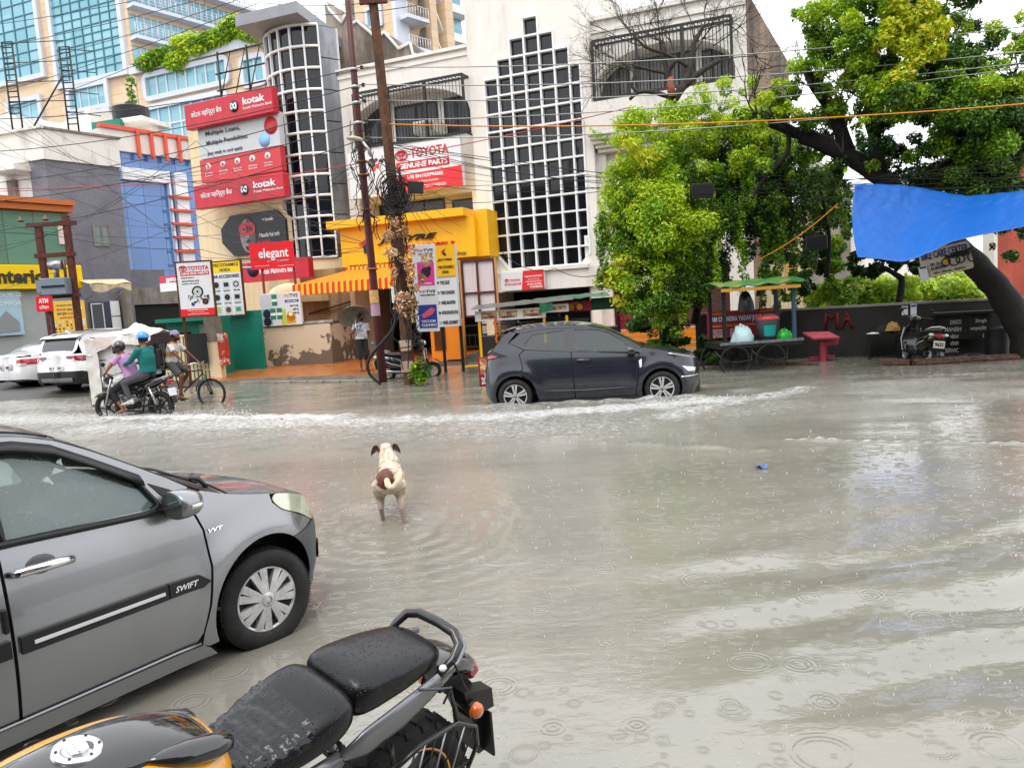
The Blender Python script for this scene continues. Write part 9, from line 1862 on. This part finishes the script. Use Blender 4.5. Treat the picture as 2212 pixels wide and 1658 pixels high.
for x in(a0+.04,a1-.04):MB().bx(x-.04,x+.04,-.2,-.12,-.12,b1-.06,mkb).build('leg',parent=o)
for k in(0,1):
 d=MB().bx(a0+.08+k*w*.5,a0+w*.5-.02+k*w*.46,-.205,-.18,b0+.40,b1-.12,mkb,.01).build('door',parent=o);xa=a0+.12+k*w*.5;W3=w*.34
 for j,s in enumerate((('DRISTI','MANISH','मोटर','रिपेरिंग','SERVIC')if k==0 else('Singh','साइकिल','की'))):zc=b1-.22-.155*j;chalk(d,s,xa+(.10 if j in(0,2,3)else 0)+(W3*.4 if k and j==2 else 0),xa+W3*(.95 if j<2 else.8),zc-.05,zc+.045,-.215)
q=FWL.world(FWL.hit(2158,740,.6)[0],-.6,0);fr=Frame((q.x,q.y),0);o=bld('drum',fr,'dark grey plastic drum at the foot of the leaning tree','drum');MB().lathe([(0,.62),(.18,.62),(.215,.58),(.20,.56),(.22,.30),(.205,-.1)],(0,0,0),20,MH('drum_grey','2C2D2F',rough=.4)).build('body',parent=o)
def log(u0,v0,u1,v1,r,label):
 a,c=G(u0,v0,0),G(u1,v1,0);o=E('log',a,0,label,'log');d=c-a;mb=MB();n=10;mb.loft([[d*(k/n)+Vector((0,0,.02))+Matrix.Rotation(math.atan2(d.y,d.x),3,'Z')@Vector((0,r*(1.25+.2*noise.noise(Vector((k,t,u0))))*math.cos(t),r*(1+.3*noise.noise(Vector((k*.7,t*2,u0))))*math.sin(t)))for t in[2*math.pi*j/10 for j in range(10)]]for k in range(n+1)],MH('wet_log','5C3E2C',rough=.6,var=.5,vscale=9,dirt=hx('2A1C14'),dirta=.8,dscale=12,bump=1,bscale=25),False);mb.build('bark',parent=o)
log(1906,787,1968,787,.10,'short split log floating in front of the black scooter');log(1972,788,2090,780,.10,'reddish log in front of the scooter, middle one of the row');log(2094,779,2240,773,.09,'long low log reaching the right edge by the leaning tree');log(1660,789,1768,788,.06,'thin log lying in the water left of the red stand')
fr=frame_uv(1625,17.1,R(4));o=bld('juice_cart',fr,'black four wheeled juice cart with a green roof and a maroon price board','cart');a0,a1,zp,_=fr.rect(1538,724,1716,735)
MB().bx(a0,a1,-.45,.55,zp-.12,zp,m_black).bx(a0+.02,a1,-.47,-.44,zp-.04,zp+.02,MH('worn_edge','6E7076',var=.5,vscale=20)).build('platform',parent=o)
xp=(fr.hit(1550,680)[0],fr.hit(1697,680)[0]);zr0,zr1=fr.hit(1550,636)[1],fr.hit(1697,622)[1]
for k,x in enumerate(xp):
 for y in(-.42,.5):MB().bx(x-.035,x+.035,y-.035,y+.035,zp,(zr0,zr1)[k]+.05,(m_black,MH('post_blue','3A5468',rough=.5))[k]).build('post',parent=o)
mgr=MH('roof_green','2E7A3E',rough=.45,var=.35,vscale=3,dirt=hx('A8983C'),dirta=.45,dscale=1.6)
MB().grid(lambda i,j:(xp[0]-.15+(xp[1]-xp[0]+.35)*i,-.60+1.3*j,zr0+(zr1-zr0)*i+.06+.20*math.sin(math.pi*(.15+.6*j))+.02*math.sin(i*25)),30,8,mgr).build('roof',parent=o).modifiers.new('t','SOLIDIFY').thickness=.03
MB().bx(xp[0]-.1,xp[1]+.1,-.58,-.54,(zr0+zr1)/2+.02,(zr0+zr1)/2+.09,MH('roof_orange','C89038',rough=.5)).build('roof_edge',parent=o)
b=Pn(board(frame_uv(1610,17.65,R(4)),'price_board','maroon juice price board with pale and yellow lettering, standing on the black cart',1527,669,1682,727,MH('board_maroon','8A1C34',rough=.5)))
b.t('RAM CHANDRA YADAV JUICE CORNER',.02,.99,.56,.80,MH('letter_ice','B5D8DC'),.03);b.t('PRO-JAGDISH',.02,.2,.86,.94,mog);b.t('Mob 81024 87995',.74,.95,.87,.95,mog);b.t('MANGO SHAKE, BANANA SHAKE, STRBABY SHAKE',.06,.96,.40,.50,mog)
for k,s in enumerate(('ORANGE JUICE','KAJAN JUICE','MANGO JUICE','BANANA','BEL JUICE')):b.t(s,.06,.22,.29-.065*k,.33-.065*k,mlw);b.t('40 50',.30,.42,.29-.065*k,.33-.065*k,mlw)
for u,v in((1588,776),(1665,770)):
 x,z=fr.hit(u,v,.5);spoked(o,(x,-.50,.22),.35,.016,MH('old_rim','3A3835',metal=.5,rough=.5),32);spoked(o,(x-.1,.50,.22),.35,.016,MATS['old_rim'],24)
 MB().tube([(x-.42,-.42,zp-.15),(x-.30,-.53,.30),(x,-.53,.20),(x+.35,-.53,.24),(x+.42,-.42,zp-.15)],.018,5,m_black).build('spring',parent=o)
o2=E('waste_bucket',fr.world(fr.hit(1649,720)[0],-.2,zp),0,'grey and teal bucket bin with a red lid on the juice cart','bucket');MB().lathe([(0,0),(.17,0),(.24,.46),(.25,.47)],(0,0,0),20,MH('bin_grey','6A6E76',rough=.5)).build('body',parent=o2);MB().lathe([(.0,.54),(.22,.53),(.25,.48),(.25,.46)],(0,0,0),20,MH('lid_red','C03A3A',rough=.5)).build('lid',parent=o2);MB().lathe([(.206,.10),(.236,.34)],(0,0,0),12,MH('teal_plastic','159A92',rough=.4),a0=R(235),a1=R(305)).build('front_panel',parent=o2)
heap('plastic_bag',fr.world(fr.hit(1594,720)[0],-.25,zp),.24,.34,MH('bag_pale_blue','B4CFD2',rough=.5,var=.1,vscale=8),'pale crumpled plastic bags heaped on the juice cart',5,'bag');heap('plastic_bag',fr.world(fr.hit(1684,718)[0],-.25,zp),.18,.20,MH('bag_green','1EA32C',rough=.4),'bright green plastic bag on the cart beside the bucket',6,'bag');h_=heap('plastic_bag',fr.world(fr.hit(1600,655)[0],-.3,fr.hit(1600,672)[1]),.17,.42,m_trim,'black bag hanging under the juice cart roof',7,'bag')
mfd=MH('food_print','A8694A',rough=.4,var=.6,vscale=9,dirt=hx('E8C890'),dirta=.9,dscale=6,dirtlo=.5,dirthi=.52);mta=MH('cart_tarpaulin','2E6A4E',rough=.4,var=.3,vscale=4)
fr=frame_uv(1105,20.5,R(-4));o=bld('snack_cart',fr,'snack cart with picture fascia, yellow posts and grey tarpaulin roof, left behind the hatchback','cart');a0,a1,b0,b1=fr.rect(1026,668,1179,690)
f=MB().bx(a0,a1,-.04,0,b0,b1,m_white).bx(a1,a1+.62,-.03,.01,b0+.12,b1+.06,m_white).build('fascia',parent=o);w=a1-a0
for x0,x1,s in((.09,.31,'बड़ा पाव'),(.34,.60,'चाऊमीन'),(.68,.95,'बर्गर')):MB().bx(a0+w*x0,a0+w*x1,-.045,-.04,b0+.05,b1-.04,mfd).build('picture',parent=f);text(f,s,a0+w*(x0+.03),a0+w*(x1-.03),b0+.05,b0+.12,MH('ink_violet','2A1E6E'),y=-.05,bold=.01)
MB().bx(a1+.06,a1+.54,-.04,-.03,b0+.18,b1+.0,mfd).build('picture',parent=f)
MB().grid(lambda i,j:(a0-.1+(w+.85)*i,-.25+1.5*j,b1+.05+.10*i+.12*j+.02*noise.noise(Vector((9*i,5*j,1)))),24,6,MH('grey_tarpaulin','5E655F',rough=.35,var=.4,vscale=4)).grid(lambda i,j:(a1-.15+.35*i,-.28+.02*math.sin(9*i),b1+.10-.26*j*(1-.3*i)),6,4,mta).build('tarpaulin_roof',parent=o)
for x in(a0+.10,a1-.05,a1+.55):MB().bx(x-.035,x+.035,-.02,.05,.25,b0+.02,myl).build('post',parent=o)
MB().bx(a0+.05,a1+.6,.05,1.1,.30,.95,MH('cart_steel','3C3A38',rough=.4,metal=.4)).bx(a0+.05,a0+.6,-.02,.05,.22,.40,myl).bx(a0-.35,a0+.5,-.15,.1,.18,.21,myl).build('counter',parent=o)
spoked(o,(a0+.5,-.1,.20),.30,.03,m_black,20);spoked(o,(a1-.2,-.1,.20),.30,.03,m_black,20)
mb=MB();r5=rng(6);xg=fr.hit(1070,690)[0]
for k in range(16):mb.ball((xg+r5.uniform(-.03,.03),-.08,b0+.10-.045*k),.035,MH('marigold','E06A18',rough=.8),6)
gl=E('garland',fr.o,fr.a,'orange marigold garland hanging from the snack cart fascia','garland');mb.build('flowers',parent=gl)
fr=frame_uv(1240,21.8,R(-4));o=bld('snack_cart',fr,'snack cart with a red picture fascia and green side sheet, right of the marigold cart','cart');a0,a1,b0,b1=fr.rect(1196,651,1266,673)
f=MB().bx(a0,a1+.15,-.04,0,b0,b1,MATS['board_maroon']).build('fascia',parent=o);text(f,'जैस्मिन कॉर्नर',a0+.1,a1-.2,b1-.12,b1-.03,mog,y=-.05,bold=.01)
for k in range(3):MB().lathe([(0,-.05),(.085,-.05)],(a0+.25+.24*k,0,b0+.12),14,mog,'Y').build('picture',parent=f)
MB().grid(lambda i,j:(a0-.6+2.2*i,-.25+1.4*j,b1+.02+.16*i-.10*i*i+.12*j+.03*noise.noise(Vector((9*i,5*j,4)))),24,6,mta).bx(a1+.15,a1+.95,.02,.06,b0,b1+.05,MH('side_green','1E4A36',rough=.6)).prism([(a0-.5,b0-.05),(a1+.1,b0-.25),(a0+.1,b0-.7),(a0-.7,b0-.6)],-.1,-.07,MATS['side_green']).build('tarpaulin_roof',parent=o)
for x in(a0-.5,a1+.9):MB().bx(x-.04,x+.04,-.02,.05,0,b1,m_black).build('post',parent=o)
MB().bx(a0-.5,a1+.9,.1,1.0,.3,.95,MATS['cart_steel']).build('counter',parent=o);spoked(o,(a0,0,.25),.30,.03,m_black,20);spoked(o,(a1+.4,0,.25),.30,.03,m_black,20)
fr=frame_uv(1040,15.2,R(0));b=Pn(board(fr,'price_placard','small red price placard with a food picture, standing in the water behind the hatchback tail',1034,771,1054,834,MATS['board_maroon'],out=0));b.r(.2,1,.42,.95,mfd);b.t('20',.25,.75,.08,.32,mlw,.03)
fr=Frame((G(925,765,.1).x,G(925,765,.1).y),R(-7));o=bld('railing',fr,'black iron railing along the shop forecourt behind the carts','railing');xe=fr.hit(1500,760)[0];mb=MB();n_=17
for k in range(n_):x=.2+(xe-.2)*k/(n_-1);mb.bx(x-.035,x+.035,-.035,.035,0,1.12 if k%4 else 1.45,m_black)
for z in(.30,.72,1.08):mb.bx(.1,xe,-.025,.025,z-.03,z+.03,m_black)
for k in range(44):x=.3+(xe-.4)*k/43;mb.bx(x-.012,x+.012,-.012,.012,.30,.72,m_black)
mb.build('bars',parent=o)
fr=frame_uv(960,24.8,R(-8));o=bld('generator_cabinet',fr,'orange louvred generator cabinet behind the black railing','cabinet');a0,a1,b0,b1=fr.rect(930,690,992,762);mor=MH('cabinet_orange','E8871C',rough=.5,var=.06);MB().bx(a0,a1,0,.9,.1,b1,mor,.02).build('body',parent=o);mb=MB()
for k in range(14):mb.bx(a0+.12,a1-.45,-.03,0,.45+.055*k,.475+.055*k,m_trim)
mb.build('louvres',parent=o);
mst_=m_plaster2.copy();mst_.name='peeling_plaster';nt=mst_.node_tree;b_=nt.nodes['Principled BSDF'];N=nt.nodes.new;L=nt.links.new;tc=N('ShaderNodeTexCoord');n=N('ShaderNodeTexNoise');n.inputs['Scale'].default_value=1.6;n.inputs['Detail'].default_value=9;n.inputs['Roughness'].default_value=.6;L(tc.outputs['Object'],n.inputs['Vector']);sp=N('ShaderNodeSeparateXYZ');L(tc.outputs['Object'],sp.inputs[0]);ma=N('ShaderNodeMath');ma.operation='MULTIPLY_ADD';L(sp.outputs['Z'],ma.inputs[0]);ma.inputs[1].default_value=-.16;L(n.outputs['Fac'],ma.inputs[2]);mr=N('ShaderNodeMapRange');L(ma.outputs[0],mr.inputs[0]);mr.inputs[1].default_value=.40;mr.inputs[2].default_value=.425;mi=N('ShaderNodeMix');mi.data_type='RGBA';L(mr.outputs[0],mi.inputs[0]);mi.inputs[6].default_value=hx('CDBDA4')+(1,);mi.inputs[7].default_value=hx('6E6256')+(1,);L(mi.outputs[2],b_.inputs['Base Color'])
fr=Frame((G(600,790,.12).x,G(600,790,.12).y),R(-14));o=bld('retaining_wall',fr,'peeling cream retaining wall sloping down on its left, below the air pump board','wall');Q_=[fr.hit(u,v)for u,v in((468,764),(567,709),(712,698))];MB().prism([(Q_[0][0],0),(Q_[0][0],Q_[0][1]),Q_[1],Q_[2],(Q_[2][0],0)],0,.35,mst_).build('wall',parent=o);MB().tube([(Q_[0][0]-.1,.1,Q_[0][1]+.03),(Q_[1][0],.1,Q_[1][1]+.05),(Q_[2][0]+.1,.1,Q_[2][1]+.04)],.09,4,m_conc,smooth=False).build('coping',parent=o)
MB().bx(Q_[2][0]-.3,Q_[2][0]-.02,.3,3.2,0,Q_[2][1]-.05,mst_).bx(Q_[1][0],Q_[2][0]-.3,3.0,3.2,0,3.6,MH('brown_streaked_wall','A98D68',rough=.8,var=.15,dirt=hx('5E4632'),dirta=.7,dscale=1.2,streak=6)).build('back_wall',parent=o)
for k,(a_,c_)in enumerate(((.2,1.6),)):MB().tube([(Q_[1][0]+.3,2.9,1.9),(Q_[2][0]-.4,2.9,2.3)],.04,5,m_brown).tube([(Q_[1][0]+.3,2.9,1.3),(Q_[2][0]-.4,2.9,1.7)],.04,5,m_brown).build('handrail',parent=o)
mgn2=MH('jade_green_sheet','0B7560',rough=.5,var=.12,vscale=2)
fr=frame_uv(410,24.5,R(-6));o=bld('green_kiosk',fr,'jade green metal kiosk with a dark slot opening, behind the parts board','kiosk');a0,a1,b0,b1=fr.rect(349,686,460,722);MB().bx(a0+.15,a1,0,1.2,.1,b1-.1,mgn2).bx(a0,a1,-.35,1.3,b1-.12,b1,mgn2).build('body',parent=o);MB().bx(a0+.35,a1-.75,-.02,.02,b1-.65,b1-.45,m_dark).build('opening',parent=o);MB().bx(a1-.45,a1-.2,-.02,.02,b1-.75,b1-.25,MH('panel_grey','7C8080')).build('notice',parent=o)
o=bld('green_shutter_wall',frame_uv(515,26.5,R(-14)),'jade green sheet wall above the sloping retaining wall','wall');fr=frame_uv(515,26.5,R(-14));a0,a1,b0,b1=fr.rect(474,672,566,770);MB().bx(a0,a1,0,.1,.1,b1,mgn2).build('sheet',parent=o)
fr=frame_uv(455,23.3,R(-6));o=bld('gate_pillar',fr,'cream and grey gate pillar with a torn red poster, left of the ramp','pillar');a0,a1,b0,b1=fr.rect(448,684,472,800);MB().bx(a0,a1,0,.3,0,b1-.75,m_cream).bx(a0-.05,a1,-.02,.32,b1-.75,b1,m_conc).build('pillar',parent=o);MB().bx(a1,a1+.22,-.06,.2,.5,b1-.5,MH('torn_red_poster','B23A2A',rough=.7,var=.3,vscale=6,dirt=hx('E4D6C8'),dirta=1,dscale=4,dirtlo=.54,dirthi=.56)).build('poster',parent=o)
o=bld('black_sheet',fr,'tall black rubber sheet hung on the cream railing beside the gate pillar','sheet');a0,a1,b0,b1=fr.rect(406,720,452,785);MB().bx(a0,a1,-.12,-.10,b0,b1,MH('black_rubber','1C1C1D',rough=.7)).build('sheet',parent=o)
fr=frame_uv(420,23.6,R(-6));o=bld('cream_railing',fr,'cream vertical bar railing behind the rickshaw driver','railing');a0,a1,b0,b1=fr.rect(355,722,452,795);mb=MB().bx(a0,a1,-.03,.03,b1-.06,b1,m_cream).bx(a0,a1,-.03,.03,.35,.40,m_cream)
for k in range(13):x=a0+(a1-a0)*k/12;mb.bx(x-.035,x+.035,-.02,.02,.02,b1-.06,m_cream)
mb.build('bars',parent=o)
fr=frame_uv(122,26,R(3));o=bld('transformer',fr,'grey electricity transformer mounted between two brown posts','transformer');xa,xb=fr.hit(92,560)[0],fr.hit(153,560)[0];ztp=fr.hit(112,484)[1]
for x in(xa,xb):MB().bx(x-.09,x+.09,-.09,.09,0,ztp+(.25 if x==xb else 0),m_brown).build('post',parent=o)
for v,e in((484,.35),(551,.2),(640,.2)):z=fr.hit(122,v)[1];MB().bx(xa-e,xb+e,-.12,-.02,z-.07,z+.07,m_brown).build('cross_arm',parent=o)
a0,a1,b0,b1=fr.rect(106,601,158,637);mtx=MH('transformer_grey','76828E',rough=.5,var=.1,vscale=3);mb=MB().bx(a0,a1,-.5,.3,b0,b1,mtx,.02)
for k in range(6):mb.bx(a0-.18,a0,-.45+.12*k,-.41+.12*k,b0+.1,b1-.05,mtx)
mb.bx(a0+.02,a1-.02,-.53,-.5,(b0+b1)/2-.03,(b0+b1)/2+.03,m_trim).build('tank',parent=o);MB().cyl((a0+.15,-.1,b1+.45),(a1-.2,-.1,b1+.45),.16,12,m_steel).cyl((a0+.3,-.1,b1),(a0+.3,-.1,b1+.4),.05,8,m_steel).cyl((a1-.15,-.1,b1),(a1-.15,-.1,b1+.6),.05,8,mins).cyl((a1-.4,-.1,b1),(a1-.4,-.1,b1+.4),.05,8,mins).build('bushings',parent=o)
for dx in(-.5,.3):MB().lathe([(.0,0),(.10,.02),(.11,.07),(.04,.11),(0,.22)],(xa+dx,-.1,ztp+.1),14,mins).build('insulator',parent=o)
fr=frame_uv(282,53,R(-15));o=bld('water_tank',fr,'black ribbed plastic roof water tank with a small plant growing behind it','water tank');a0,a1,b0,b1=fr.rect(251,221,314,264);rt=(a1-a0)/2;pr=[(0,b1),(rt*.25,b1),(rt*.3,b1-.15),(rt*.9,b1-.35)]
for k in range(10):z=b1-.4-(b1-b0-.4)*k/10;pr+=[(rt,z),(rt*.97,z-.04)]
pr+=[(rt,b0),(0,b0)];MB().lathe(pr,((a0+a1)/2,0,0),28,m_trim).build('body',parent=o);MB().bx(a0-.2,a1+.6,-rt,rt+.5,b0-.3,b0-.02,m_plaster2).bx(a0-.8,a0+1.4,-rt-.3,-rt+.1,b0-.75,b0-.1,mgn2).bx(a0+.2,a1+.2,.2,rt,6,b0-.3,m_plaster2).build('plinth',parent=o);text(o,'TANK',(a0+a1)/2,(a0+a1)/2+.6,b1-.75,b1-.6,m_white,y=-rt-.02)if False else None
pt=E('rooftop_plant',PY(283,262,55),0,'spindly green sapling growing behind the black roof tank','plant');d0=PY(283,172,55)-pt.location;MB().tube([(0,0,0),d0*.5+Vector((.1,0,0)),d0],.03,5,m_barkg).build('stem',parent=pt);leaf_mass('leaves',[((d0*t).x,(d0*t).y,(d0*t).z,.3,.3,.2,.5)for t in(.45,.6,.75,.9,1.0)],90,.18,LG[1:4],5,parent=pt)
for k,(u0,v0,u1,v1)in enumerate(((12,91,34,245),(131,102,158,268))):
 p,q=PY(u1,v1,44),PY(u0,v0,44);o=E('lattice_mast',p,0,('black ladder-like steel mast nearest the left edge','black ladder-like steel mast right of the first one, braced by a rod')[k],'mast');h=q.z-p.z;mb=MB()
 for s in(-.28,.28):mb.cyl((s,0,-2),(s,0,h),.05,5,m_black)
 for j in range(14):mb.cyl((-.28,0,h*j/13),(.28,0,h*(j+.0)/13),.035,4,m_black)
 if k:mb.cyl((-.3,0,h*.62),(-2.2,0,.0),.05,5,m_black)
 for j in range(4):mb.cyl((-.3,0,h*(.98-.27*j)),(1.6 if k else 3.1,0,h*(.97-.28*j)-.2*k),.025,4,m_black)
 mb.build('frame',parent=o)
p=PY(520,205,33.5);o=E('sign_scaffold',p,R(-23),'black steel scaffold frame standing on the roof behind the red bank board','scaffold');mb=MB()
for x in(-1.4,.2,1.8):mb.cyl((x,.4,-1),(x,.4,2.1),.05,5,m_black)
for z in(.5,1.2,2.0):mb.cyl((-1.6,.4,z),(2.4,.4,z),.04,4,m_black)
for k in range(5):mb.cyl((-1.4+.8*k,.4,.2),(-.7+.8*k,.4,2.0),.03,4,m_black)
mb.build('frame',parent=o)
q=G(1645,1016,-.03);q.z=wz(q.y)+.01;o=E('litter',q,0,'small blue and white wrapper floating on the open water','litter');MB().grid(lambda i,j:(.12*(i-.5),.05*(j-.5),.012+.02*math.sin(i*7+j*3)),8,4,MH('wrapper_blue','4A6AA8',rough=.3,var=.6,vscale=20)).build('wrapper',parent=o)
for k,(u,v,l)in enumerate(((1780,952,'long pale ripple crest'),)):pass
